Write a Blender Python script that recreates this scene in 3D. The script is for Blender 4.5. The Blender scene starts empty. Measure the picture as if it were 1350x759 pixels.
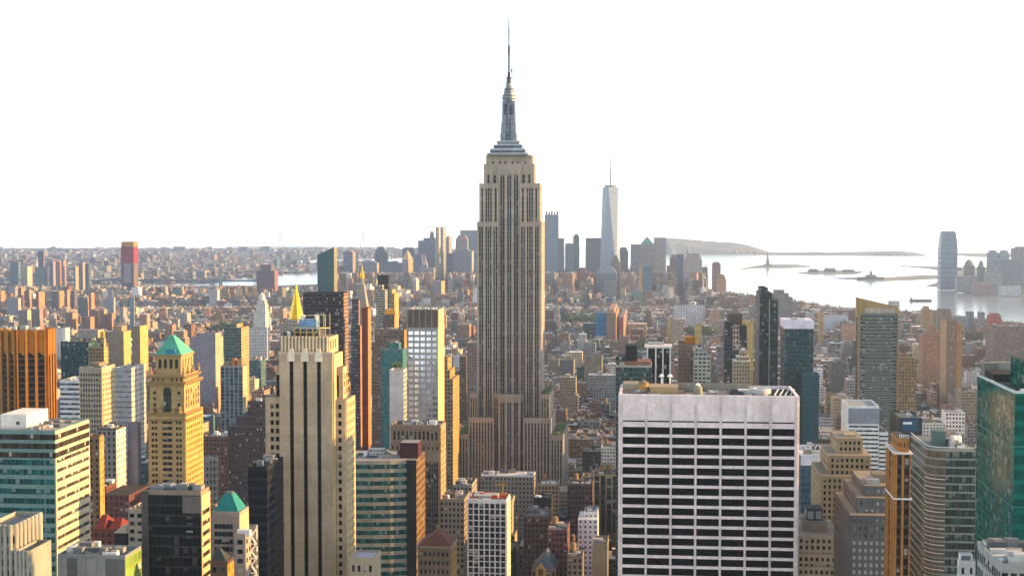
import bpy, math, random
import numpy as np
R = math.radians
SC = bpy.context.scene
COL = SC.collection

# ------------------------------------------------------------------ camera, sky, sun, exposure
FPX, EYE = 1888.0, 259.0                     # focal length in photo pixels, eye height (m)
PITCH = math.atan(84.5 / FPX)
YAW = math.atan(190.0 / FPX * math.cos(PITCH))
cam_d = bpy.data.cameras.new('camera')
cam = bpy.data.objects.new('camera', cam_d); COL.objects.link(cam)
cam.location = (0, 0, EYE)
cam.rotation_euler = (R(90) - PITCH, 0, YAW)
cam_d.sensor_width = 36.0; cam_d.lens = 36.0 * FPX / 1350.0
cam_d.clip_start = 1.0; cam_d.clip_end = 60000.0
SC.camera = cam

SUN_EL, SUN_AZ = 11.0, 8.0                  # degrees; azimuth from +X (west) towards +Y (south)
W_ = bpy.data.worlds.new('World'); SC.world = W_; W_.use_nodes = True
nt = W_.node_tree; nt.nodes.clear()
sky = nt.nodes.new('ShaderNodeTexSky'); sky.sky_type = 'NISHITA'; sky.sun_disc = False
sky.sun_elevation = R(SUN_EL); sky.sun_rotation = R(90 - SUN_AZ)
sky.altitude = 100; sky.air_density = 0.8; sky.dust_density = 0.0; sky.ozone_density = 1.0
bg = nt.nodes.new('ShaderNodeBackground'); bg.inputs['Strength'].default_value = 0.15
wo = nt.nodes.new('ShaderNodeOutputWorld')
hs = nt.nodes.new('ShaderNodeHueSaturation'); hs.inputs['Saturation'].default_value = 0.5      # thin high haze over the whole sky
nt.links.new(sky.outputs[0], hs.inputs['Color']); nt.links.new(hs.outputs[0], bg.inputs[0]); nt.links.new(bg.outputs[0], wo.inputs[0])
sd = bpy.data.lights.new('sun', 'SUN'); sd.energy = 4.6; sd.angle = R(0.53); sd.color = (1.0, 0.585, 0.2)
so = bpy.data.objects.new('sun', sd); COL.objects.link(so)
_sv = (math.cos(R(SUN_EL)) * math.cos(R(SUN_AZ)), math.cos(R(SUN_EL)) * math.sin(R(SUN_AZ)), math.sin(R(SUN_EL)))
from mathutils import Vector
so.rotation_euler = Vector(_sv).to_track_quat('Z', 'Y').to_euler()
so.location = (600, -200, 700)
SC.view_settings.view_transform = 'Standard'; SC.view_settings.look = 'None'
SC.view_settings.gamma = 1.0; SC.view_settings.use_curve_mapping = False
SC.view_settings.exposure = 1.68
SC.cycles.max_bounces = 6; SC.cycles.diffuse_bounces = 3; SC.cycles.glossy_bounces = 3; SC.cycles.volume_bounces = 1

# ------------------------------------------------------------------ photo pixel <-> place
_F = (-math.cos(PITCH) * math.sin(YAW), math.cos(PITCH) * math.cos(YAW), -math.sin(PITCH))
_R = (math.cos(YAW), math.sin(YAW), 0.0)
_U = (_R[1] * _F[2] - _R[2] * _F[1], _R[2] * _F[0] - _R[0] * _F[2], _R[0] * _F[1] - _R[1] * _F[0])
def ray(px, row):
    a, b = px - 675.0, 379.5 - row
    return tuple(_F[i] * FPX + _R[i] * a + _U[i] * b for i in range(3))
def at(px, row, Y):
    d = ray(px, row); t = Y / d[1]
    return d[0] * t, EYE + d[2] * t
def WX(px, Y, row=470): return at(px, row, Y)[0]
def WZ(row, Y, px=675): return at(px, row, Y)[1]
def ground_pt(px, row):
    d = ray(px, row); t = EYE / -d[2]
    return d[0] * t, d[1] * t
def proj(x, y, z):
    v = (x, y, z - EYE)
    c = sum(v[i] * _F[i] for i in range(3))
    return 675 + FPX * sum(v[i] * _R[i] for i in range(3)) / c, 379.5 - FPX * sum(v[i] * _U[i] for i in range(3)) / c
def back_y(px, X, row=470):
    """distance at which a wall running straight away at X meets photo column px"""
    d = ray(px, row); return X * d[1] / d[0]

# ------------------------------------------------------------------ materials
class NB:
    """small shader-node helper"""
    def __init__(s, name):
        s.m = bpy.data.materials.new(name); s.m.use_nodes = True
        s.t = s.m.node_tree; s.t.nodes.clear()
        s.out = s.t.nodes.new('ShaderNodeOutputMaterial')
    def n(s, kind, **kw):
        o = s.t.nodes.new(kind)
        for k, v in kw.items(): setattr(o, k, v)
        return o
    def put(s, sock, v):
        if hasattr(v, 'links'): s.t.links.new(v, sock)
        else: sock.default_value = v
    def math(s, op, a, b=0.0, c=0.0, clamp=False):
        o = s.n('ShaderNodeMath', operation=op, use_clamp=clamp)
        for i, v in enumerate((a, b, c)): s.put(o.inputs[i], v)
        return o.outputs[0]
    def mix(s, f, a, b, kind='RGBA', blend='MIX'):
        o = s.n('ShaderNodeMix', data_type=kind, blend_type=blend) if kind == 'RGBA' else s.n('ShaderNodeMix', data_type=kind)
        i = [k for k in o.inputs if k.enabled]; s.put(i[0], f); s.put(i[1], a); s.put(i[2], b)
        return [k for k in o.outputs if k.enabled][0]
    def attr(s, name): return s.n('ShaderNodeAttribute', attribute_name=name)
    def noise(s, vec, scale, detail=3.0):
        o = s.n('ShaderNodeTexNoise'); s.put(o.inputs['Vector'], vec)
        o.inputs['Scale'].default_value = scale; o.inputs['Detail'].default_value = detail
        return o.outputs['Fac']
    def bsdf(s, **kw):
        o = s.n('ShaderNodeBsdfPrincipled')
        for k, v in kw.items(): s.put(o.inputs[k.replace('_', ' ')], v)
        s.t.links.new(o.outputs[0], s.out.inputs['Surface']); return o

def make_facade(name='facade', ior=1.45):
    b = NB(name)
    uvn = b.n('ShaderNodeUVMap', uv_map='UVMap')
    sp = b.n('ShaderNodeSeparateXYZ'); b.t.links.new(uvn.outputs[0], sp.inputs[0])
    u, v = sp.outputs[0], sp.outputs[1]
    ac, aw, ag = b.attr('col'), b.attr('win'), b.attr('glass')
    ws = b.n('ShaderNodeSeparateColor'); b.t.links.new(aw.outputs['Color'], ws.inputs[0])
    w, h, gm = ws.outputs[0], ws.outputs[1], ws.outputs[2]
    mu = b.math('LESS_THAN', b.math('ABSOLUTE', b.math('SUBTRACT', b.math('FRACT', u), 0.5)), b.math('MULTIPLY', w, 0.5))
    mv = b.math('LESS_THAN', b.math('ABSOLUTE', b.math('SUBTRACT', b.math('FRACT', v), 0.5)), b.math('MULTIPLY', h, 0.5))
    mask = b.math('MULTIPLY', mu, mv)
    oi = b.n('ShaderNodeObjectInfo')
    seed = b.math('ADD', b.math('MULTIPLY', aw.outputs['Alpha'], 91.7), b.math('MULTIPLY', oi.outputs['Random'], 57.3))
    cx = b.n('ShaderNodeCombineXYZ')
    b.put(cx.inputs[0], b.math('FLOOR', u)); b.put(cx.inputs[1], b.math('FLOOR', v)); b.put(cx.inputs[2], seed)
    wn = b.n('ShaderNodeTexWhiteNoise', noise_dimensions='3D'); b.t.links.new(cx.outputs[0], wn.inputs['Vector'])
    wcs = b.n('ShaderNodeSeparateColor'); b.t.links.new(wn.outputs['Color'], wcs.inputs[0])
    r1, r2, r3 = wcs.outputs[0], wcs.outputs[1], wcs.outputs[2]
    # panes: dark glass with a spread of tones, some with pale blinds drawn
    gk = b.math('MULTIPLY_ADD', b.math('MULTIPLY_ADD', b.math('POWER', r1, 2.0), 1.5, -0.55), b.math('MULTIPLY_ADD', gm, -3.0, 1.15, clamp=True), 1.0)
    gv = b.n('ShaderNodeVectorMath', operation='SCALE'); b.t.links.new(ag.outputs['Color'], gv.inputs[0]); b.put(gv.inputs['Scale'], gk)
    bl = b.math('MULTIPLY', b.math('GREATER_THAN', r2, 0.88), b.math('MULTIPLY_ADD', gm, -4.0, 1.0, clamp=True))
    # blinds hang from the top of the pane by a varying amount
    low = b.math('GREATER_THAN', b.math('FRACT', v), b.math('MULTIPLY_ADD', r3, 0.6, 0.1))
    bl = b.math('MULTIPLY', b.math('MULTIPLY', bl, low), 0.75)
    gcol = b.mix(bl, gv.outputs[0], (0.42, 0.40, 0.36, 1))
    geo = b.n('ShaderNodeNewGeometry')
    mp = b.n('ShaderNodeMapping'); b.t.links.new(geo.outputs['Position'], mp.inputs[0]); mp.inputs['Scale'].default_value = (1, 1, 0.08)
    n1 = b.noise(geo.outputs['Position'], 0.09, 4.0); n2 = b.noise(mp.outputs[0], 0.8, 3.0)
    n3 = b.noise(geo.outputs['Position'], 0.9, 2.0)
    k = b.math('MULTIPLY', b.math('MULTIPLY', b.math('MULTIPLY_ADD', n1, 0.6, 0.7), b.math('MULTIPLY_ADD', n2, 0.4, 0.8)), b.math('MULTIPLY_ADD', n3, 0.4, 0.8))
    k = b.math('MULTIPLY', k, b.math('MULTIPLY_ADD', r3, 0.16, 0.92))
    wv = b.n('ShaderNodeVectorMath', operation='SCALE'); b.t.links.new(ac.outputs['Color'], wv.inputs[0]); b.put(wv.inputs['Scale'], k)
    base = b.mix(mask, wv.outputs[0], gcol)
    rough = b.mix(mask, ac.outputs['Alpha'], b.math('MULTIPLY_ADD', r3, 0.10, 0.07), 'FLOAT')
    metal = b.mix(mask, ag.outputs['Alpha'], b.math('MULTIPLY_ADD', gm, 1.3, -0.325, clamp=True), 'FLOAT')
    b.bsdf(Base_Color=base, Roughness=rough, Metallic=metal, Specular_IOR_Level=b.mix(mask, 0.2, 0.03, 'FLOAT') if ior > 1.4 else 0.5, IOR=ior)
    return b.m
M_FAC = make_facade()

def make_water():
    b = NB('water')
    geo = b.n('ShaderNodeNewGeometry')
    bp = b.n('ShaderNodeBump'); bp.inputs['Strength'].default_value = 0.012; bp.inputs['Distance'].default_value = 1.0
    b.put(bp.inputs['Height'], b.noise(geo.outputs['Position'], 0.02, 6.0))
    o = b.bsdf(Base_Color=(0.20, 0.22, 0.22, 1), Roughness=0.15, Metallic=0.0)
    b.t.links.new(bp.outputs[0], o.inputs['Normal'])
    return b.m
M_WATER = make_water()

def make_ground():
    b = NB('ground')
    geo = b.n('ShaderNodeNewGeometry')
    n1 = b.noise(geo.outputs['Position'], 0.012, 5.0); n2 = b.noise(geo.outputs['Position'], 0.0011, 4.0)
    c = b.mix(n1, (0.03, 0.03, 0.032, 1), (0.10, 0.095, 0.09, 1))
    g = b.math('MULTIPLY_ADD', n2, 9.0, -4.9, clamp=True)
    c = b.mix(b.math('MULTIPLY', g, 0.7), c, (0.05, 0.075, 0.03, 1))
    b.bsdf(Base_Color=c, Roughness=0.9)
    return b.m
M_GROUND = make_ground()

def make_hill():
    b = NB('wooded_land')
    geo = b.n('ShaderNodeNewGeometry')
    n1 = b.noise(geo.outputs['Position'], 0.004, 6.0)
    f = b.math('MULTIPLY_ADD', n1, 5.0, -2.2, clamp=True)
    b.bsdf(Base_Color=b.mix(f, (0.10, 0.11, 0.095, 1), (0.19, 0.18, 0.17, 1)), Roughness=0.95)  # lightened and greyed so that distant haze sits in the colour
    return b.m
M_HILL = make_hill()

def make_leaf():
    b = NB('leaves')
    oi = b.n('ShaderNodeObjectInfo'); geo = b.n('ShaderNodeNewGeometry')
    f = b.math('FRACT', b.math('ADD', b.noise(geo.outputs['Position'], 0.35, 2.0), b.math('MULTIPLY', oi.outputs['Random'], 0.3)))
    b.bsdf(Base_Color=b.mix(f, (0.02, 0.04, 0.012, 1), (0.13, 0.19, 0.04, 1)), Roughness=0.75)
    return b.m
M_LEAF = make_leaf()
MATS = [M_FAC, M_LEAF, make_facade('tinted_glass', 1.07)]

# ------------------------------------------------------------------ styles
class St:
    """wall colour, window share of a bay (w, h), bay width, floor height, glass colour and metal share"""
    def __init__(s, col, w=0, h=0, bay=3.0, fl=3.6, g=(.03, .035, .04), gm=0.0, rough=.85, metal=0.0):
        s.col, s.w, s.h, s.bay, s.fl, s.g, s.gm, s.rough, s.metal = col, w, h, bay, fl, g, gm, rough, metal
    def but(s, **k):
        o = St.__new__(St); o.__dict__.update(s.__dict__); o.__dict__.update(k); return o
def P(r, g, b, rough=.85, metal=0.0): return St((r, g, b), rough=rough, metal=metal)

def adj(c):
    l = (c[0] + c[1] + c[2]) / 3; k = min(1, max(0, (l - .42) / .2)); k = .64 + .36 * k * k * (3 - 2 * k); sat = 1.25
    return tuple(max(.003, l + (v - l) * sat) * k for v in c)
class B:
    """collects quads and polygons, builds ONE mesh object"""
    def __init__(s, seed=0.5):
        s.v, s.f, s.c, s.w, s.g, s.uv, s.m = [], [], [], [], [], [], []
        s.seed = seed
    def poly(s, pts, st, uvs=None, mat=0):
        i = len(s.v); s.v.extend(pts); n = len(pts)
        s.f.append(tuple(range(i, i + n)))
        s.c.append((*adj(st.col), st.rough)); win = uvs is not None and st.w > 0
        s.w.append((st.w, st.h, st.gm, s.seed) if win else (0, 0, 0, s.seed)); s.g.append((*st.g, st.metal))
        s.uv.extend(uvs if uvs is not None else [(0, 0)] * n); s.m.append(mat or getattr(st, 'mat', 0))
    def wall(s, p0, p1, z0, z1, st, z2=None):
        """upright quad from p0 to p1 (outside on the right hand side looking from p0 to p1 ... normal = (ty,-tx))"""
        L = math.hypot(p1[0] - p0[0], p1[1] - p0[1])
        nu = max(1, round(L / st.bay)); nv = max(1, round((z1 - z0) / st.fl))
        zz = z1 if z2 is None else z2
        s.poly([(p0[0], p0[1], z0), (p1[0], p1[1], z0), (p1[0], p1[1], zz), (p0[0], p0[1], z1)], st, [(0, 0), (nu, 0), (nu, nv * (zz - z0) / (z1 - z0)), (0, nv)])
    def box(s, x0, x1, y0, y1, z0, z1, st, top=None, bottom=False, front=None):
        top = top or P(*st.col)
        s.wall((x0, y0), (x1, y0), z0, z1, front or st); s.wall((x1, y0), (x1, y1), z0, z1, st)
        s.wall((x1, y1), (x0, y1), z0, z1, st); s.wall((x0, y1), (x0, y0), z0, z1, st)
        s.poly([(x0, y0, z1), (x1, y0, z1), (x1, y1, z1), (x0, y1, z1)], top)
        if bottom: s.poly([(x0, y1, z0), (x1, y1, z0), (x1, y0, z0), (x0, y0, z0)], top)
    def prism(s, pts, z0, z1, st, top=None):
        """pts counter-clockwise seen from above"""
        n = len(pts)
        for i in range(n): s.wall(pts[i], pts[(i + 1) % n], z0, z1, st)
        s.poly([(p[0], p[1], z1) for p in pts], top or P(*st.col))
    def rbox(s, cx, cy, w, d, ang, z0, z1, st, top=None):
        c, n = math.cos(ang), math.sin(ang)
        s.prism([(cx + a * c - b * n, cy + a * n + b * c) for a, b in ((-w / 2, -d / 2), (w / 2, -d / 2), (w / 2, d / 2), (-w / 2, d / 2))], z0, z1, st, top)
    def obox(s, p0, t, n, u0, u1, d0, d1, z0, z1, st):
        """box in the frame of a wall: u along t, d outwards along n"""
        q = lambda u, d: (p0[0] + t[0] * u + n[0] * d, p0[1] + t[1] * u + n[1] * d)
        a, b_, c, d = q(u0, d1), q(u1, d1), q(u1, d0), q(u0, d0)
        s.wall(a, b_, z0, z1, st); s.wall(b_, c, z0, z1, st); s.wall(d, a, z0, z1, st)
        s.poly([(*a, z1), (*b_, z1), (*c, z1), (*d, z1)], st); s.poly([(*d, z0), (*c, z0), (*b_, z0), (*a, z0)], st)
    def frustum(s, r0, z0, r1, z1, st, top=True):
        """r = (x0,x1,y0,y1)"""
        a = [(r0[0], r0[2], z0), (r0[1], r0[2], z0), (r0[1], r0[3], z0), (r0[0], r0[3], z0)]
        c = [(r1[0], r1[2], z1), (r1[1], r1[2], z1), (r1[1], r1[3], z1), (r1[0], r1[3], z1)]
        for i in range(4):
            j = (i + 1) % 4
            if abs(c[i][0] - c[j][0]) + abs(c[i][1] - c[j][1]) < 1e-6: s.poly([a[i], a[j], c[j]], st, [(0, 0), (1, 0), (.5, 1)])
            else: s.poly([a[i], a[j], c[j], c[i]], st, [(0, 0), (8, 0), (8, 8), (0, 8)])
        if top and abs(r1[1] - r1[0]) > 1e-6 and abs(r1[3] - r1[2]) > 1e-6: s.poly(c, st)
    def lathe(s, cx, cy, prof, st, n=12, cap=True, a0=0.0):
        ring = lambda r, z: [(cx + r * math.cos(a0 + 2 * math.pi * i / n), cy + r * math.sin(a0 + 2 * math.pi * i / n), z) for i in range(n)]
        for (r0, z0), (r1, z1) in zip(prof, prof[1:]):
            A, C_ = ring(max(r0, .001), z0), ring(max(r1, .001), z1)
            nv = max(1, round(abs(z1 - z0) / st.fl))
            for i in range(n):
                j = (i + 1) % n
                s.poly([A[i], A[j], C_[j], C_[i]], st, [(i, 0), (i + 1, 0), (i + 1, nv), (i, nv)])
        if cap and prof[-1][0] > .01: s.poly(ring(*prof[-1]), P(*st.col))
    def bar(s, p, q, w, st):
        p, q = Vector(p), Vector(q); d = (q - p).normalized()
        a = d.cross(Vector((0, 0, 1)) if abs(d.z) < .9 else Vector((1, 0, 0))).normalized(); c = d.cross(a)
        o = [(a * i + c * j) * (w / 2) for i, j in ((-1, -1), (1, -1), (1, 1), (-1, 1))]
        A, C_ = [tuple(p + k) for k in o], [tuple(q + k) for k in o]
        for i in range(4):
            j = (i + 1) % 4; s.poly([A[i], A[j], C_[j], C_[i]], st)
        s.poly(A[::-1], st); s.poly(C_, st)
    def leaves(s, cx, cy, cz, rx, ry, rz, n, size, rng):
        st = P(.1, .15, .04)
        for _ in range(n):
            while True:
                p = [rng.uniform(-1, 1) for _ in range(3)]
                q = sum(k * k for k in p)
                if .15 < q < 1: break
            c = Vector((cx + p[0] * rx, cy + p[1] * ry, cz + p[2] * rz))
            a = Vector((rng.uniform(-1, 1), rng.uniform(-1, 1), rng.uniform(-1, 1))).normalized() * size * rng.uniform(.5, 1.1)
            e = a.cross(Vector((rng.uniform(-1, 1), rng.uniform(-1, 1), rng.uniform(-1, 1)))).normalized() * size * rng.uniform(.5, 1.1)
            s.poly([tuple(c - a - e), tuple(c + a - e * .6), tuple(c + a * .7 + e), tuple(c - a * .8 + e * .9)], st, mat=1)
    def build(s, name, parent=None, org=(0, 0, 0), smooth=False):
        me = bpy.data.meshes.new(name)
        V = np.array(s.v, dtype=np.float64) - np.array(org)
        nv, nf = len(s.v), len(s.f)
        me.vertices.add(nv); me.vertices.foreach_set('co', V.ravel())
        tot = np.array([len(f) for f in s.f], dtype=np.int32)
        me.loops.add(int(tot.sum())); me.polygons.add(nf)
        me.polygons.foreach_set('loop_start', np.concatenate(([0], np.cumsum(tot)[:-1])).astype(np.int32))
        me.polygons.foreach_set('loop_total', tot)
        me.loops.foreach_set('vertex_index', np.fromiter((i for f in s.f for i in f), dtype=np.int32))
        if any(s.m):
            for m in MATS: me.materials.append(m)
            me.polygons.foreach_set('material_index', np.array(s.m, dtype=np.int32))
        else: me.materials.append(M_FAC)
        me.update(calc_edges=True)
        uv = me.uv_layers.new(name='UVMap'); uv.data.foreach_set('uv', np.array(s.uv, dtype=np.float32).ravel())
        for nm, dat in (('col', s.c), ('win', s.w), ('glass', s.g)):
            a = me.attributes.new(nm, 'FLOAT_COLOR', 'FACE'); a.data.foreach_set('color', np.array(dat, dtype=np.float32).ravel())
        o = bpy.data.objects.new(name, me); COL.objects.link(o)
        if parent is not None: o.parent = parent
        else: o.location = org
        return o

def tag(o, label, cat, group=None):
    o['label'] = label; o['category'] = cat
    if group: o['group'] = group
    return o
def thing(name, label, cat, loc, group=None):
    o = bpy.data.objects.new(name, None); COL.objects.link(o); o.location = loc
    o.empty_display_size = 5; tag(o, label, cat, group); return o
def structure(o): o['kind'] = 'structure'; return o
HEROES = []          # (px0, px1, first row, last row seen in the photo, Y front, (x0,x1,y0,y1), name phrase)
def protect(px0, px1, row0, row1, Y, rect, phrase): HEROES.append((px0, px1, row0, row1, Y, rect, phrase))

# openings: solid piers and spandrels proud of the core, one glazed panel per opening
def grid_wall(b, p0, p1, z0, z1, cols, rows, depth, st, wins):
    L = math.hypot(p1[0] - p0[0], p1[1] - p0[1]); t = ((p1[0] - p0[0]) / L, (p1[1] - p0[1]) / L); n = (t[1], -t[0])
    e = [0.0] + [k for c in cols for k in c] + [L]
    for i in range(0, len(e), 2):
        if e[i + 1] - e[i] > .02: b.obox(p0, t, n, e[i], e[i + 1], 0, depth, z0, z1, st)
    zz = [z0] + [k for r in rows for k in r] + [z1]
    for (u0, u1) in cols:
        for i in range(0, len(zz), 2):
            if zz[i + 1] - zz[i] > .02: b.obox(p0, t, n, u0, u1, 0, depth - .004, zz[i], zz[i + 1], st)
        for (a, c) in rows: wins.append((p0[0] + t[0] * (u0 + u1) / 2 + n[0] * .05, p0[1] + t[1] * (u0 + u1) / 2 + n[1] * .05, (a + c) / 2, round(u1 - u0, 3), round(c - a, 3), math.atan2(t[1], t[0])))
def even(L, n, frac, m0=0.0, m1=None):
    """n equal openings filling frac of each bay"""
    m1 = m0 if m1 is None else m1
    p = (L - m0 - m1) / n
    return [(m0 + p * (i + .5 - frac / 2), m0 + p * (i + .5 + frac / 2)) for i in range(n)]
def floors(z0, z1, pitch, h, off=0.0):
    """openings of height h every pitch, counted down from z1-off"""
    r, z = [], z1 - off
    while z - h > z0: r.append((z - h, z)); z -= pitch
    return r[::-1]
_WM = {}
def put_windows(root, wins, st, name='window', limit=100):
    org = root.location
    def shows(w):
        px, row = proj(w[0], w[1], w[2])
        return -5 < px < 1355 and row < 765
    wins = sorted(wins, key=lambda w: (not shows(w), -w[2]))
    for (x, y, z, w, h, a) in wins[:limit]:
        k = (w, h, id(st), name)
        if k not in _WM:
            q = B(.3); q.obox((0, 0), (1, 0), (0, -1), -w / 2, w / 2, -.04, .04, -h / 2, h / 2, st); o = q.build(name); _WM[k] = o.data
        else:
            o = bpy.data.objects.new(name, _WM[k]); COL.objects.link(o)
        o.parent = root; o.location = (x - org[0], y - org[1], z - org[2]); o.rotation_euler = (0, 0, a)
    if len(wins) > limit:
        q = B(.7)
        for (x, y, z, w, h, a) in wins[limit:]:
            t = (math.cos(a), math.sin(a)); q.obox((x, y), t, (t[1], -t[0]), -w / 2, w / 2, -.04, .04, z - h / 2, z + h / 2, st)
        o = q.build(name, root, org); o['kind'] = 'stuff'

def roof_deck(root, x0, x1, y0, y1, z, wall, deck, rim=1.2, th=.5):
    """roof slab with a parapet round it"""
    q = B(.2)
    q.poly([(x0, y0, z + .05), (x1, y0, z + .05), (x1, y1, z + .05), (x0, y1, z + .05)], deck)
    q.build('roof', root, root.location)
    q = B(.2)
    q.box(x0, x1, y0, y0 + th, z, z + rim, wall); q.box(x0, x1, y1 - th, y1, z, z + rim, wall)
    q.box(x0, x0 + th, y0 + th, y1 - th, z, z + rim - .003, wall); q.box(x1 - th, x1, y0 + th, y1 - th, z, z + rim - .003, wall)
    q.build('parapet', root, root.location)
TANKC = [P(.33, .22, .13), P(.22, .15, .10), P(.40, .30, .19)]
def add_tank(b, x, y, z, r=2.2, h=4.5, st=None):
    st = st or TANKC[0]
    for i in range(4):
        a = math.pi / 4 + i * math.pi / 2; b.bar((x + r * .75 * math.cos(a), y + r * .75 * math.sin(a), z), (x + r * .75 * math.cos(a), y + r * .75 * math.sin(a), z + 2.2), .35, P(.12, .11, .10))
    b.lathe(x, y, [(r, z + 2.2), (r * .96, z + 2.2 + h)], st, 10, False)
    b.lathe(x, y, [(r * 1.08, z + 2.2 + h), (0, z + 2.2 + h + r * .8)], P(.25, .2, .15), 10, False)
def water_tank(root, x, y, z, r=2.2, h=4.5, st=None):
    st = st or TANKC[0]; q = B(.4); q.lathe(x, y, [(r, z + 2.2), (r * .96, z + 2.2 + h)], st, 12, True); o = q.build('water_tank', root, root.location)
    q = B(.4); q.lathe(x, y, [(r * 1.1, z + 2.2 + h), (0, z + 2.2 + h + r * .8)], P(.28, .22, .15), 12, False); q.build('conical_roof', o, root.location)
    for i in range(4):
        a = math.pi / 4 + i * math.pi / 2; q = B(.4); q.bar((x + r * .75 * math.cos(a), y + r * .75 * math.sin(a), z), (x + r * .75 * math.cos(a), y + r * .75 * math.sin(a), z + 2.2), .35, P(.12, .11, .10)); q.build('leg', o, root.location)
    return o
def part_box(root, name, x0, x1, y0, y1, z0, z1, st, top=None):
    q = B(.35); q.box(x0, x1, y0, y1, z0, z1, st, top); return q.build(name, root, root.location)
def vent_units(root, x0, x1, y0, y1, z, n, seed, name='roof_unit', hmax=3.0):
    rng = random.Random(seed)
    for _ in range(n):
        w, d, h = rng.uniform(1.5, 5), rng.uniform(1.5, 4), rng.uniform(.8, hmax)
        x, y = rng.uniform(x0 + .5, max(x0 + .6, x1 - w - .5)), rng.uniform(y0 + .5, max(y0 + .6, y1 - d - .5))
        c = rng.choice([(.5, .5, .48), (.22, .23, .24), (.35, .33, .3), (.12, .13, .14), (.6, .6, .6)])
        part_box(root, name, x, x + w, y, y + d, z, z + h, P(*c))
# ------------------------------------------------------------------ water, land, hills, haze
def sheet(name, pts, z, mat, skirt=0.0):
    me = bpy.data.meshes.new(name); n = len(pts)
    v = [(p[0], p[1], z) for p in pts]; f = [tuple(range(n))]
    if skirt:
        v += [(p[0], p[1], z - skirt) for p in pts]
        f += [(i, i + n, (i + 1) % n + n, (i + 1) % n) for i in range(n)]
    me.from_pydata(v, [], f); me.update()
    if me.polygons[0].normal.z < 0: me.flip_normals()
    me.materials.append(mat); o = bpy.data.objects.new(name, me); COL.objects.link(o); return structure(o)
HB = (-14000, 14000, -600, 16200)
sheet('water', [(HB[0] + 50, HB[2] + 50), (HB[1] - 50, HB[2] + 50), (HB[1] - 50, HB[3] - 50), (HB[0] + 50, HB[3] - 50)], 0.0, M_WATER)
G = ground_pt
MANHATTAN = [(-4200, -300), (1500, -300), (1560, 1200), (1520, 2600), G(1350, 432), G(1290, 424), G(1220, 412), G(1100, 405), G(1020, 396), G(962, 385), G(905, 377), G(800, 370), G(640, 368), G(520, 369), G(428, 375), G(368, 377), G(280, 377), G(60, 383), G(-60, 384)]
sheet('ground', MANHATTAN, 2.0, M_GROUND, 3.0)
BROOKLYN = [G(-90, 377), G(60, 377), G(200, 374), G(282, 373), G(300, 368), G(366, 362), G(420, 359), G(560, 354), G(590, 350), G(560, 347), G(420, 348.5), G(362, 347), G(352, 345), G(420, 342), G(640, 337), G(640, 329.5), G(400, 328), G(120, 328), G(-300, 328)]
sheet('far_shore', BROOKLYN, 2.0, M_GROUND, 3.0)
NJ = [G(1222, 377), G(1262, 379), G(1290, 382), G(1352, 384), G(1420, 386), G(1600, 384), G(1600, 350), G(1352, 352), G(1262, 353), G(1250, 358), G(1245, 364), G(1238, 372)]
sheet('opposite_shore', NJ, 2.0, M_HILL, 3.0)
sheet('park_spit', [G(1100, 367), G(1130, 368.5), G(1165, 370.5), G(1200, 369), G(1240, 367), G(1252, 363), G(1215, 363), G(1165, 366.5), G(1130, 366)], 2.0, M_HILL, 3.0)
sheet('park_jetty', [G(1186, 350.5), G(1240, 352), G(1268, 353), G(1268, 357), G(1246, 358), G(1226, 354), G(1200, 351.5)], 2.0, M_HILL, 3.0)
sheet('statue_island', [G(976, 355), G(1000, 353.2), G(1040, 353), G(1071, 351.5), G(1050, 349), G(1010, 349), G(990, 352)], 2.0, M_HILL, 3.0)
sheet('harbor_island', [G(1052, 360), G(1075, 361.5), G(1130, 361), G(1138, 358.5), G(1120, 357), G(1080, 356.5)], 2.0, M_HILL, 3.0)

def ridge(name, prof, Y, base_row, depth, seed):
    """a long hill: crest heights read off the picture, real depth behind it"""
    rng = random.Random(seed); v, f = [], []
    xs = []
    for (a, ra), (c, rc) in zip(prof, prof[1:]):
        for i in range(8): xs.append((a + (c - a) * i / 8, ra + (rc - ra) * i / 8))
    xs.append(prof[-1]); K = 9
    for px, row in xs:
        for j in range(K):
            s = j / (K - 1); y = Y + depth * s
            x = WX(px, Y + depth * .5, row) + (0 if 0 < j < K - 1 else rng.uniform(-40, 40))
            h = max(3.0, WZ(row, Y + depth * .5)) * math.sin(math.pi * min(1, .04 + s * .96)) ** .6 * rng.uniform(.94, 1.03) if 0 < j < K - 1 else 1.0
            v.append((x, y, h))
    m = len(xs)
    for i in range(m - 1):
        for j in range(K - 1): f.append((i * K + j, (i + 1) * K + j, (i + 1) * K + j + 1, i * K + j + 1))
    me = bpy.data.meshes.new(name); me.from_pydata(v, [], f); me.update()
    for p in me.polygons: p.use_smooth = True
    me.materials.append(M_HILL); o = bpy.data.objects.new(name, me); COL.objects.link(o); return structure(o)
ridge('hills', [(846, 331), (856, 323), (866, 317), (874, 314), (880, 313), (905, 314.5), (935, 317.5), (965, 319), (985, 322), (1000, 327), (1008, 331)], 12300, 332, 2600, 3)
ridge('low_hills', [(1000, 336), (1020, 335.5), (1050, 333), (1075, 331.5), (1100, 332.5), (1130, 331.5), (1160, 330.5), (1185, 330), (1203, 331.5), (1208, 337)], 11900, 340, 1200, 5)
ridge('shore_hills', [(1262, 337), (1285, 335), (1300, 334), (1312, 337), (1370, 336), (1450, 337)], 11500, 341, 1500, 6)

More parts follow.
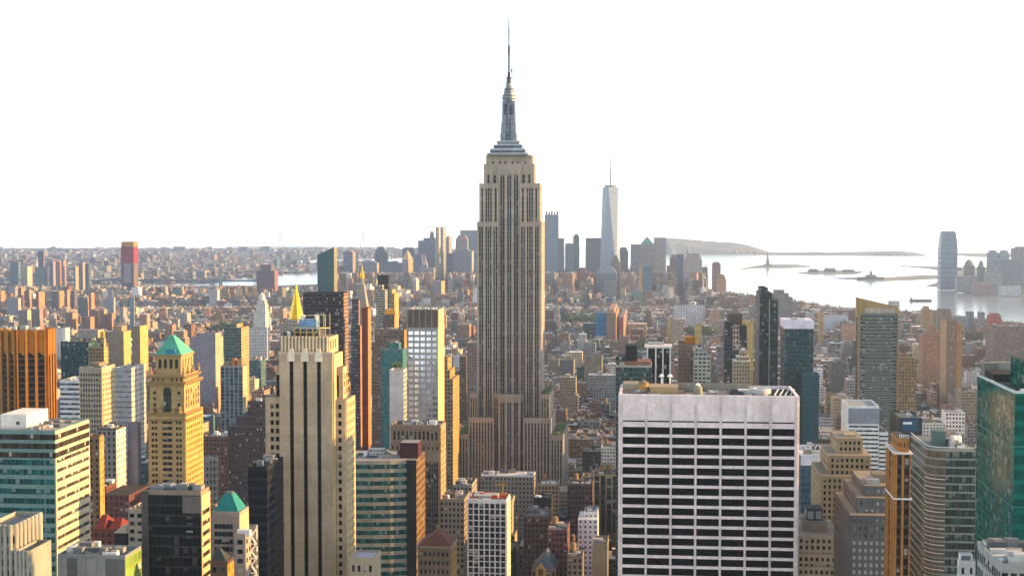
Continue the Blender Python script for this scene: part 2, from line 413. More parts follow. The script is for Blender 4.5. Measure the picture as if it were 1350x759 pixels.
hz = bpy.data.materials.new('haze'); hz.use_nodes = True; t = hz.node_tree; t.nodes.clear()
pv = t.nodes.new('ShaderNodeVolumePrincipled'); ho = t.nodes.new('ShaderNodeOutputMaterial')
pv.inputs['Color'].default_value = (0.55, 0.69, 0.92, 1); pv.inputs['Density'].default_value = 4.2e-5
pv.inputs['Anisotropy'].default_value = 0.45
t.links.new(pv.outputs[0], ho.inputs['Volume'])
me = bpy.data.meshes.new('haze')
x0, x1, y0, y1 = HB; z0, z1 = -4.0, 560.0
me.from_pydata([(x0, y0, z0), (x1, y0, z0), (x1, y1, z0), (x0, y1, z0), (x0, y0, z1), (x1, y0, z1), (x1, y1, z1), (x0, y1, z1)], [],
               [(3, 2, 1, 0), (4, 5, 6, 7), (0, 1, 5, 4), (1, 2, 6, 5), (2, 3, 7, 6), (3, 0, 4, 7)])
me.materials.append(hz); o = bpy.data.objects.new('haze', me); COL.objects.link(o); o['kind'] = 'stuff'

# ------------------------------------------------------------------ the tall central skyscraper
LIME = P(.50, .435, .36); LIMED = P(.33, .29, .24)
STRIP = St((.105, .095, .09), .84, .6, 1.5, 3.75, (.013, .016, .02), .12, rough=.6)
STRIPB = St((.075, .085, .105), .86, .62, 1.5, 3.75, (.013, .018, .03), .14, rough=.5)
GREENROOF = P(.09, .13, .04)
def landmark():
    Y = 1260.0; m = Y / FPX
    root = thing('skyscraper', 'tall stepped limestone skyscraper with window stripes and a long antenna spire, centre of the view', 'skyscraper', (WX(672, Y), Y, 2.0))
    org = root.location; wb = B(.11)
    strips = []
    def tier(pl, pr, rtop, yf, yb, z0=2.0, fr=(), lint=4.0, side=True, style=STRIP, nside=5, th=.55, pier=LIME):
        """one stepped block with limestone piers standing proud between strips of window"""
        x0, x1, z1 = WX(pl, yf), WX(pr, yf), WZ(rtop, yf)
        wb.box(x0, x1, yf, yb, z0, z1, LIME, P(.25, .24, .22))
        # facing the camera
        w = x1 - x0; e = [0.0] + [k * w for f in fr for k in f] + [w]
        for i in range(0, len(e), 2):
            wb.obox((x0, yf), (1, 0), (0, -1), e[i], e[i + 1], 0, th, z0, z1 + .4, pier)
        for a, c in fr:
            wb.obox((x0, yf), (1, 0), (0, -1), a * w, c * w, 0, th - .1, z1 - lint, z1, pier)
            strips.append((x0 + (a + c) / 2 * w, yf - .05, z0, z1 - lint, (c - a) * w, 0.0, style))
        if side:
            d = yb - yf; L = even(d, nside, .24, 1.5)
            e = [0.0] + [k for f in L for k in f] + [d]
            for i in range(0, len(e), 2): wb.obox((x1, yf), (0, 1), (1, 0), e[i], e[i + 1], 0, th, z0, z1 + .395, pier)
            for a, c in L:
                wb.obox((x1, yf), (0, 1), (1, 0), a, c, 0, th - .1, z1 - lint, z1, pier)
                strips.append((x1 + .05, yf + (a + c) / 2, z0, z1 - lint, c - a, math.pi / 2, style))
        return x0, x1, z1
    wing = [(.104, .182), (.207, .286), (.40, .471), (.50, .571), (.607, .679), (.775, .846), (.879, .961)]
    wingr = [(1 - b_, 1 - a) for a, b_ in wing[::-1]]
    yb = back_y(717, WX(713, Y))
    ym = (Y + yb) / 2
    tier(629, 657, 292.6, Y, yb, fr=wing, side=False)
    tier(686, 713, 292.6, Y, yb, fr=wingr, nside=6)
    # upper wings, set back
    u = [(.12, .20), (.33, .41), (.45, .53), (.57, .65), (.80, .9)]
    tier(632, 657.5, 242, Y + 3, yb - 3, z0=WZ(292.6, Y), fr=u, side=False)
    tier(685.5, 711, 242, Y + 3, yb - 3, z0=WZ(292.6, Y), fr=[(1 - b_, 1 - a) for a, b_ in u[::-1]], nside=5)
    # recessed middle with its three double rows of blue-grey windows
    cen = [(.10, .18), (.205, .285), (.41, .485), (.515, .59), (.715, .795), (.82, .90)]
    zc = WZ(242, Y)
    tier(657, 686, 224, Y + 5, yb - 5, z0=2.0, fr=cen, lint=5.0, side=False, style=STRIPB)
    s5 = [(.10, .16), (.22, .26), (.75, .79), (.85, .9)]
    tier(638, 657, 216.5, Y + 7, yb - 7, z0=zc, fr=[(.25, .4), (.66, .85)], lint=9, side=False)
    tier(686, 703.5, 216.5, Y + 7, yb - 7, z0=zc, fr=[(.15, .34), (.6, .75)], lint=9, nside=4)
    tier(655, 688, 216.7, Y + 5.6, yb - 7, z0=WZ(224, Y), fr=(), side=False)
    tier(641, 701, 205.3, Y + 9, yb - 9, z0=WZ(217.5, Y), fr=[(.13, .17), (.285, .325), (.405, .44), (.56, .595), (.675, .715), (.84, .88)], lint=5.0, nside=4)
    # lower steps
    pr = lambda n, f=.55: [(x / 100.0, y / 100.0) for x, y in even(100, n, f, 3)]
    tier(620, 629, 519, Y - 6, yb + 6, fr=pr(3), side=False)
    tier(713, 724.5, 519, Y - 6, yb + 6, fr=pr(3), nside=6)
    tier(617.5, 651, 551, Y - 11, yb + 9, fr=pr(8, .5), side=False)
    tier(690, 726, 551, Y - 11, yb + 9, fr=pr(8, .5), nside=7)
    tier(651, 657, 519, Y - 4, yb + 4, fr=pr(2), side=False); tier(686, 690, 519, Y - 4, yb + 4, fr=pr(1), side=False)
    tier(657, 686, 520, Y - 8, Y + 4.8, fr=cen, lint=7.0, side=False, style=STRIPB)
    tier(601, 617.3, 573, Y - 16, yb + 25, fr=pr(4), side=False)
    tier(726.2, 742, 573, Y - 16, yb + 25, fr=pr(4), nside=9)
    z6 = WZ(650, Y - 30); wb.box(WX(590, Y - 28), WX(748, Y - 28), Y - 16.8, yb + 30, 2, WZ(668, Y - 28), LIMED, P(.2, .2, .2))
    wb.build('wall', root, org)
    # each strip of windows is a part of its own
    for (x, y, a, c, w, ang, st) in strips:
        q = B(((x * 13.7 + y * 3.1) % 1.0)); t = (math.cos(ang), math.sin(ang))
        q.obox((0, 0), t, (t[1], -t[0]), -w / 2, w / 2, -.03, .05, a, c, st.but(bay=w))
        o = q.build('window_strip', root); o.location = (x - org[0], y - org[1], -org[2])
    # rounded stone heads over the middle rows
    for (r, yf) in ((224.6, Y + 5), (520.6, Y - 8)):
        for f in (.195, .5, .805):
            cx = WX(657 + 29 * f, yf); zt = WZ(r, yf); q = B(.2)
            for k in range(8):
                a0, a1 = math.pi * k / 8, math.pi * (k + 1) / 8; rr = 2.1
                q.bar((cx + rr * math.cos(a0), yf - .75, zt - 4.6 + rr * math.sin(a0)), (cx + rr * math.cos(a1), yf - .75, zt - 4.6 + rr * math.sin(a1)), .7, P(.5, .45, .38))
            q.build('arch', root, org)
    # planted terraces
    for (a, c, r, y0, y1) in ((602, 617, 572.5, Y - 15, yb + 20), (727, 741, 572.5, Y - 15, yb + 20), (714, 724, 518.5, Y - 5, yb)):
        q = B(.3); z = WZ(r, y0); rng = random.Random(int(a)); x0, x1 = WX(a, y0), WX(c, y0)
        q.box(x0 + .6, x1 - .6, y0 + 1, y1, z + .05, z + .6, GREENROOF)
        for _ in range(26): q.leaves(rng.uniform(x0 + 2, x1 - 2), rng.uniform(y0 + 2, y1 - 2), z + 1.3, 1.3, 1.3, 1.0, 9, .6, rng)
        q.build('roof_garden', root, org)
    # mooring mast, stepped base first
    ME = P(.29, .32, .35, .45, .3); MD = P(.15, .17, .20, .4, .4); GL = St((.22, .26, .30), .8, .7, 1.6, 3.0, (.04, .07, .10), gm=.2, rough=.4, metal=.3)
    cx, cy = WX(671, ym), ym
    zz = lambda r: WZ(r, ym)
    hw = lambda p: p / 2 * ym / FPX
    q = B(.4)
    for (w, r0, r1) in ((53, 205.6, 202.6), (46, 202.6, 198), (43, 198, 196.3), (37, 196.3, 191.4), (29, 191.4, 186.2)):
        k = hw(w); q.box(cx - k, cx + k, cy - k * .82, cy + k * .82, zz(r0), zz(r1) - .5, GL if w in (46, 37) else ME, MD)
        q.box(cx - k - .5, cx + k + .5, cy - k * .82 - .5, cy + k * .82 + .5, zz(r1) - .9, zz(r1), P(.5, .52, .54))
    base = q.build('mast_base', root, org)
    q = B(.4); rng = random.Random(4)
    for k in range(34):
        a = rng.uniform(0, 2 * math.pi); rr = hw(44) * rng.uniform(.95, 1.12); h = rng.uniform(1.2, 3.4)
        q.bar((cx + rr * math.cos(a), cy + rr * .82 * math.sin(a), zz(203)), (cx + rr * math.cos(a), cy + rr * .82 * math.sin(a), zz(203) + h), .35, P(.55, .55, .55))
    q.build('aerial', base, org)
    mast = B(.6)
    r0, r1 = hw(16.2), hw(15.2)
    mast.lathe(cx, cy, [(r0, zz(186.2)), (r1, zz(132.5))], St((.24, .28, .33), .5, .8, 2, 3.4, (.03, .05, .08), rough=.4, metal=.35), 16, True)
    for ax, ay in ((1, 1), (-1, 1), (1, -1), (-1, -1)):    # four winged buttresses flaring to the foot
        for k in range(5):
            ra, rb = (186.2, 176, 162, 150, 142, 134)[k], (186.2, 176, 162, 150, 142, 134)[k + 1]
            w = (10.6, 9.2, 8.5, 8.3, 8.2)[k] * 2; w = hw(w)
            mast.box(*(sorted((cx + ax * r1 * .45, cx + ax * w))), *(sorted((cy + ay * r1 * .45, cy + ay * w * .9))), zz(ra), zz(rb), ME, ME)
    mo = mast.build('mooring_mast', root, org)
    for dx in (-1, 1):
        q = B(.5); q.box(cx + dx * hw(8.6) - hw(2.6), cx + dx * hw(8.6) + hw(2.6), cy - r1 - 1.3, cy - r1 - .2, zz(152), zz(138), P(.08, .1, .16, .2)); q.build('glazed_panel', mo, (0, 0, 0)).location = tuple(-k for k in org)
    q = B(.7)
    q.lathe(cx, cy, [(hw(18.0), zz(132.5)), (hw(18.3), zz(127.2)), (hw(15.0), zz(127)), (hw(15.0), zz(122)), (hw(12.5), zz(121.8)), (hw(12.2), zz(118.4)), (hw(9.5), zz(115)), (hw(6.4), zz(111.5)), (hw(5.8), zz(110))], ME, 20, True)
    for r in (131.5, 127.4, 122.2, 118.8): q.lathe(cx, cy, [(hw(18 if r > 126 else 13.6), zz(r)), (hw(18.8 if r > 126 else 14.2), zz(r) + .5), (hw(18 if r > 126 else 13.6), zz(r) + 1.0)], MD, 20, False)
    q.build('observatory_dome', root, org)
    an = B(.8); AN = P(.06, .06, .07, .7, .0)
    an.lathe(cx, cy, [(hw(5.6), zz(110)), (hw(5.0), zz(103.5)), (hw(8.6), zz(103.4)), (hw(8.6), zz(102.4)), (hw(4.2), zz(102.2)), (hw(3.8), zz(95))], AN, 10)
    for k in range(9): r = 95 - k * 3.6; an.lathe(cx, cy, [(hw(3.2), zz(r)), (hw(2.2), zz(r - 1.0)), (hw(2.2), zz(r - 2.6)), (hw(3.2), zz(r - 3.6))], AN, 8, False)
    for k in range(7): r = 72 - k * 1.7; an.lathe(cx, cy, [(hw(3.4), zz(r + 10 - 10)), (hw(2.0), zz(r - .8)), (hw(3.4), zz(r - 1.7))], AN, 8, False)
    an.lathe(cx, cy, [(hw(2.1), zz(62.6)), (hw(1.7), zz(60)), (hw(1.9), zz(38)), (hw(1.5), zz(37)), (hw(1.3), zz(24.5))], AN, 6)
    for dx, r0_, r1_ in ((4.3, 103, 87), (-3.6, 112, 104), (3.4, 96, 91)): an.bar((cx + hw(dx * 2), cy, zz(r0_)), (cx + hw(dx * 2), cy, zz(r1_)), .6, AN)
    an.bar((cx, cy, zz(92)), (cx + hw(8.6), cy, zz(92)), .4, AN)
    an.build('antenna', root, org)
    for dx, r0_, r1_ in ((-10.5, 186, 168), (-9.6, 176, 160)): 
        q = B(.2); q.bar((cx + hw(dx * 2), cy - 3, zz(r0_)), (cx + hw(dx * 2), cy - 3, zz(r1_)), .5, P(.6, .6, .6)); q.build('aerial', root, org)
    protect(599, 744, 25, 640, Y, (WX(590, Y), WX(748, Y), Y - 30, yb + 30), 'the tall central skyscraper')
landmark()
# ------------------------------------------------------------------ towers one can tell apart
TAR = P(.07, .07, .072); SILVER = P(.42, .42, .41); WHITE = P(.66, .65, .63); TANR = P(.30, .25, .19); GREYR = P(.22, .22, .22)
GLASSY = St((.05, .06, .06), .94, .8, 1.6, 3.8, (.02, .04, .045), gm=.1, rough=.5)
DARKG = (.018, .022, .026)

def tower(name, label, pl, pr, rt, Y, side=None, depth=25.0, st=None, sst=None, deck=GREYR, front=None, flank=None, tiers=(), pent=(), tanks=(), units=0, rim=1.2, phrase=None, rb=None, cat='building', group=None, z0=2.0, win=None, swin=None, winname='window', parapet=None):
    """pl,pr,rt: the face towards the camera in the photo; side: column where the far end of the visible flank stands"""
    x0, x1, z1 = WX(pl, Y, rt), WX(pr, Y, rt), WZ(rt, Y, (pl + pr) / 2)
    right = (pl + pr) / 2 > 865
    if side is not None: depth = (back_y(side, x0, rt) if right else back_y(side, x1, rt)) - Y
    y1 = Y + depth
    root = thing(name, label, cat, ((x0 + x1) / 2, (Y + y1) / 2, z0), group)
    sst = sst or st; b = B((pl * 7.13 + rt * .37) % 1.0); wins, swins = [], []  # sst: flank style, on many towers a warmer copy with sunlight painted in
    top = P(*deck.col)
    if front or flank:
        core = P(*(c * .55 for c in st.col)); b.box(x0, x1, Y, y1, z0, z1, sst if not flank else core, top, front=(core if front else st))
        q0, q1 = (x0, x1), (Y, y1)
        if front:
            n, f, pitch, h, off, m, dp = front
            cols = f if isinstance(f, list) else even(x1 - x0, n, f, m)
            grid_wall(b, (x0, Y), (x1, Y), z0, z1, cols, floors(z0, z1, pitch, h, off), dp, P(*st.col, st.rough), wins)
        if flank:
            n, f, pitch, h, off, m, dp = flank
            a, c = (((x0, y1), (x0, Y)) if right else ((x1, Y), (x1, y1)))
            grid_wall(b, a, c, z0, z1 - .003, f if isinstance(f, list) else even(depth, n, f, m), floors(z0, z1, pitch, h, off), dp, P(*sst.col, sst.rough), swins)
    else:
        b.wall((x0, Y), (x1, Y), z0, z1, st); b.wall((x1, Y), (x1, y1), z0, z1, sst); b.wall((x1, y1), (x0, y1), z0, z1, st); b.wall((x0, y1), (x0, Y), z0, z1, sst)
        b.poly([(x0, Y, z1), (x1, Y, z1), (x1, y1, z1), (x0, y1, z1)], top)
    b.build('wall', root, root.location)
    zt, a0, a1, c0, c1 = z1, x0, x1, Y, y1
    for (tl, tr, trt, inset) in tiers:
        ta, tb, tz = WX(tl, Y + inset, trt), WX(tr, Y + inset, trt), WZ(trt, Y + inset, (tl + tr) / 2)
        q = B(.37 + inset * .01); q.box(ta, tb, Y + inset, y1 - inset * .6, zt, tz, sst, top, front=st)
        q.build('setback', root, root.location); zt, a0, a1, c0, c1 = tz, ta, tb, Y + inset, y1 - inset * .6
    if wins: put_windows(root, wins, win, winname)
    if swins: put_windows(root, swins, swin or win, winname)
    roof_deck(root, a0 + .01, a1 - .01, c0 + .01, c1 - .01, zt, parapet or P(*st.col), deck, rim)
    for (fa, fb, ga, gb, h, s) in pent:
        part_box(root, 'penthouse', a0 + (a1 - a0) * fa, a0 + (a1 - a0) * fb, c0 + (c1 - c0) * ga, c0 + (c1 - c0) * gb, zt, zt + h, s)
    for (fx, fy, r) in tanks: water_tank(root, a0 + (a1 - a0) * fx, c0 + (c1 - c0) * fy, zt, r, r * 1.9)
    if units: vent_units(root, a0, a1, c0, c1, zt + .06, units, int(pl * 10 + rt))
    lo, hi = min(pl, side if side and right else pl), max(pr, side if side and not right else pr)
    protect(lo, hi, rt, rb or 760, Y, (x0, x1, Y, y1), phrase)
    root['_r'] = 0; del root['_r']
    return root, (x0, x1, Y, y1, z1, zt)

BAND = lambda c, g, gm=0.0: St(c, .95, .92, 1.5, 30, g, gm, .6)
# left foreground: green banded block
GW = St((.10, .22, .21), .93, .94, 1.6, 40, (.012, .07, .07), .14, .5)
r, (x0, x1, y0, y1, z1, zt) = tower('office_building', 'wide office block with green glass bands, cream flank and pale roof holding one white box', -26, 72, 568, 500, side=117,
    st=P(.22, .32, .30), sst=P(.62, .52, .38), deck=P(.44, .39, .34), front=(1, [(.6, 24.2), (24.6, 28.0)], 3.54, 2.1, 10.4, 0, .18), flank=(1, .97, 3.54, 1.4, 10.4, .4, .3), win=GW, swin=BAND((.3, .25, .2), (.05, .05, .05)), winname='window_band', rim=.5, phrase='the green banded office block', cat='office block')
for k in range(3):
    part_box(r, 'louver_band', x0 + .2, x1 + .38, y0 - .28, y1 - .4, z1 - 3.6 - k * 3.3 + .5, z1 - 1.1 - k * 3.3, St((.07, .06, .045), .8, 1, 1.2, 3, (.03, .028, .025)))
xa = WX(7, 510, 555); part_box(r, 'penthouse', xa, WX(41, 510, 555), 506, 525, z1, z1 + 5.2, P(.62, .6, .56)); part_box(r, 'vent', WX(20, 505, 555), WX(24, 505, 555), 505.8, 506.2, z1 + 1.5, z1 + 2.7, P(.1, .1, .1))
vent_units(r, WX(44, 510, 560), x1 - 2, y0 + 3, y1 - 3, z1 + .06, 12, 71, hmax=1.1)
q = B(.1); q.bar((WX(46, 520, 560), 520, z1), (WX(46, 520, 560), 520, z1 + 5), .25, P(.4, .4, .4)); q.build('aerial', r, r.location)

# left: bronze tower with folded fins
def bronze():
    Y = 850.0; z1 = WZ(441, Y, 40); pts = [(WX(-30, Y), Y + 16), (WX(22, Y), Y), (WX(60.5, Y + 7), Y + 7), (WX(61, Y + 40), Y + 40)]
    x3 = pts[2][0]; pts[3] = (x3, back_y(71, x3))
    pts.append((pts[0][0], pts[3][1]))
    root = thing('office_tower', 'bronze coloured tower with tall folded fins, glowing amber in the low sun', 'tower', (x3 - 18, Y + 15, 2.0)); org = root.location
    br, st = P(.43, .20, .055, .5, .2), St((.17, .085, .035), .96, .74, 2.4, 3.75, (.012, .022, .028), .25, .5)
    q = B(.4); q.prism(pts, 2, z1, st, TANR); q.build('wall', root, org)
    for (a, c, n) in ((0, 1, 4), (1, 2, 3), (2, 3, 3)):
        L = math.hypot(pts[c][0] - pts[a][0], pts[c][1] - pts[a][1]); t = ((pts[c][0] - pts[a][0]) / L, (pts[c][1] - pts[a][1]) / L); nn = (t[1], -t[0])
        for k in range(n + 1):
            u = L * k / n; w = .85
            q = B(.2); q.obox(pts[a], t, nn, max(0, u - w), min(L, u + w), .0, 1.6, 2, z1 + 3.2, br); q.build('fin', root, org)
        for k in range(n):   # sloping crown plates between the fins
            u0, u1 = L * k / n + 1.2, L * (k + 1) / n - 1.2
            P3 = lambda u, d, z: (pts[a][0] + t[0] * u + nn[0] * d, pts[a][1] + t[1] * u + nn[1] * d, z)
            q = B(.2); q.poly([P3(u0, .1, z1 - 11), P3(u1, 1.5, z1 - 13.5), P3(u1, 1.5, z1 + 2.6), P3(u0, .1, z1 + 2.9)], br)
            q.poly([P3(u0, .05, z1 - 11), P3(u0, -1.5, z1 - 11), P3(u1, -1.5, z1 - 13.5), P3(u1, 1.5, z1 - 13.5)], br); q.build('crown_plate', root, org)
    q = B(.3); q.prism([(p[0] * .97 + (x3 - 18) * .03, p[1] * .97 + (Y + 15) * .03) for p in pts], z1, z1 + 1.6, P(.3, .2, .12)); q.build('roof', root, org)
    vent_units(root, x3 - 34, x3 - 4, Y + 8, Y + 24, z1 + 1.6, 7, 12)
    protect(0, 72, 430, 552, Y, (pts[0][0], x3, Y, pts[3][1]), 'the bronze finned tower')
bronze()

# golden stone tower with the green pyramid
def golden():
    Y = 800.0; k = Y / FPX; root = thing('stone_tower', 'ornate golden brown stone tower under a bright green copper pyramid', 'tower', (WX(219, Y), Y + 16, 2.0)); org = root.location
    ST_ = P(.50, .37, .20); ST2 = P(.40, .28, .14); x0, x1 = WX(194.6, Y), WX(243.3, Y); y1 = back_y(266, x1); D = y1 - Y
    zc = WZ(551, Y); b = B(.3); wins, sw = [], []
    b.box(x0, x1, Y, y1, 2, zc, P(.30, .22, .11), TANR)
    w = x1 - x0; f = lambda a, c: (w * a, w * c)
    cols = [f(.09, .155), f(.18, .245), f(.385, .65), f(.75, .815), f(.84, .905)]
    grid_wall(b, (x0, Y), (x1, Y), 2, zc, cols, floors(2, zc, 3.42, 1.9, 4.2), .45, ST_, wins)
    grid_wall(b, (x1, Y), (x1, y1), 2, zc, even(D, 8, .46, 1.2), floors(2, zc - .01, 3.42, 1.9, 4.2), .45, P(.56, .40, .17), sw)  # flank stone is a brighter copy with the low sun painted in
    z2 = WZ(511, Y); xa, xb = WX(196.5, Y), WX(242, Y); ya, yb = Y + .6, back_y(263, xb)
    b.box(xa, xb, ya, yb, zc, z2, ST_, TANR)
    b.build('wall', root, org)
    put_windows(root, wins, St((.22, .2, .15), .9, .92, 3, 5, (.012, .018, .018), .12, .6)); put_windows(root, sw, St((.22, .2, .15), .9, .92, 3, 5, (.03, .028, .02), 0, .6))
    # tall arched window and small ones of the upper block
    def pane(px0, px1, r0, r1, y=ya, nm='window'):
        q = B((px0 * 3.3) % 1); q.box(WX(px0, y), WX(px1, y), y - .12, y + .05, WZ(r1, y), WZ(r0, y), St((.12, .11, .09), .86, .9, 1.6, 3.4, (.015, .022, .022), 0, .6)); return q.build(nm, root, org)
    pane(215, 225.2, 521, 549, nm='arched_window')
    q = B(.2); c = WX(220.1, ya); rr = (WX(225.2, ya) - WX(215, ya)) / 2
    q.prism([(c + 0, ya + .04), (c + .01, ya + .04), (c, ya + .05)], 2, 2.01, ST_)
    q.poly([(c + rr * math.cos(math.pi * i / 10), ya - .12, WZ(521, ya) + rr * math.sin(math.pi * i / 10)) for i in range(11)][::-1], P(.015, .02, .02, .2)); 
    for i in range(10):
        a0, a1 = math.pi * i / 10, math.pi * (i + 1) / 10; q.bar((c + (rr + .4) * math.cos(a0), ya - .3, WZ(521, ya) + (rr + .4) * math.sin(a0)), (c + (rr + .4) * math.cos(a1), ya - .3, WZ(521, ya) + (rr + .4) * math.sin(a1)), .7, ST2)
    q.build('arch', root, org)
    for px in (201.5, 233.5):
        for r_ in (521, 529, 537, 545): pane(px, px + 3.6, r_, r_ + 4.2)
    for i in range(6): 
        yy = ya + (yb - ya) * (i + .6) / 6.4
        q = B(.3); q.box(xb - .05, xb + .12, yy, yy + 1.5, WZ(545, ya), WZ(518, ya), St((.4, .28, .12), 1, .6, 1.5, 3.4, (.05, .035, .015))); q.build('window', root, org)
    def ledge(nm, a, c, r0, r1, out, sty=ST2):
        y = Y; X0, X1 = WX(a, y), WX(c, y); q = B(.6); q.box(X0 - out, X1 + out, y - out, back_y(263, xb) + out, WZ(r1, y), WZ(r0, y), sty, None, True)
        n = int((X1 - X0) / 1.3)
        for i in range(n): q.box(X0 + i * 1.3, X0 + i * 1.3 + .6, y - out - .35, y - out - .004, WZ(r1, y) - .7, WZ(r1, y) + .5, sty, None, True)
        for i in range(int((yb - Y) / 1.3)): q.box(X1 + out + .004, X1 + out + .35, y + i * 1.3, y + i * 1.3 + .6, WZ(r1, y) - .7, WZ(r1, y) + .5, sty, None, True)
        return q.build(nm, root, org)
    ledge('cornice', 195, 243, 550, 552.5, 1.0); ledge('cornice', 196.5, 242, 508.5, 511, 1.6); ledge('balustrade', 197, 241.6, 500.5, 502, 1.0)
    ledge('cornice', 195, 243, 558.5, 560, .7)
    for px in (201, 211, 229, 236.5):   # carved urns over the lower cornice
        q = B(.2); q.lathe(WX(px, Y), Y - .2, [(1.2, WZ(551, Y)), (1.5, WZ(549, Y)), (.6, WZ(546, Y)), (1.1, WZ(544, Y)), (.1, WZ(541, Y))], ST2, 8); q.build('urn', root, org)
    xt0, xt1 = WX(198, Y), WX(241, Y); q = B(.5); q.box(xt0, xt1, Y + 1, yb - 1, z2, WZ(499, Y), ST_.but(w=.3, h=.5, bay=2.9, fl=4.6, g=(.02, .02, .02)), TANR); q.build('attic', root, org)
    xc0, xc1 = WX(205.5, Y + 4), WX(238.3, Y + 4); yc = back_y(254.5, xc1); zt = WZ(472, Y + 4)
    q = B(.5); q.box(xc0, xc1, Y + 4, yc, WZ(499, Y), zt, ST_, TANR); q.build('belvedere', root, org)
    for i in range(4):
        xx = xc0 + (xc1 - xc0) * (i + .72) / 4.5; q = B(.2); q.box(xx - .85, xx + .85, Y + 3.85, Y + 4.05, WZ(491, Y), WZ(480.5, Y), P(.04, .035, .03)); q.poly([(xx + .85 * math.cos(math.pi * j / 6), Y + 3.85, WZ(480.5, Y) + .85 * math.sin(math.pi * j / 6)) for j in range(7)][::-1], P(.04, .035, .03)); q.build('arched_window', root, org)
        yy = Y + 4 + (yc - Y - 4) * (i + .7) / 4.4; q = B(.2); q.box(xc1 - .05, xc1 + .12, yy - .7, yy + .7, WZ(491, Y), WZ(479, Y), P(.14, .09, .03)); q.build('arched_window', root, org)
    q = B(.6); q.box(xc0 - .8, xc1 + .8, Y + 3.2, yc + .8, zt - .9, zt + .1, ST2, None, True); q.build('cornice', root, org)
    for (a, c) in ((xt0, Y + 1), (xt1, Y + 1), (xt0, yb - 1), (xt1, yb - 1), (xt1, Y + 9), (xt1, Y + 17)):
        q = B(.2); q.lathe(a, c, [(.9, WZ(499, Y)), (1.1, WZ(495, Y)), (.4, WZ(493, Y)), (.7, WZ(491, Y)), (.1, WZ(488, Y))], ST2, 8); q.build('urn', root, org)
    cp = P(.17, .50, .36, .6); ym = (Y + 4 + yc) / 2
    q = B(.6); q.frustum((xc0 - .5, xc1 + .5, Y + 3.6, yc + .4), zt + .1, (WX(225, ym), WX(230, ym), ym - 1.5, ym + 1.5), WZ(445.5, ym), cp)
    ro = q.build('roof', root, org)
    for i in range(9):
        f_ = i / 8; q = B(.2); q.bar((xc0 + (xc1 - xc0) * f_, Y + 3.5, zt + .2), (WX(225 + 5 * f_, ym), ym - 1.6, WZ(446, ym)), .28, P(.13, .42, .32)); q.build('roof_seam', ro, org)
    q = B(.6); q.box(WX(215.5, Y), WX(228, Y), Y + 3.9, Y + 8, zt + .1, zt + 3.3, P(.10, .30, .42)); q.build('roof_hatch', ro, org)
    protect(194, 267, 444, 645, Y, (x0, x1, Y, y1), 'the golden tower with the green pyramid')
golden()

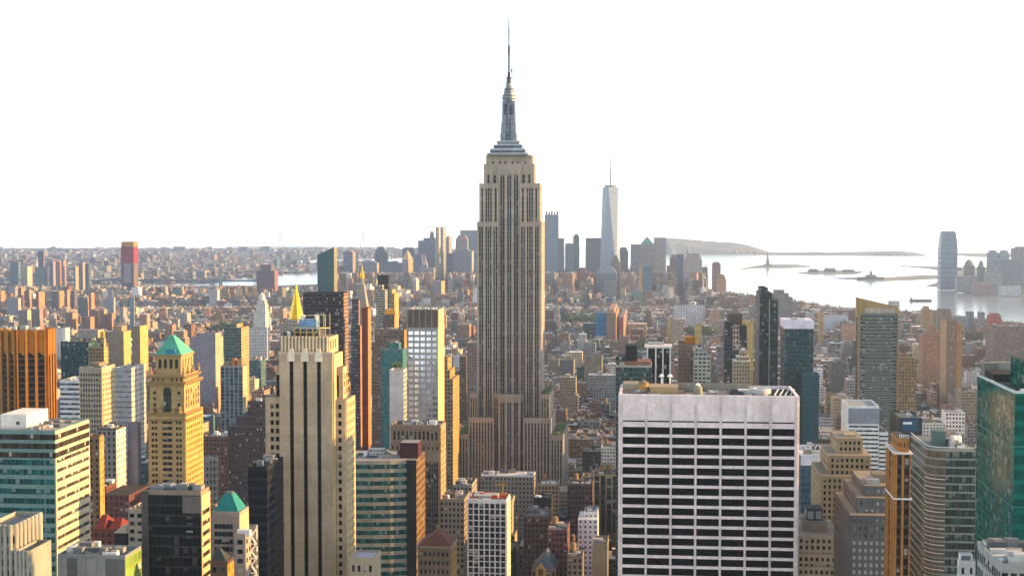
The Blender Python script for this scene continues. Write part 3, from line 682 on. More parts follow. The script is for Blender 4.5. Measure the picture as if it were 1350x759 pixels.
# art deco slab with three dark window stripes
def deco():
    Y = 563.0; root = thing('art_deco_tower', 'tan art deco tower with three long dark window stripes and stepped sunlit shoulders', 'tower', (WX(404, Y), Y + 14, 2.0)); org = root.location
    ST_ = P(.56, .45, .33); SS = P(.60, .48, .31); b = B(.3); wins, sw = [], []  # SS: copy of the stone with sunlight painted in, for the flanks
    x0, x1 = WX(369, Y), WX(438.6, Y); zs = WZ(469.5, Y); y1 = back_y(446, x1) + 6
    w = x1 - x0; m = lambda px: (WX(px, Y) - x0)
    cols = [(m(382.2), m(387.4)), (m(400.2), m(405.4)), (m(418.3), m(423.5))]
    b.box(x0, x1, Y, y1, 2, zs, P(.3, .25, .19), TANR)
    zt = WZ(480, Y)
    e = [0] + [k for c in cols for k in c] + [w]
    for i in range(0, 8, 2): b.obox((x0, Y), (1, 0), (0, -1), e[i], e[i + 1], 0, .9, 2, zs, ST_)
    for a, c in cols: b.obox((x0, Y), (1, 0), (0, -1), a, c, 0, .896, zt, zs, ST_)
    b.obox((x1, Y), (0, 1), (1, 0), 0, y1 - Y, 0, .5, 2, zs - .01, SS)
    # crown block with fluted front
    xa, xb = WX(370, Y + 2), WX(434, Y + 2); zc = WZ(446.5, Y + 2); yc = back_y(446, xb)
    b.box(xa, xb, Y + 2, yc, zs, zc, SS, TANR, front=ST_)
    # shoulders, each with pairs of windows
    L0, L1, zl = WX(349.6, Y + 3), WX(369, Y + 3), WZ(527, Y + 3)
    R0, R1, zr = WX(438.6, Y + 3), WX(455, Y + 3), WZ(529.5, Y + 3); yr = back_y(466.4, R1)
    rows = floors(2, zl, 3.37, 1.95, 2.6)
    b.box(L0, L1 - .01, Y + 3, y1 + 4, 2, zl, P(.3, .25, .19), TANR); b.box(R0 + .51, R1, Y + 3, yr, 2, zr, P(.3, .25, .19), TANR)
    q = lambda px: WX(px, Y + 3)
    grid_wall(b, (L0, Y + 3), (L1 - .01, Y + 3), 2, zl, [(q(356.4) - L0, q(360.8) - L0), (q(363.2) - L0, q(367.8) - L0)], rows, .5, ST_, wins)
    grid_wall(b, (R0 + .51, Y + 3), (R1, Y + 3), 2, zr, [(q(439.9) - R0 - .51, q(443) - R0 - .51), (q(445.6) - R0 - .51, q(450.2) - R0 - .51)], floors(2, zr, 3.37, 1.95, 1.9), .5, ST_, wins)
    grid_wall(b, (R1, Y + 3), (R1, yr), 2, zr - .01, even(yr - Y - 3, 4, .42, .8), floors(2, zr - .01, 3.37, 1.95, 1.9), .5, SS, sw)
    b.build('wall', root, org)
    for (a, c) in cols:
        s = B(.3); s.obox((0, 0), (1, 0), (0, -1), -(c - a) / 2, (c - a) / 2, -.03, .06, 2, zt, St((.012, .014, .014), .9, .7, 1.3, 3.4, (.012, .014, .016), .3, .4))
        o = s.build('window_strip', root); o.location = (x0 + (a + c) / 2 - org[0], Y - .02 - org[1], -org[2])
        xx = x0 + (a + c) / 2; hw_ = (c - a) / 2
        s = B(.2); s.poly([(xx - hw_, Y - .93, zt - .02), (xx + hw_, Y - .93, zt - .02), (xx, Y - .93, zt + 1.6)], P(.012, .014, .014)); s.build('window_head', o, (org[0] + o.location[0], org[1] + o.location[1], 0))
        s = B(.2)
        for (r0, r1, hh) in ((478.5, 470, 1.55), (470, 465.5, 1.25), (465.5, 461.5, .8)): s.box(xx - hh, xx + hh, Y - 1.6 if r0 > 471 else Y - 1.2, Y - .6, WZ(r0, Y), WZ(r1, Y), P(.66, .58, .48), None, True)
        s.build('capstone', o, (org[0] + o.location[0], org[1] + o.location[1], 0))
    for i in range(14):
        xx = xa + (xb - xa) * (i + .5) / 14; s = B(.2); s.box(xx - .28, xx + .28, Y + 1.3, Y + 2.02, WZ(466.5, Y), zc + .35, P(.66, .56, .42)); s.build('crown_rib', root, org)
    s = B(.2); s.box(xa, xb, Y + 1.6, Y + 2.1, WZ(453.5, Y), WZ(452.5, Y), ST_, None, True); s.box(x0 - .3, x1 + .3, Y - 1.1, Y + 1.3, zs, zs + .9, P(.6, .5, .4), None, True); s.build('ledge', root, org)
    for (p0, p1, r_, yy, pe) in ((363.5, 369, 484.5, Y + 5, None), (438.6, 452, 486.5, Y + 5, 457.6)):
        X0, X1 = WX(p0, yy), WX(p1, yy); zz = WZ(r_, yy); s = B(.45); ye = back_y(pe, X1) if pe else y1
        s.box(X0 + (.52 if pe else 0), X1 - (0 if pe else .01), yy, ye, (zr if pe else zl) - .01, zz, SS, TANR, front=ST_)
        s.build('setback', root, org)
        n0 = 441 if pe else 364.2; s = B(.3); s.box(WX(n0, yy), WX(n0 + (5.4 if pe else 4), yy), yy - .1, yy + .04, WZ(526, yy), WZ(497, yy), St((.05, .05, .05), .9, .75, 1.6, 3.4, (.015, .02, .02))); s.build('window_strip', root, org)
    X1 = WX(452, Y + 5); ye = back_y(457.6, X1)
    for i in range(3):
        yy = Y + 7.5 + i * 3.6; s = B(.4); s.box(X1 - .04, X1 + .1, yy, yy + 1.2, WZ(526, Y), WZ(496, Y), St((.5, .4, .2), 1, .6, 1.2, 3.4, (.06, .05, .03))); s.build('window_strip', root, org)
    for i in range(3):
        yy = Y + 4 + i * 4.2; s = B(.4); s.box(xb - .04, xb + .14, yy, yy + 1.3, WZ(464, Y), WZ(452, Y), P(.12, .09, .05)); s.build('window', root, org)
    WS = St((.2, .18, .14), .9, .92, 3, 5, (.014, .02, .02), .1, .6)
    put_windows(root, wins, WS); put_windows(root, sw, WS.but(g=(.04, .04, .03)))
    # roof works: screen of steel posts round a blue glazed box
    z = zc; xs0, xs1 = WX(386, Y + 6), WX(430, Y + 6)
    part_box(root, 'penthouse', WX(388, Y + 8), WX(421, Y + 8), Y + 8, Y + 14, z, WZ(436.5, Y + 8), P(.12, .11, .1))
    part_box(root, 'glazed_box', WX(394, Y + 9), WX(417, Y + 9), Y + 9.5, Y + 13, WZ(436.5, Y + 8), WZ(422.5, Y + 9), St((.3, .35, .4), .92, .9, 1.5, 1.6, (.12, .24, .42), .3, .4))
    s = B(.2); MS = P(.6, .5, .3, .5, .2)
    for i in range(6):
        for yy in (Y + 7, Y + 15):
            xx = WX(388 + i * 8.2, Y + 7); s.bar((xx, yy, z), (xx, yy, WZ(434 if i < 4 else 416, Y + 7)), .3, MS)
    for r_ in (434, 440): s.bar((xs0, Y + 7, WZ(r_, Y + 7)), (WX(421, Y + 7), Y + 7, WZ(r_, Y + 7)), .35, MS)
    s.bar((WX(404, Y + 7), Y + 7.2, WZ(417.5, Y + 7)), (WX(429, Y + 7), Y + 7.2, WZ(416.5, Y + 7)), .35, MS); s.bar((WX(421, Y + 7), Y + 7, WZ(434, Y + 7)), (WX(429, Y + 7), Y + 15, WZ(434, Y + 15)), .35, MS); s.bar((WX(412.8, Y + 7), Y + 7, z), (WX(421, Y + 7), Y + 7, WZ(434, Y + 7)), .25, MS)
    s.build('steel_frame', root, org)
    for px, rr in ((399.5, 418), (418, 417)):
        s = B(.2); s.lathe(WX(px, Y + 8), Y + 8, [(.3, WZ(424, Y + 8)), (1.2, WZ(rr, Y + 8)), (.8, WZ(rr - 1, Y + 8))], P(.7, .7, .68), 10); s.build('dish_aerial', root, org)
    for i in range(7): s = B(.2); xx = xa + 1 + i * .6; s.lathe(xx, Y + 5 + i % 3 * 2, [(.8, zc), (.8, zc + 1.6), (.3, zc + 2)], P(.55, .55, .52) if i % 2 else P(.1, .1, .1), 8); s.build('roof_unit', root, org)
    protect(349, 467, 414, 760, Y, (L0, R1, Y, yr), 'the art deco tower with dark stripes')
deco()

# white travertine slab, right of centre
def white_slab():
    Y = 560.0; root = thing('office_tower', 'broad white stone office slab with a grid of wide black windows and blank top storey', 'tower', (WX(934, Y), Y + 18, 2.0)); org = root.location
    x0, x1, z1 = WX(817, Y, 522), WX(1052.5, Y, 522), WZ(521.5, Y, 934); y1 = Y + 35
    st = P(.69, .61, .595, .75); b = B(.2); wins = []
    b.box(x0, x1, Y, y1, 2, z1 - 1.6, P(.3, .28, .27), P(.34, .34, .33), front=P(.1, .1, .1))
    w = x1 - x0; bw = 9.72 / 69.75 * w; cols = [(1.2 * w / 69.75 + i * bw + .06, 1.2 * w / 69.75 + i * bw + 8.86 * w / 69.75) for i in range(7)]
    zt = WZ(563.5, Y, 934); rows = [(zt - 2.82 - i * 3.965, zt - i * 3.965) for i in range(45) if zt - 2.82 - i * 3.965 > 6][::-1]
    slit = (WZ(556.8, Y, 934), WZ(554.8, Y, 934))
    grid_wall(b, (x0, Y), (x1, Y), 2, z1, cols, rows + [slit], .55, st, wins)
    # slim double mullions on the piers and joints in the stone
    for i in range(8):
        c = 1.2 * w / 69.75 + i * bw - .43 * w / 69.75
        for d in (-.33, .33): b.obox((x0, Y), (1, 0), (0, -1), c + d - .07, c + d + .07, .55, .72, 2, z1, P(.62, .56, .55))
    grid_wall(b, (x1, Y), (x1, y1), 2, z1 - .003, even(y1 - Y, 4, .85, 1), floors(2, zt, 3.965, 2.82), .5, st, [])
    b.obox((x0, y1), (0, -1), (-1, 0), 0, y1 - Y, 0, .5, 2, z1 - .003, st)
    b.build('wall', root, org)
    slits = [q for q in wins if q[4] < 1.2]; big = [q for q in wins if q[4] >= 1.2]
    put_windows(root, big, St((.006, .006, .006), .955, .97, 1.1, 9, (.0045, .0055, .006), .25, .4)); put_windows(root, slits, P(.02, .02, .02), 'vent_slot')
    q = B(.2)
    for (a, c, d, e) in ((x0, x1, Y - .2, Y + .8), (x0, x1, y1 - .6, y1), (x0 - .3, x0 + .7, Y + .8, y1 - .6), (x1 - .7, x1 + .3, Y + .8, y1 - .6)): q.box(a, c, d, e, z1 - 1.6, z1 + .25, st)
    q.build('parapet', root, org)
    z = z1 - 1.55; U = lambda px, y: WX(px, y, 515)
    tan = P(.46, .36, .22); part_box(root, 'penthouse', U(857, Y + 8), U(894, Y + 8), Y + 8, Y + 20, z, z + 3.9, tan, P(.5, .4, .3)); part_box(root, 'penthouse', U(821, Y + 22), U(842, Y + 22), Y + 22, Y + 33, z, z + 3.4, P(.40, .36, .28))
    part_box(root, 'screen_wall', U(893, Y + 26), U(988, Y + 26), Y + 28, Y + 28.5, z, z + 3.4, P(.36, .33, .27)); part_box(root, 'roof_pad', U(926, Y + 8), U(962, Y + 8), Y + 6, Y + 24, z, z + .35, P(.5, .49, .47))
    part_box(root, 'well_shade', U(966, Y + 10), U(981, Y + 10), Y + 5, Y + 26, z, z + 1.2, P(.02, .02, .02)); part_box(root, 'well_shade', U(1019, Y + 10), U(1046, Y + 10), Y + 6, Y + 30, z, z + 1.0, P(.02, .02, .022))  # black boxes paint in the shade of sunken roof pits
    q = B(.2)
    for i in range(4): q.bar((U(1021 + i * 7, Y + 7), Y + 7, z + 1.2), (U(1026 + i * 7, Y + 28), Y + 28, z + 1.2), .35, P(.6, .6, .6))
    q.build('steel_frame', root, org)
    q = B(.2); q.lathe(U(1002, Y + 13), Y + 13, [(3.2, z), (3.2, z + 1.2), (4.3, z + 1.3), (4.3, z + 2.9), (3.9, z + 3.2), (2.4, z + 3.2), (2.3, z + 2.6)], P(.50, .50, .50, .5), 20); q.build('cooling_drum', root, org)
    q = B(.2); q.lathe(U(920, Y + 12), Y + 12, [(2.0, z), (1.8, z + 3.2), (1.2, z + 4.2)], P(.28, .3, .24), 12); q.lathe(U(920, Y + 12), Y + 12, [(.9, z + 4.2), (.8, z + 5.0)], P(.75, .75, .75), 10); q.build('cooling_tower', root, org)
    water_tank(root, U(848.5, Y + 12), Y + 12, z, 2.1, 2.6, P(.45, .30, .13))
    vent_units(root, x0 + 2, x1 - 14, Y + 2, y1 - 3, z, 26, 404, hmax=1.9)
    for i, px in enumerate((832, 836, 868, 900, 906, 945, 958, 985, 1012)): part_box(root, 'roof_unit', U(px, Y + 5), U(px + 3.5, Y + 5), Y + 4 + i % 3 * 5, Y + 6 + i % 3 * 5, z, z + .9 + i % 2, P(.5, .5, .48) if i % 3 else P(.2, .2, .2))
    for (a, c, dy) in ((830, 855, 5), (900, 962, 4), (930, 985, 20), (905, 950, 30)):
        q = B(.2); q.bar((U(a, Y + dy), Y + dy, z + .7), (U(c, Y + dy), Y + dy + 2, z + .7), .55, P(.45, .45, .44)); q.build('duct', root, org)
    for px in (872, 883): q = B(.2); q.lathe(U(px, Y + 22), Y + 22, [(.2, z), (.2, z + 6), (1.2, z + 6.6), (.3, z + 7.6)], P(.75, .75, .75), 8); q.build('dish_aerial', root, org)
    protect(815, 1054, 500, 760, Y, (x0, x1, Y, y1), 'the broad white slab')
white_slab()
# ------------------------------------------------------------------ other near towers, left to right
W1 = St((.16, .16, .16), .92, .92, 1.6, 6, (.02, .026, .03), 0, .6)
r, g = tower('office_building', 'black glass block with a grey corner panel and cream banded flank, below the golden tower', 188, 264.7, 652, 450, side=276, st=St((.03, .03, .032), .94, .82, 1.5, 3.4, (.010, .012, .014), .22, .35), sst=P(.62, .47, .30), deck=P(.3, .27, .24), flank=(1, .94, 3.5, 1.5, 5.2, .4, .3), win=W1, swin=BAND((.06, .05, .04), (.03, .025, .02)), winname='window_band', units=20, rim=1.4, phrase='the black glass block', cat='office block', parapet=P(.3, .25, .2))
x0, x1, y0, y1, z1, zt = g
part_box(r, 'corner_panel', WX(240.6, 450, 660), x1 - .05, y0 - .15, y0 + .02, WZ(676, 450, 250), z1 - .3, P(.17, .15, .14)); part_box(r, 'edge_fin', x0 - .25, x0 + 2, y0 - .5, y0, 2, z1 + 1.2, P(.10, .09, .085))
for r_ in (681, 689, 699, 707): part_box(r, 'vent', WX(246, 450, 690), WX(254, 450, 690), y0 - .2, y0 + .02, WZ(r_ + 2.2, 450, 250), WZ(r_, 450, 250), P(.30, .31, .31) if r_ == 699 else P(.09, .09, .09))

r, g = tower('office_building', 'stone office block with hipped green metal roof and cream gable end beside dark slab', 279, 316, 679, 480, side=328, st=P(.46, .38, .32), sst=P(.56, .47, .33), deck=TANR, front=(1, [(.9, 7.6)], 2.65, 1.7, 3.0, 0, .3), win=St((.3, .27, .25), .9, .95, 1.3, 9, (.02, .035, .05)), winname='window_band', phrase='the block with the green hipped roof', cat='office block')
x0, x1, y0, y1, z1, zt = g; ym = (y0 + y1) / 2
q = B(.2); q.frustum((x0 + .3, x1 - .2, y0 + .3, y1 - .3), z1 + .3, (WX(295, ym), WX(306.5, ym), ym - 2, ym + 2), WZ(650, ym, 300), P(.06, .27, .24, .5)); q.build('hipped_roof', r, r.location)
part_box(r, 'roof_unit', WX(296, ym), WX(305.5, ym), ym - 1.5, ym + 1.5, WZ(650, ym, 300), WZ(647.5, ym, 300), P(.15, .2, .19))
r, g = tower('apartment_building', 'narrow grey stone block with paired windows in front of the hipped green roof', 309, 323.7, 708, 470, side=331, st=St((.42, .37, .33), .5, .5, 3.6, 3.2, DARKG), deck=GREYR, units=3, phrase='the narrow grey stone block')
r, g = tower('office_building', 'pale block wrapped in white diagonal steel bracing next to the dark slab', 325, 337.5, 697, 492, side=340, st=St((.30, .31, .32), .6, .7, 2.4, 3.4, DARKG), deck=GREYR, phrase='the braced pale block')
x0, x1, y0, y1, z1, zt = g; q = B(.2)
for i in range(9):
    a, c = z1 - i * 5.2, z1 - (i + 1) * 5.2; q.bar((x0, y0 - .3, a), (x1, y0 - .3, c), .5, P(.7, .7, .68)); q.bar((x1, y0 - .35, a), (x0, y0 - .35, c), .5, P(.7, .7, .68)); q.bar((x0, y0 - .3, c), (x1, y0 - .3, c), .45, P(.7, .7, .68))
q.build('bracing', r, r.location)
r, g = tower('brick_house', 'dark brick block with steep slate roof and sunlit orange end wall', 277, 300, 744, 440, side=308.5, st=St((.12, .08, .06), .4, .5, 3, 3.2, DARKG), sst=St((.55, .27, .08), .3, .5, 3, 3.2, (.1, .06, .03)), deck=TAR, phrase='the steep slate roof')
x0, x1, y0, y1, z1, zt = g; q = B(.2); q.frustum((x0, x1, y0, y1), z1 + .2, (x0 + 1, x0 + 2.2, y0 + 3, y1 - 3), WZ(719, 446, 283), P(.06, .065, .06)); q.build('slate_roof', r, r.location)
tower('office_building', 'plain near black slab squeezed between the braced block and the art deco tower', 327, 352, 619, 530, depth=24, st=St((.022, .024, .03), .9, .7, 2, 3.5, (.010, .013, .018), .3, .4), deck=TAR, units=5, phrase='the near black slab', cat='office block')
r, g = tower('office_building', 'low grey metal clad block with bright green panels down its sunlit flank', 76, 165, 735, 430, side=186.5, st=St((.30, .32, .32), .0, 0, 4, 4), sst=St((.30, .36, .10), .84, .74, 3.2, 3.6, (.10, .16, .04), 0, .4), deck=P(.2, .25, .24), units=22, rim=1.0, phrase='the grey block with green flank', cat='office block')
x0, x1, y0, y1, z1, zt = g
for i in range(7): part_box(r, 'cladding_panel', x0 + (x1 - x0) * i / 7 + .06, x0 + (x1 - x0) * (i + 1) / 7 - .06, y0 - .2, y0 + .02, 2, z1 - .2, P(*(((.36, .38, .38), (.16, .17, .17), (.33, .35, .35))[(0, 1, 2, 0, 2, 1, 1)[i]])))
r, g = tower('stone_tower', 'pale cream stone building with rounded piers at the bottom left corner', -20, 18, 697, 400, depth=20, st=P(.40, .39, .34), deck=GREYR, phrase='the pale corner building', cat='building')
x0, x1, y0, y1, z1, zt = g
for i in range(7):
    xx = x1 - .9 - i * 1.7; q = B(.2); q.lathe(xx, y0 - .1, [(.62, 2), (.62, z1 + .9), (.3, z1 + 1.4)], P(.43, .42, .36), 10); q.build('pier', r, r.location)
    yy = y0 + 1.2 + i * 2.7; q = B(.2); q.lathe(x1 + .1, yy, [(.8, 2), (.8, z1 + .9), (.35, z1 + 1.4)], P(.43, .42, .36), 10); q.build('pier', r, r.location)
    q = B(i * .11); q.box(x1 - .03, x1 + .08, yy + .85, yy + 1.85, 2, z1 - 1.5, St((.3, .29, .26), 1, .6, .6, 3.3, (.03, .04, .03))); q.build('window_strip', r, r.location)
    q = B(i * .13); q.box(xx + .55, xx + 1.15, y0 - .08, y0 + .03, 2, z1 - 1.5, St((.3, .29, .26), 1, .6, .6, 3.3, (.03, .04, .03))); q.build('window_strip', r, r.location)
r, g = tower('stone_tower', 'low cream wing with rounded piers stepping down beside the pale corner building', 18.6, 39, 731, 398, depth=15, st=P(.40, .39, .34), deck=GREYR, phrase='the low cream wing', cat='building')
x0, x1, y0, y1, z1, zt = g
for i in range(4):
    xx = x0 + .7 + i * 1.15; q = B(.2); q.lathe(xx, y0 - .1, [(.45, 2), (.45, z1 + .9), (.2, z1 + 1.4)], P(.43, .42, .36), 10); q.build('pier', r, r.location)
    q = B(i * .17); q.box(xx + .42, xx + .78, y0 - .08, y0 + .03, 2, z1 - 1.2, St((.3, .29, .26), 1, .6, .4, 3.3, (.03, .04, .03))); q.build('window_strip', r, r.location)
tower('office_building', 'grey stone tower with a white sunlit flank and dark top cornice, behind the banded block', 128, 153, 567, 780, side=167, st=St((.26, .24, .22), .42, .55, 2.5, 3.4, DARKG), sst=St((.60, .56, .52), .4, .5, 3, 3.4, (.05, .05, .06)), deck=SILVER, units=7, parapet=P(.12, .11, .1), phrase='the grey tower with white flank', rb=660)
tower('office_building', 'slim lilac grey blank slab beside the grey tower with white flank', 168, 181, 560, 800, side=185.5, st=St((.30, .29, .32), 0, 0), sst=St((.36, .35, .37), .2, .3, 3, 3.4), deck=GREYR, phrase='the lilac grey slab', rb=660)
tower('apartment_building', 'thin orange lit brick tower wedged behind the green banded block', 116, 131, 577, 700, side=137, st=St((.25, .16, .10), .4, .5, 2.6, 3.2, DARKG), sst=St((.55, .35, .14), .3, .5, 2.6, 3.2, (.1, .07, .04)), deck=TANR, phrase='the thin orange lit tower', rb=650)
tower('office_building', 'small cream building with rows of wide windows left of the black block', 169, 189, 674, 600, depth=20, st=St((.52, .45, .36), .6, .5, 3, 3.5, DARKG), deck=TANR, units=4, phrase='the small cream building', rb=715)
r, g = tower('brick_house', 'dark red brick house with steep red roofs and gables, low beside the banded block', 122, 158, 700, 640, depth=26, st=St((.20, .08, .06), .35, .5, 3, 3.4, DARKG), deck=TAR, phrase='the red roofed house', rb=735)
x0, x1, y0, y1, z1, zt = g
for (a, c, h) in ((.0, .42, 6), (.5, .98, 4.5)):
    q = B(.2); q.frustum((x0 + (x1 - x0) * a, x0 + (x1 - x0) * c, y0, y1 - 8), z1 + .2, (x0 + (x1 - x0) * (a + .12), x0 + (x1 - x0) * (c - .12), y0 + 8, y0 + 9), z1 + h, P(.22, .055, .045)); q.build('gable_roof', r, r.location)
tower('brick_house', 'dark red brick block with a broken roofline behind the red roofed house', 117, 170, 652, 760, depth=30, st=St((.17, .075, .06), .4, .5, 2.8, 3.3, DARKG), deck=TAR, units=8, tiers=((124, 140, 644, 5),), phrase='the dark red block', rb=690)
r, g = tower('chapel', 'dark square house with a pale pyramid cap between red roofs and black block', 151, 167, 706, 610, depth=12, st=St((.035, .035, .04), .3, .5, 3, 3.4), deck=TAR, phrase='the pale pyramid cap', rb=735)
x0, x1, y0, y1, z1, zt = g; q = B(.2); q.frustum((x0 - .3, x1 + .3, y0 - .3, y1 + .3), z1 + 1.3, (x0 + 2, x1 - 2, y0 + 4, y1 - 4), z1 + 3.6, P(.55, .47, .33)); q.build('pyramid_roof', r, r.location)

# curved green office block with a dark slab attached
def curved():
    Y = 780.0; z1 = WZ(607, Y, 500); root = thing('office_building', 'curved office block of green glass and tan bands with a red brown roof box', 'office block', (WX(500, Y), Y + 20, 2.0)); org = root.location
    pts = [(WX(p, yy, 600), yy) for p, yy in ((440, Y - 3), (466, Y - 1), (492, Y), (514, Y + 1.6), (536.4, Y + 4.6))]
    xe = WX(549, Y + 4, 600); ye = back_y(560.5, xe, 600)
    st = P(.40, .36, .28); b = B(.2); wins = []
    body = pts + [(pts[-1][0], ye), (pts[0][0], ye)]
    b.prism(body, 2, z1, P(.2, .2, .17), P(.42, .38, .35))
    for a, c in zip(pts, pts[1:]):
        L = math.hypot(c[0] - a[0], c[1] - a[1]); grid_wall(b, a, c, 2, z1, [(.05, L - .05)], floors(2, z1, 4.62, 2.55, 2.2), .4, st, wins)
    b.build('wall', root, org); put_windows(root, wins, St((.06, .10, .09), .94, .96, 1.5, 9, (.015, .075, .06), .12, .4), 'window_band')
    q = B(.3); q.box(pts[-1][0] + .02, xe, Y + 3.6, ye, 2, z1 - .02, St((.22, .14, .07), .55, .6, 2.2, 4.0, (.03, .02, .015)), P(.34, .32, .3), front=P(.02, .02, .022, .4)); q.build('dark_slab', root, org)  # brown flank of the dark slab has sunlight in its colour
    part_box(root, 'penthouse', WX(527, Y + 10, 595), WX(551, Y + 10, 595), Y + 10, Y + 22, z1, WZ(583.5, Y + 10, 540), P(.07, .025, .025), P(.35, .33, .32))
    for i in range(4): part_box(root, 'cooling_unit', WX(486.5 + i * 5, Y + 12, 595), WX(491 + i * 5, Y + 12, 595), Y + 12, Y + 17, z1 + .8, z1 + 4.6, St((.5, .5, .48), .7, .5, 2, 2, (.12, .12, .12)))
    vent_units(root, pts[0][0], pts[-1][0], Y + 6, Y + 24, z1, 22, 5)
    protect(440, 561, 583, 760, Y, (pts[0][0], xe, Y - 3, ye), 'the curved green block')
curved()
r, g = tower('stone_building', 'flat roofed cream annex with two big windows at the foot of the art deco tower', 461, 493.5, 737, 545, depth=13, st=P(.52, .44, .33), deck=P(.50, .5, .55), front=(4, .5, 6.0, 2.6, 2.2, .4, .3), win=W1, rim=.8, phrase='the cream annex', cat='building')
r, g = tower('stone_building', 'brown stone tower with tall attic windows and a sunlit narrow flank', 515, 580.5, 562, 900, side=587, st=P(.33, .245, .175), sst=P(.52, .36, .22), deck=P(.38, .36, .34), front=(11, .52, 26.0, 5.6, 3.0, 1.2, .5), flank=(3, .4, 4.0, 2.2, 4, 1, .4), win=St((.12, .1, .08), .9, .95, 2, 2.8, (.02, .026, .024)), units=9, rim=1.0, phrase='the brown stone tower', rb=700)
x0, x1, y0, y1, z1, zt = g
for r_ in (564.5, 583, 592): part_box(r, 'cornice', x0 - .5, x1 + .9, y0 - 1.0, y0 - .56, WZ(r_ + 1.4, 900, 550), WZ(r_, 900, 550), P(.3, .22, .16))
q = B(.3); q.box(x0, x1 - .5, y0 - .7, y0 - .52, WZ(596, 900, 550), WZ(584.6, 900, 550), St((.30, .22, .16), .4, .45, 3.0, 4.5, DARKG)); q.build('window_row', r, r.location)
for i in range(9):
    q = B(i * .1); xx = x0 + (x1 - x0) * (.52 + i * .05); q.box(xx, xx + 1.1, y0 - .7, y0 - .52, 2, WZ(608, 900, 550), St((.12, .1, .09), 1, .7, 1, 3.6, (.02, .022, .024))); q.build('window_strip', r, r.location)
# pale tower with sky blue windows
r, g = tower('hotel_tower', 'slim tower of pale stone piers and sky blue windows under a brown fluted crown', 537, 577.5, 410, 1050, side=585.5, st=P(.46, .44, .42), sst=St((.66, .50, .30), .0, 0), deck=TANR, front=(5, .74, 4.4, 2.6, 15.0, .3, .35), win=St((.5, .52, .56), .97, .95, 1.6, 9, (.70, .80, 1.0), 1.0, .4), phrase='the slim tower with sky blue windows', rb=556, cat='tower')
x0, x1, y0, y1, z1, zt = g; n = 6
part_box(r, 'crown_screen', x0 + .1, x1 - .1, y0 - .45, y0 - .36, z1 - 12.2, z1 + 1.0, P(.17, .14, .12))
for i in range(n): xx = x0 + (x1 - x0) * i / (n - 1); part_box(r, 'crown_fin', xx - .45, xx + .45, y0 - 1.0, y0 - .46, z1 - 12.5, z1 + 1.6, P(.36, .30, .25))
for i in range(7): part_box(r, 'roof_unit', x0 + 1.5 + i * 3, x0 + 3.4 + i * 3, y0 + 4 + i % 2 * 4, y0 + 7 + i % 2 * 4, z1, z1 + 2.2, P(.55, .55, .55))
r, g = tower('apartment_building', 'blank pinkish white slab with a tree on its roof, beside the sky blue windowed tower', 513.5, 532, 489.5, 1020, side=536.5, st=P(.62, .54, .50), sst=St((.45, .47, .46), .6, .6, 2.5, 3.3, (.04, .07, .07)), deck=TANR, phrase='the blank pinkish slab', rb=556)
x0, x1, y0, y1, z1, zt = g; q = B(.3); rng = random.Random(5)
for i in range(12): q.leaves(x0 + 5 + rng.uniform(-3, 5), y0 + 4 + rng.uniform(-2, 3), z1 + 3 + rng.uniform(0, 2.2), 1.6, 1.6, 1.4, 16, .6, rng)
q.build('roof_garden', r, r.location)
tower('apartment_building', 'teal glass tower rising behind the blank pinkish slab', 503, 531, 461, 1110, side=536, st=St((.10, .22, .23), .86, .72, 1.8, 3.2, (.05, .17, .18), .25, .5), deck=GREYR, tiers=((513, 526, 454, 5),), units=6, phrase='the teal glass tower', rb=585)
tower('apartment_building', 'brown banded brick tower to the left of the teal glass', 490, 505, 452, 1250, side=508, st=St((.24, .17, .13), .6, .45, 2.6, 3.1, (.06, .06, .06)), deck=TAR, tiers=((494, 531, 436, 6),), units=8, phrase='the brown banded tower', rb=600)
r, g = tower('apartment_building', 'tall red brown brick slab with an orange lit edge, in front of the clock tower', 477, 485, 407, 1400, side=489, st=St((.20, .08, .055), .0, 0), sst=St((.56, .26, .13), .0, 0), deck=TAR, phrase='the red brown slab', rb=640)
tower('apartment_building', 'dark banded tower with red brown top storeys and sunlit edge, left of red brown slab', 462.5, 475, 429, 1390, side=477, st=St((.07, .065, .065), .9, .5, 2, 3.2, (.10, .11, .12)), sst=St((.5, .26, .15), .0, 0), deck=TAR, tiers=((464, 473, 396, 2),), phrase='the dark banded tower', rb=560)
tower('office_building', 'massive dark brown slab with fine horizontal bands behind the art deco tower', 399.5, 453, 387, 1500, side=459, st=St((.045, .038, .036), .96, .55, 1.6, 3.9, (.012, .012, .013), 0, .5), sst=St((.42, .25, .16), .8, .45, 1.8, 3.9, (.05, .04, .03)), deck=TAR, phrase='the massive dark slab', rb=600, cat='office slab')
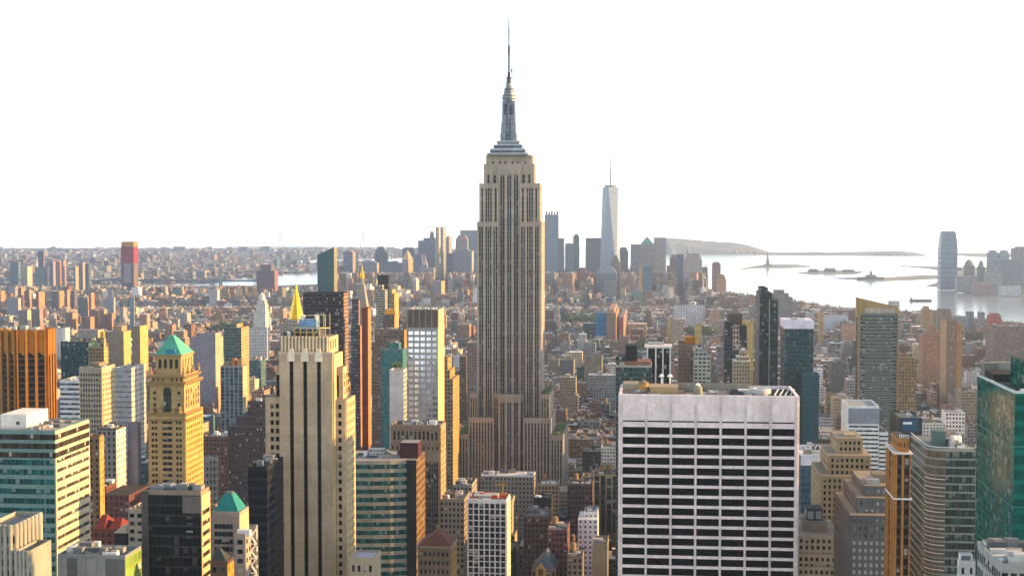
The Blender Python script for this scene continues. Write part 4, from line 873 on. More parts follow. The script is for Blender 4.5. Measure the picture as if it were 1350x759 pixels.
# gold pyramid
def gold_pyramid():
    Y = 1950.0; root = thing('gold_spire', 'gleaming gold pyramid roof on a stone tower behind the art deco roof', 'spire', (WX(386, Y), Y + 22, 2.0)); org = root.location
    c, cy, zb = WX(386, Y), Y + 22, WZ(424, Y); rr = 10.6 * Y / FPX; GOLD = P(.85, .50, .035, .32, .75)
    q = B(.2); q.box(c - 17 * Y / FPX, c + 17 * Y / FPX, Y, Y + 44, 2, zb - 5, St((.42, .38, .33), .4, .55, 3, 3.6, DARKG), TANR); q.build('wall', root, org)
    q = B(.2); q.lathe(c, cy, [(rr * 1.1, zb - 5), (rr * 1.1, zb)], St((.45, .4, .33), .3, .6, 3, 5, DARKG), 8, a0=.39); q.build('drum', root, org)
    q = B(.2); q.lathe(c, cy, [(rr * 1.06, zb), (rr * .98, zb + 2), (rr * .33, WZ(393, Y))], GOLD, 8, a0=.39); q.build('roof', root, org)
    q = B(.2); q.lathe(c, cy, [(rr * .33, WZ(393, Y)), (rr * .27, WZ(388.5, Y)), (rr * .22, WZ(387.5, Y)), (rr * .02, WZ(376, Y))], GOLD, 8, a0=.39); q.build('lantern', root, org)
    protect(370, 403, 377, 445, Y, (c - 17, c + 17, Y, Y + 44), 'the gold pyramid')
gold_pyramid()
def clock_tower():
    Y = 2060.0; root = thing('clock_tower', 'pale marble tower with steep pyramid top and small gold lantern', 'tower', (WX(476, Y), Y + 12, 2.0)); org = root.location
    c, cy = WX(475.5, Y), Y + 13; k = Y / FPX; MB_ = St((.44, .38, .31), .3, .5, 3.2, 4, (.08, .08, .08)); GOLD = P(.85, .50, .06, .35, .7)
    q = B(.2); q.box(c - 8.6 * k, c + 8.6 * k, Y + 3, Y + 23, 2, WZ(409, Y), MB_, TANR); q.build('wall', root, org)
    q = B(.2); q.frustum((c - 8.2 * k, c + 8.2 * k, Y + 4, Y + 22), WZ(409, Y), (c - 3.1 * k, c + 3.1 * k, Y + 9.5, Y + 16.5), WZ(376, Y), MB_.but(w=.2, h=.3, bay=1)); q.build('spire', root, org)
    q = B(.2); q.lathe(c, cy, [(3.6 * k, WZ(376, Y)), (3.6 * k, WZ(374.5, Y)), (2.7 * k, WZ(374, Y)), (2.7 * k, WZ(368, Y))], MB_, 8); q.build('arcade', root, org)
    q = B(.2); q.lathe(c, cy, [(3.0 * k, WZ(368, Y)), (3.1 * k, WZ(365, Y)), (2.2 * k, WZ(360.5, Y)), (1.0 * k, WZ(357.5, Y)), (.8 * k, WZ(354, Y)), (.1, WZ(349.5, Y))], GOLD, 10); q.build('lantern', root, org)
    protect(467, 484, 350, 405, Y, (c - 9, c + 9, Y, Y + 22), 'the marble clock tower')
clock_tower()
tower('apartment_tower', 'slender black glass tower beyond the beige banded tower', 498, 512.5, 364, 2000, depth=20, st=St((.03, .032, .038), .95, .7, 2, 3.4, (.012, .016, .02), .05, .4), deck=TAR, phrase='the slender black tower', rb=410, cat='tower')
r, g = tower('apartment_tower', 'beige banded tower with pale balconies and pointed top, before the slender black tower', 495.5, 507.5, 382, 1750, depth=18, st=St((.42, .38, .31), .9, .5, 2, 3.2, (.09, .11, .11)), deck=TANR, tiers=((499, 504, 377, 4),), phrase='the beige banded tower', rb=440, cat='tower')
r, g = tower('apartment_building', 'brick tower topped by a bright yellow orange box, near the beige banded tower', 505, 520, 416, 1500, side=523, st=St((.24, .17, .12), .4, .5, 2.6, 3.1, DARKG), sst=St((.5, .32, .15), .3, .5, 2.6, 3.1, DARKG), deck=TAR, phrase='the tower with the yellow box', rb=450)
x0, x1, y0, y1, z1, zt = g; q = B(.2); q.frustum((x0 + 1, x1 + 1, y0 + 1, y1), z1 + 1.4, (x0 + 2, x1, y0 + 3, y1 - 1), z1 + 6.5, P(.85, .42, .03, .5)); q.build('yellow_box', r, r.location)
tower('apartment_building', 'pair of slim sandy towers catching orange sun behind the yellow box', 514, 520, 387, 2150, side=525.5, st=St((.4, .28, .16), .3, .5, 3, 3.2, DARKG), sst=St((.62, .42, .2), .2, .5, 3, 3.2, DARKG), deck=TANR, tiers=((514.5, 517, 383, 3),), phrase='the slim sandy towers', rb=425)
tower('office_building', 'old brick and steel loft building crowded with roof plant, under the yellow box', 496, 533, 436, 1320, side=536, st=St((.22, .18, .14), .55, .5, 2.4, 3.3, (.05, .05, .05)), sst=St((.52, .33, .14), .3, .5, 2.6, 3.1, DARKG), deck=TAR, units=14, phrase='the loft crowded with roof plant', rb=470)
def slant():
    Y = 2400.0; root = thing('glass_tower', 'dark teal glass tower with a slanting roofline above the massive dark slab', 'tower', (WX(431, Y), Y + 18, 2.0)); org = root.location
    x0, x1, xs = WX(419, Y), WX(441, Y), 0; y1 = back_y(445.2, x1); zl, zr = WZ(337, Y), WZ(326, Y)
    st = St((.05, .11, .12), .85, .7, 2.2, 3.6, (.025, .085, .09), .3, .4); q = B(.3)
    q.wall((x0, Y), (x1, Y), 2, zl, st, zr); q.wall((x1, Y), (x1, y1), 2, zr, St((.30, .26, .16), .6, .6, 2.2, 3.6, (.1, .14, .12))); q.wall((x1, y1), (x0, y1), 2, zr, st, zl); q.wall((x0, y1), (x0, Y), 2, zl, st)
    q.build('wall', root, org)
    q = B(.3); q.poly([(x0, Y, zl), (x1, Y, zr), (x1, y1, zr), (x0, y1, zl)], TAR); q.build('roof', root, org)
    q = B(.3)
    for i in range(6): xx = x0 + 3 + i * 2.6; q.bar((xx, Y + 8, zl), (xx, Y + 8, zl + 5 + i % 3), .7, P(.12, .12, .14))
    q.bar((x0 + 3, Y + 8, zl + 5), (x0 + 16, Y + 8, zl + 5.5), .6, P(.12, .12, .14)); q.build('roof_plant', root, org)
    protect(418, 446, 325, 385, Y, (x0, x1, Y, y1), 'the slanting teal tower')
slant()
# left, middle distance
tower('office_building', 'beige office block with a regular grid of square windows, bright on its sunlit side', 104.3, 134, 486, 1000, side=151.5, st=P(.52, .44, .34), sst=P(.62, .50, .34), deck=TANR, front=(8, .6, 3.75, 2.3, 3.2, .6, .4), flank=(8, .5, 3.75, 2.1, 3.2, .6, .4), win=W1, units=5, pent=((.3, .7, .3, .8, 3.5, P(.3, .22, .15)),), phrase='the beige gridded block', rb=560, cat='office block')
tower('office_building', 'dark teal glass block with a pale edge behind the beige gridded block', 80, 116, 452, 1250, depth=40, st=St((.03, .055, .06), .9, .7, 2, 3.8, (.015, .045, .05), .1, .4), deck=TANR, units=9, phrase='the dark teal block', rb=495)
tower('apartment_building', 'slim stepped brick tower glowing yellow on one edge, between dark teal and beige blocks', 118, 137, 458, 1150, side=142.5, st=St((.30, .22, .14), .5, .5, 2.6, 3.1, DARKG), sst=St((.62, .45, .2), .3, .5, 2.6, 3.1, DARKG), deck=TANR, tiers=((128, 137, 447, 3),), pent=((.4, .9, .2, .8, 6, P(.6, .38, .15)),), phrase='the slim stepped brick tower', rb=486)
tower('office_building', 'white layered low block with continuous window bands left of the beige gridded block', 79, 104, 503, 1100, depth=30, st=St((.60, .58, .56), 1, .45, 3, 4, (.06, .08, .1)), deck=WHITE, units=6, phrase='the white layered block', rb=530)
tower('office_building', 'wide white building with stepped sloping front, just beyond the beige gridded block', 152, 173, 486, 1350, depth=40, st=St((.50, .49, .48), 1, .2, 3, 5, (.16, .17, .18)), deck=SILVER, units=4, phrase='the wide white building', rb=530)
tower('apartment_tower', 'round topped teal and tan glass apartment tower behind its twin', 295, 318, 432, 1420, side=328, st=St((.16, .19, .17), .8, .6, 2.4, 3.1, (.04, .075, .075), .15, .4), sst=St((.55, .42, .25), .5, .5, 2.4, 3.1, (.08, .09, .08)), deck=TANR, tiers=((295.5, 312, 428, 3),), phrase='the rounded apartment tower', rb=485, cat='tower')
r, g = tower('apartment_tower', 'blue grey glass apartment tower with white mullions and two small orange roof houses', 290.5, 320, 484, 1200, side=326, st=St((.40, .40, .38), .78, .9, 4.2, 3.2, (.035, .075, .09), .15, .4), sst=St((.62, .5, .33), .3, .6, 3, 3.2, (.08, .08, .08)), deck=TANR, pent=((.45, .6, .3, .7, 7, P(.5, .25, .12)), (.68, .9, .3, .7, 6, P(.52, .3, .16)), (.1, .35, .3, .7, 4, P(.3, .25, .2))), phrase='the blue grey apartment tower', rb=575, cat='tower')
tower('apartment_building', 'wide lilac slab with a sunlit peach end, beyond the green pyramid', 251, 284, 445, 1750, side=294, st=St((.36, .33, .36), .3, .5, 2.6, 3.0, (.12, .12, .15)), sst=St((.62, .46, .34), .3, .5, 3, 3, DARKG), deck=GREYR, tiers=((262, 284, 440, 4),), phrase='the wide lilac slab', rb=480)
tower('office_building', 'dark brown stepped office building with pale window dots left of the art deco tower', 300, 356, 562, 900, depth=50, st=St((.10, .075, .07), .4, .45, 2.4, 3.5, (.05, .05, .055)), deck=TAR, tiers=((312, 356, 549, 5), (326, 352, 531, 9)), units=4, phrase='the dark stepped building', rb=620)
tower('apartment_building', 'red brown brick block with many small windows, right of the golden tower', 266, 300, 577, 1010, depth=30, st=St((.22, .13, .10), .45, .5, 2.6, 3.3, DARKG), deck=GREYR, units=7, phrase='the red brown block', rb=640)
r, g = tower('office_building', 'pale grey stone building with tall arches near the golden tower', 266, 285, 605, 960, side=288, st=St((.42, .39, .35), .4, .6, 2.6, 4.5, DARKG), deck=SILVER, units=4, phrase='the pale arched building', rb=650)
# centre foreground
r, g = tower('office_building', 'white gridded office block with square black windows and orange netting on its roof', 616, 668, 661, 820, side=672.3, st=P(.70, .66, .63), sst=P(.72, .60, .46), deck=P(.42, .40, .38), front=(7, .78, 3.42, 2.85, 1.0, .5, .45), flank=(3, .5, 3.42, 2.4, 1.0, .8, .4), win=St((.05, .05, .05), .94, .94, 2.2, 9, (.02, .026, .028)), rim=1.4, phrase='the white gridded block', cat='office block')
x0, x1, y0, y1, z1, zt = g
for i in range(5): part_box(r, 'netting', x0 + 2 + i * 4.0, x0 + 5.4 + i * 4.0, y0 + 4 + i % 3 * 7, y0 + 5.5 + i % 3 * 7, zt + .1, zt + 2.0 + i % 2, P(.62, .13, .04))
part_box(r, 'netting', x0 + 1, x1 - 1, y1 - 2, y1 - 1, zt + .1, zt + 2.2, P(.6, .15, .06)); part_box(r, 'penthouse', x0 + 3, x1 - 6, y1 - 14, y1 - 4, zt + .1, zt + 2.6, P(.5, .49, .47))
q = B(.2); q.bar((x1 - 4, y1 - 4, zt), (x1 - 4, y1 - 4, zt + 8), .5, P(.75, .45, .05)); q.bar((x1 - 9, y1 - 4, zt + 7.6), (x1 - 1, y1 - 4, zt + 8), .35, P(.75, .45, .05)); q.build('hoist', r, r.location)
vent_units(r, x0, x1, y0, y1, zt + .1, 8, 77)
def hip():
    Y = 640.0; root = thing('brick_building', 'brown brick building with a hipped russet roof in front of the curved green block', 'building', (WX(576, Y), Y + 14, 2.0)); org = root.location
    x0, x1 = WX(551, Y, 725), WX(594, Y, 725); y1 = back_y(601.5, x1, 725); z1 = WZ(722, Y, 575); b = B(.2); wins = []
    st = P(.27, .20, .14); b.box(x0, x1, Y, y1, 2, z1, P(.14, .1, .08), TAR)
    grid_wall(b, (x0, Y), (x1, Y), 2, z1, even(x1 - x0, 7, .5, .5), floors(2, z1, 4.0, 2.0, 1.8), .4, st, wins); grid_wall(b, (x1, Y), (x1, y1), 2, z1, even(y1 - Y, 5, .45, .8), floors(2, z1, 4.0, 2.0, 1.8), .4, P(.42, .26, .12), wins)
    b.build('wall', root, org); put_windows(root, wins, W1)
    q = B(.2); q.box(x0 - .7, x1 + .7, Y - .9, y1 + .7, z1, z1 + .8, P(.36, .29, .22), None, True); q.build('cornice', root, org)
    q = B(.2); q.frustum((x0 - .2, x1 + .2, Y - .2, y1 + .2), z1 + .8, (WX(575, Y + 12), WX(581, Y + 12), Y + 9, y1 - 7), WZ(698, Y + 12, 575), P(.17, .07, .05)); q.build('hipped_roof', root, org)
    q = B(.2); q.lathe(WX(577, Y + 12), Y + 11, [(1, WZ(698.5, Y + 12, 575)), (.8, WZ(696, Y + 12, 575)), (.05, WZ(693, Y + 12, 575))], P(.25, .14, .08), 8); q.build('finial', root, org)
    protect(550, 602, 694, 760, Y, (x0, x1, Y, y1), 'the russet hipped roof')
hip()
# ------------------------------------------------------------------ right hand side, near and middle
def teal():
    Y = 395.0; root = thing('glass_tower', 'deep green glass tower at the right edge with mirrored walls and a raised upper block', 'tower', (WX(1348, Y), Y + 22, 2.0)); org = root.location
    x0, x1 = WX(1338, Y, 520), WX(1420, Y, 520); y1 = back_y(1288.5, x0, 505); z1 = WZ(518.5, Y, 1340)
    st = St((.03, .16, .14), .93, .93, 1.6, 2.05, (.003, .062, .052), .16, .4).but(mat=2); b = B(.25)
    b.box(x0, x1, Y, y1, 2, z1, st, TAR, front=st.but(h=.62, fl=4.0, gm=.3, g=(.004, .07, .055)))
    b.build('wall', root, org)
    for i in range(9):   # thin bright storey joints every few floors
        z = z1 - 14.5 - i * 16.4; q = B(.2); q.box(x0 - .12, x1, Y - .12, y1, z, z + .3, P(.06, .24, .19, .4, .3), None, True); q.build('storey_joint', root, org)
    q = B(.2); q.box(x0 - .25, x0 + .3, Y - .25, y1, z1, z1 + .7, P(.5, .55, .52)); q.box(x0 + .3, x1, Y - .25, Y + .3, z1, z1 + .7, P(.5, .55, .52)); q.build('parapet', root, org)
    ya = Y + 6; xa = WX(1334.5, ya + 16, 480); zb = WZ(470, ya + 16, 1340)
    q = B(.2); q.box(xa, x1, ya, ya + 18, z1, zb, st, TAR); q.build('upper_block', root, org)
    part_box(root, 'roof_walk', x0 + 2.5, x1, Y + 2, Y + 5, z1, z1 + .8, P(.55, .55, .6)); part_box(root, 'roof_well', x0 + 1, x1, y1 - 16, y1 - 5, z1, z1 + 2.2, P(.04, .045, .045)); part_box(root, 'screen_wall', x0 + 3, x1, y1 - 4, y1 - 2, z1, z1 + 4.5, St((.42, .42, .38), 0, 0)); part_box(root, 'penthouse', x0 + .6, x0 + 4.5, y1 - 6, y1 - 1, z1, z1 + 4.4, P(.2, .2, .18))
    protect(1287, 1360, 468, 760, Y, (x0, x1, Y, y1), 'the deep green glass tower')
teal()
r, g = tower('office_building', 'low white roofed block with dark plant, at the bottom right corner before the green tower', 1319, 1390, 751, 310, depth=22, st=St((.4, .42, .4), .7, .6, 2, 3.6, DARKG), deck=P(.52, .55, .58), units=18, phrase='the white roofed corner block')
tower('office_building', 'small white blank block at the foot of the banded glass tower', 1264, 1286, 744, 420, side=1262, st=St((.6, .6, .6), .3, .5, 3, 3.6, DARKG), deck=SILVER, units=3, phrase='the small white block')
# orange edged slim tower
def slim():
    Y = 500.0; root = thing('office_tower', 'slim dark glass tower framed by orange stone piers and a notched crown', 'tower', (WX(1192, Y), Y + 8, 2.0)); org = root.location
    x0, x1 = WX(1181, Y, 600), WX(1200.5, Y, 600); y1 = back_y(1169.5, x0, 600); z1 = WZ(597.5, Y, 1190); OR = P(.46, .23, .095)
    dk = St((.10, .07, .055), .9, .62, 1.5, 3.5, (.014, .018, .022), .05, .4); b = B(.2)
    b.box(x0, x1, Y, y1, 2, z1, dk, TAR); w = x1 - x0; D = y1 - Y
    for a, c in ((0, .09), (.40, .56), (.93, 1.0)): b.obox((x0, Y), (1, 0), (0, -1), w * a, w * c, 0, .55, 2, z1, OR)
    for a, c in ((0, .1), (.24, .34), (.62, .76), (.9, 1.0)): b.obox((x0, y1), (0, -1), (-1, 0), D * a, D * c, 0, .5, 2, z1 - .003, OR)
    b.build('wall', root, org)
    for i, (a, c) in enumerate(((.09, .40), (.56, .93))):
        q = B(.2 + i * .3); q.box(x0 + w * a + .2, x0 + w * c - .2, Y - .1, Y - .02, 2, z1 - 1, dk); q.build('window_strip', root, org)
    q = B(.2)
    for z in (z1 - .2, WZ(658, Y, 1190)): q.box(x0 - .7, x1 + .6, Y - .8, y1, z, z + .55, P(.66, .62, .58), None, True)
    q.build('string_course', root, org)
    q = B(.2); q.prism([(x0 + 1, Y + 2), (x0 + 2.6, Y + .8), (x1 - .4, Y + .8), (x1 - .4, y1 - 1), (x0 + 1, y1 - 1)], z1 + .4, WZ(578, Y, 1190), St((.46, .24, .10), .45, .35, 1.1, 4.8, (.1, .06, .04)), TAR); q.build('crown', root, org)
    q = B(.2)
    for i in range(6): q.bar((x0 + 1.4 + i * .62, Y + 1.2, WZ(578, Y, 1190)), (x0 + 1.4 + i * .62, Y + 1.2, WZ(573.5, Y, 1190)), .18, P(.6, .6, .6))
    q.bar((x0 + 1.2, Y + 1.2, WZ(574, Y, 1190)), (x1 - .5, Y + 1.2, WZ(574, Y, 1190)), .22, P(.6, .6, .6)); q.build('rail', root, org)
    protect(1168, 1201, 572, 760, Y, (x0, x1, Y, y1), 'the slim orange framed tower')
slim()
# banded glass tower with a rounded corner
def round_glass():
    Y = 600.0; root = thing('glass_tower', 'pale banded glass tower with a rounded corner, white rails and crowded roof plant', 'tower', (WX(1250, Y), Y + 18, 2.0)); org = root.location
    xl, xr = WX(1222, Y + 4, 595), WX(1286.5, Y, 595); z1 = WZ(593.5, Y, 1260); y1 = back_y(1201, xl, 585)
    xc = WX(1247, Y, 595); arc = [(xl + (xc - xl) * (1 - math.cos(a)), Y + 6.5 * (1 - math.sin(a))) for a in [math.pi / 2 * i / 5 for i in range(6)]]
    pts = [(xl, y1)] + arc + [(xr, Y)]; st = P(.34, .37, .35, .5); b = B(.2)
    b.prism(pts + [(xr, y1)], 2, z1, P(.10, .11, .11), P(.2, .22, .21)); segs = []
    for i, (a, c) in enumerate(zip(pts, pts[1:])):
        wn = []; L = math.hypot(c[0] - a[0], c[1] - a[1]); grid_wall(b, a, c, 2, z1, [(.03, L - .03)], floors(2, z1, 3.42, 2.85, .5), .2, st, wn); segs.append(wn)
    b.build('wall', root, org)
    g1 = St((.20, .22, .21), .93, .93, 1.4, 9, (.025, .05, .043), .16, .5); g2 = St((.26, .25, .22), .9, .93, 1.2, 9, (.10, .085, .055), .28, .5)
    for i, wn in enumerate(segs): put_windows(root, wn, g2 if 0 < i < 6 else g1, 'window_band', 34 if i in (0, 6) else 6)
    for i in range(30):    # white ledges round the curve
        z = z1 - 12 - i * 3.42; q = B(.2)
        for a, c in zip(arc, arc[1:]): q.bar((a[0] - .2, a[1] - .35, z), (c[0] - .2, c[1] - .35, z), .28, P(.72, .66, .66))
        q.build('ledge', root, org)
    part_box(root, 'penthouse', WX(1231, Y + 10, 580), WX(1247, Y + 10, 580), Y + 10, Y + 16, z1, z1 + 6.4, P(.13, .19, .19))
    for px in (1256.5, 1263): q = B(.2); q.lathe(WX(px, Y + 12, 580), Y + 12 + (px - 1256) * .3, [(1.9, z1), (1.9, z1 + 3.6), (1.2, z1 + 4.2)], P(.6, .58, .56), 14); q.build('cooling_drum', root, org)
    vent_units(root, xl + 8, xr - 2, Y + 5, Y + 28, z1 + .02, 30, 9)
    q = B(.2)
    for a, c in zip(pts, pts[1:]): q.bar((a[0], a[1] + .1, z1 + 1.2), (c[0], c[1] + .1, z1 + 1.2), .25, P(.6, .6, .58))
    q.build('rail', root, org)
    protect(1200, 1288, 568, 760, Y, (xl, xr, Y, y1), 'the banded glass tower with the rounded corner')
round_glass()
AD = P(.52, .41, .27); ADS = St((.52, .41, .27), .5, .5, 2.6, 3.4, (.03, .032, .034)); ADW = St((.2, .16, .1), .9, .92, 2, 5, (.022, .024, .026), 0, .6)
def deco_steps(name, label, Y, blocks, st, wst, phrase, seed, box_st):
    """wedding cake tower: blocks = (px0, px1, row_top, y offset, side px)"""
    pl, pr = min(k[0] for k in blocks), max(k[1] for k in blocks)
    root = thing(name, label, 'building', (WX((pl + pr) / 2, Y), Y + 15, 2.0)); org = root.location; allw = []
    for i, (a, c, rt, dy, sd) in enumerate(blocks):
        x0, x1, z1 = WX(a, Y + dy, 620), WX(c, Y + dy, 620), WZ(rt, Y + dy, (a + c) / 2); y1 = Y + 46 - dy * .4; b = B(seed + i * .07); wn = []
        b.box(x0, x1, Y + dy, y1, 2, z1, P(*(k * .55 for k in st.col)), P(.36, .31, .25))
        n = max(1, round((x1 - x0) / 2.3)); grid_wall(b, (x0, Y + dy), (x1, Y + dy), 2, z1, even(x1 - x0, n, .52, .4), floors(2, z1, 2.75, 1.6, 1.4), .35, st, wn if i or True else [])
        n = max(1, round((y1 - Y - dy) / 3.0)); grid_wall(b, (x0, y1), (x0, Y + dy), 2, z1 - .003, even(y1 - Y - dy, n, .45, .5), floors(2, z1, 2.75, 1.45, 1.5), .35, st, wn)
        b.obox((x1, Y + dy), (0, 1), (1, 0), 0, y1 - Y - dy, 0, .34, 2, z1 - .004, st)
        zmin = max([WZ(k[2], Y + k[3], (k[0] + k[1]) / 2) for k in blocks if k[3] < dy and k[0] <= a and k[1] >= c] or [2])
        allw += [w for w in wn if w[2] > zmin]
        b.build('wall' if i == 0 else 'setback', root, org)
    put_windows(root, allw, wst)
    for (a, c, d, rt, rb_, s) in box_st: part_box(root, 'penthouse', WX(a, Y + d, 620), WX(c, Y + d, 620), Y + d, Y + d + 9, WZ(rb_, Y + d, (a + c) / 2), WZ(rt, Y + d, (a + c) / 2), s)
    protect(pl, pr, min(k[2] for k in blocks), 760, Y, (WX(pl, Y), WX(pr, Y), Y, Y + 46), phrase)
    return root
deco_steps('stone_tower', 'tan wedding cake tower stepping up to a blank square top, right of the white slab', 640,
    [(1104.5, 1136, 577, 16, 0), (1093, 1147, 600, 10, 0), (1083, 1151, 627, 5, 0), (1117, 1140, 633, 3, 0), (1111, 1141, 662, 1.5, 0), (1086, 1122, 690, 0, 0)], AD, ADW, 'the tan stepped tower', .2, [(1113, 1128, 20, 573, 577, P(.45, .36, .25))])
deco_steps('stone_tower', 'dark grey stepped stone tower with pale window dots, left of the slim orange tower', 540,
    [(1140, 1170, 640, 9, 0), (1131, 1170, 656, 5, 0), (1122, 1170, 679, 0, 0)], P(.15, .14, .135), St((.3, .3, .3), .9, .92, 2, 5, (.10, .11, .12), 0, .6), 'the dark grey stepped tower', .4, [(1152, 1170, 16, 625, 640, P(.26, .22, .17)), (1146, 1160, 12, 632, 640, P(.45, .45, .45))])
r = deco_steps('stone_tower', 'cream stone building with vertical piers and stepped end, low beside the white slab', 606,
    [(1052, 1107, 706, 0, 0), (1052, 1112, 730, -1.5, 0), (1052, 1117, 747, -3, 0)], P(.47, .42, .33), ADW.but(g=(.02, .022, .024)), 'the cream pier building', .6, [(1059, 1091, 8, 687, 706, P(.26, .23, .19)), (1064, 1085, 10, 670, 687, St((.06, .07, .08), .7, .6, 4, 4, (.2, .22, .25)))])
r, g = tower('office_building', 'wide low block with a vaulted white roof frame over blue glass walls', 1056, 1101, 602, 760, depth=34, st=St((.10, .14, .18), .9, .8, 1.6, 3.4, (.03, .07, .11), .15, .4), deck=P(.55, .56, .57), front=(1, [(.5, 17.5)], 3.4, 2.4, 6.5, 0, .2), win=St((.1, .14, .17), .93, .93, 1.5, 9, (.03, .075, .12), .2, .4), winname='window_band', units=10, phrase='the vaulted white roof', rb=670, parapet=WHITE)
x0, x1, y0, y1, z1, zt = g; part_box(r, 'white_fascia', x0 - .2, x1 + .2, y0 - .4, y0 - .22, z1 - 4.5, z1 + 1.0, P(.62, .6, .62))
for i in range(6): 
    q = B(.2); xx = x0 + 1 + i * (x1 - x0 - 2) / 6; 
    for k in range(8): a0, a1 = math.pi * k / 8, math.pi * (k + 1) / 8; q.bar((xx + 1.4 - 1.3 * math.cos(a0), y0 + 14, z1 + 1 + 3.2 * math.sin(a0)), (xx + 1.4 - 1.3 * math.cos(a1), y0 + 14, z1 + 1 + 3.2 * math.sin(a1)), .35, P(.66, .66, .66))
    q.build('roof_vault', r, r.location)
r, g = tower('office_building', 'white office building with thin black window bands and a blank grey top', 1118, 1159, 537, 1000, side=1109, st=P(.62, .62, .60), sst=P(.70, .67, .63), deck=SILVER, front=(1, [(.8, 20.6)], 2.95, 1.25, 12.5, 0, .25), win=St((.12, .13, .13), .9, .9, 1.3, 9, (.03, .036, .036)), winname='window_band', phrase='the white banded building', rb=625)
x0, x1, y0, y1, z1, zt = g; part_box(r, 'blank_top', x0 + .3, x1 - .1, y0 - .5, y0 - .26, z1 - 11.2, z1 - .5, P(.33, .36, .40))
tower('office_building', 'lower white wing with window bands beside the white banded building', 1159.5, 1171, 572, 1000, depth=30, st=St((.6, .6, .58), 1, .42, 2, 3.0, (.04, .05, .05)), deck=SILVER, units=3, phrase='the lower white wing', rb=620)
# middle distance right of centre
r, g = tower('office_tower', 'glass tower with many balconies under a sloping tan stone crown', 1131.5, 1184, 405, 1150, side=None, depth=12, st=St((.25, .28, .26), .84, .66, 1.9, 2.75, (.012, .024, .022), .06, .5), sst=St((.20, .21, .19), .84, .66, 1.9, 2.75, (.012, .024, .022), .06), deck=TANR, phrase='the tan crowned glass tower', rb=575, cat='tower')
x0, x1, y0, y1, z1, zt = g; TC = P(.43, .32, .18)
q = B(.2); za = WZ(392.5, 1150, 1133); q.wall((x0, y0 - .3), (x1 + .4, y0 - .3), WZ(413, 1150, 1158), za, TC, z1 + .3); q.wall((x0, y0 - .3), (x0, y0 - .3), 1, 2, TC) if 0 else None
q.wall((x0 - .4, y1), (x0 - .4, y0 - .3), z1 - 8, za, TC); q.wall((x1 + .4, y1), (x0 - .4, y1), z1 - 8, z1, TC, za); q.poly([(x0 - .4, y0 - .3, za), (x1 + .4, y0 - .3, z1 + .3), (x1 + .4, y1, z1), (x0 - .4, y1, za)], TC); q.build('sloping_crown', r, r.location)
part_box(r, 'crown_panel', WX(1140, 1150, 410), WX(1180, 1150, 410), y0 - .7, y0 - .35, WZ(412.5, 1150, 1158), WZ(406, 1150, 1158), P(.50, .45, .38)); part_box(r, 'corner_pier', x0 - .3, x0 + 1.6, y0 - .5, y0 - .02, 2, WZ(413, 1150, 1158), P(.36, .27, .17)); part_box(r, 'corner_pier', x1 - .8, x1 + .3, y0 - .5, y0 - .02, 2, WZ(413, 1150, 1158), P(.30, .24, .15))
q = B(.2)
for i in range(52):
    z = WZ(416, 1150, 1158) - i * 2.75; q.obox((x0 + 1.7, y0), (1, 0), (0, -1), (i * 7 % 5) * .9, x1 - x0 - 3 - (i * 3 % 4) * 1.1, 0, .7, z, z + .35, P(.40, .41, .38))
q.build('balcony_rail', r, r.location)['kind'] = 'stuff'
part_box(r, 'roof_frame', WX(1170, 1165, 400), WX(1183, 1165, 400), 1154, 1161, z1, WZ(396, 1165, 1178), P(.5, .5, .5))
tower('apartment_building', 'tan brick tower with a small setback top, right of the tan crowned glass tower', 1185.5, 1209, 471, 1400, depth=30, st=St((.38, .26, .15), .5, .5, 2.8, 3.2, (.04, .04, .04)), deck=TANR, tiers=((1187, 1203, 467, 6),), units=5, phrase='the tan brick tower', rb=530)
r, g = tower('office_tower', 'tall dark green glass tower with a stepped top, above the white slab roof', 1001.5, 1026, 395, 1300, side=996, st=St((.045, .055, .05), .9, .74, 2.0, 3.3, (.022, .04, .04), .1, .4), sst=St((.16, .18, .18), .8, .6, 2, 3.3, (.05, .06, .065), .1), deck=TAR, tiers=((1002, 1018, 386, 2), (1004, 1012.5, 381.5, 6)), phrase='the dark green stepped tower', rb=510, cat='tower')
x0, x1, y0, y1, z1, zt = g; part_box(r, 'white_fin', WX(1013.5, 1300), WX(1014.3, 1300), y0 - .6, y0 - .02, 2, z1, P(.5, .5, .5))
r, g = tower('office_tower', 'teal glass tower with a blank pale lilac cap, reflecting the low sun', 1034.5, 1072.6, 433, 1150, side=1029, st=St((.05, .10, .105), .9, .85, 1.6, 3.4, (.018, .05, .055), .18, .4), sst=St((.05, .07, .08), .9, .6, 2, 3.4, DARKG), deck=SILVER, phrase='the lilac capped teal tower', rb=580, cat='tower')
x0, x1, y0, y1, z1, zt = g; part_box(r, 'blank_cap', x0 - .3, x1 + .3, y0 - .3, y1, z1 - .2, WZ(422.6, 1150, 1053), P(.60, .57, .62)); vent_units(r, x0, x1, y0, y1, WZ(422.6, 1150, 1053), 5, 61, hmax=2)
tower('office_building', 'low blue green glass wing at the foot of the lilac capped teal tower', 1058, 1080, 495, 1130, depth=18, st=St((.05, .12, .14), .92, .85, 1.6, 3.4, (.02, .07, .085), .34, .4), deck=GREYR, phrase='the blue green wing', rb=580)
r, g = tower('apartment_tower', 'charcoal apartment tower with a pale lattice panel and a blank brown top', 955, 985, 448, 1280, depth=26, st=St((.07, .075, .075), .8, .55, 2.4, 3.2, (.03, .035, .04)), deck=TAR, phrase='the charcoal tower', rb=505, cat='tower')
x0, x1, y0, y1, z1, zt = g; U = lambda p, d=1280: WX(p, d, 450)
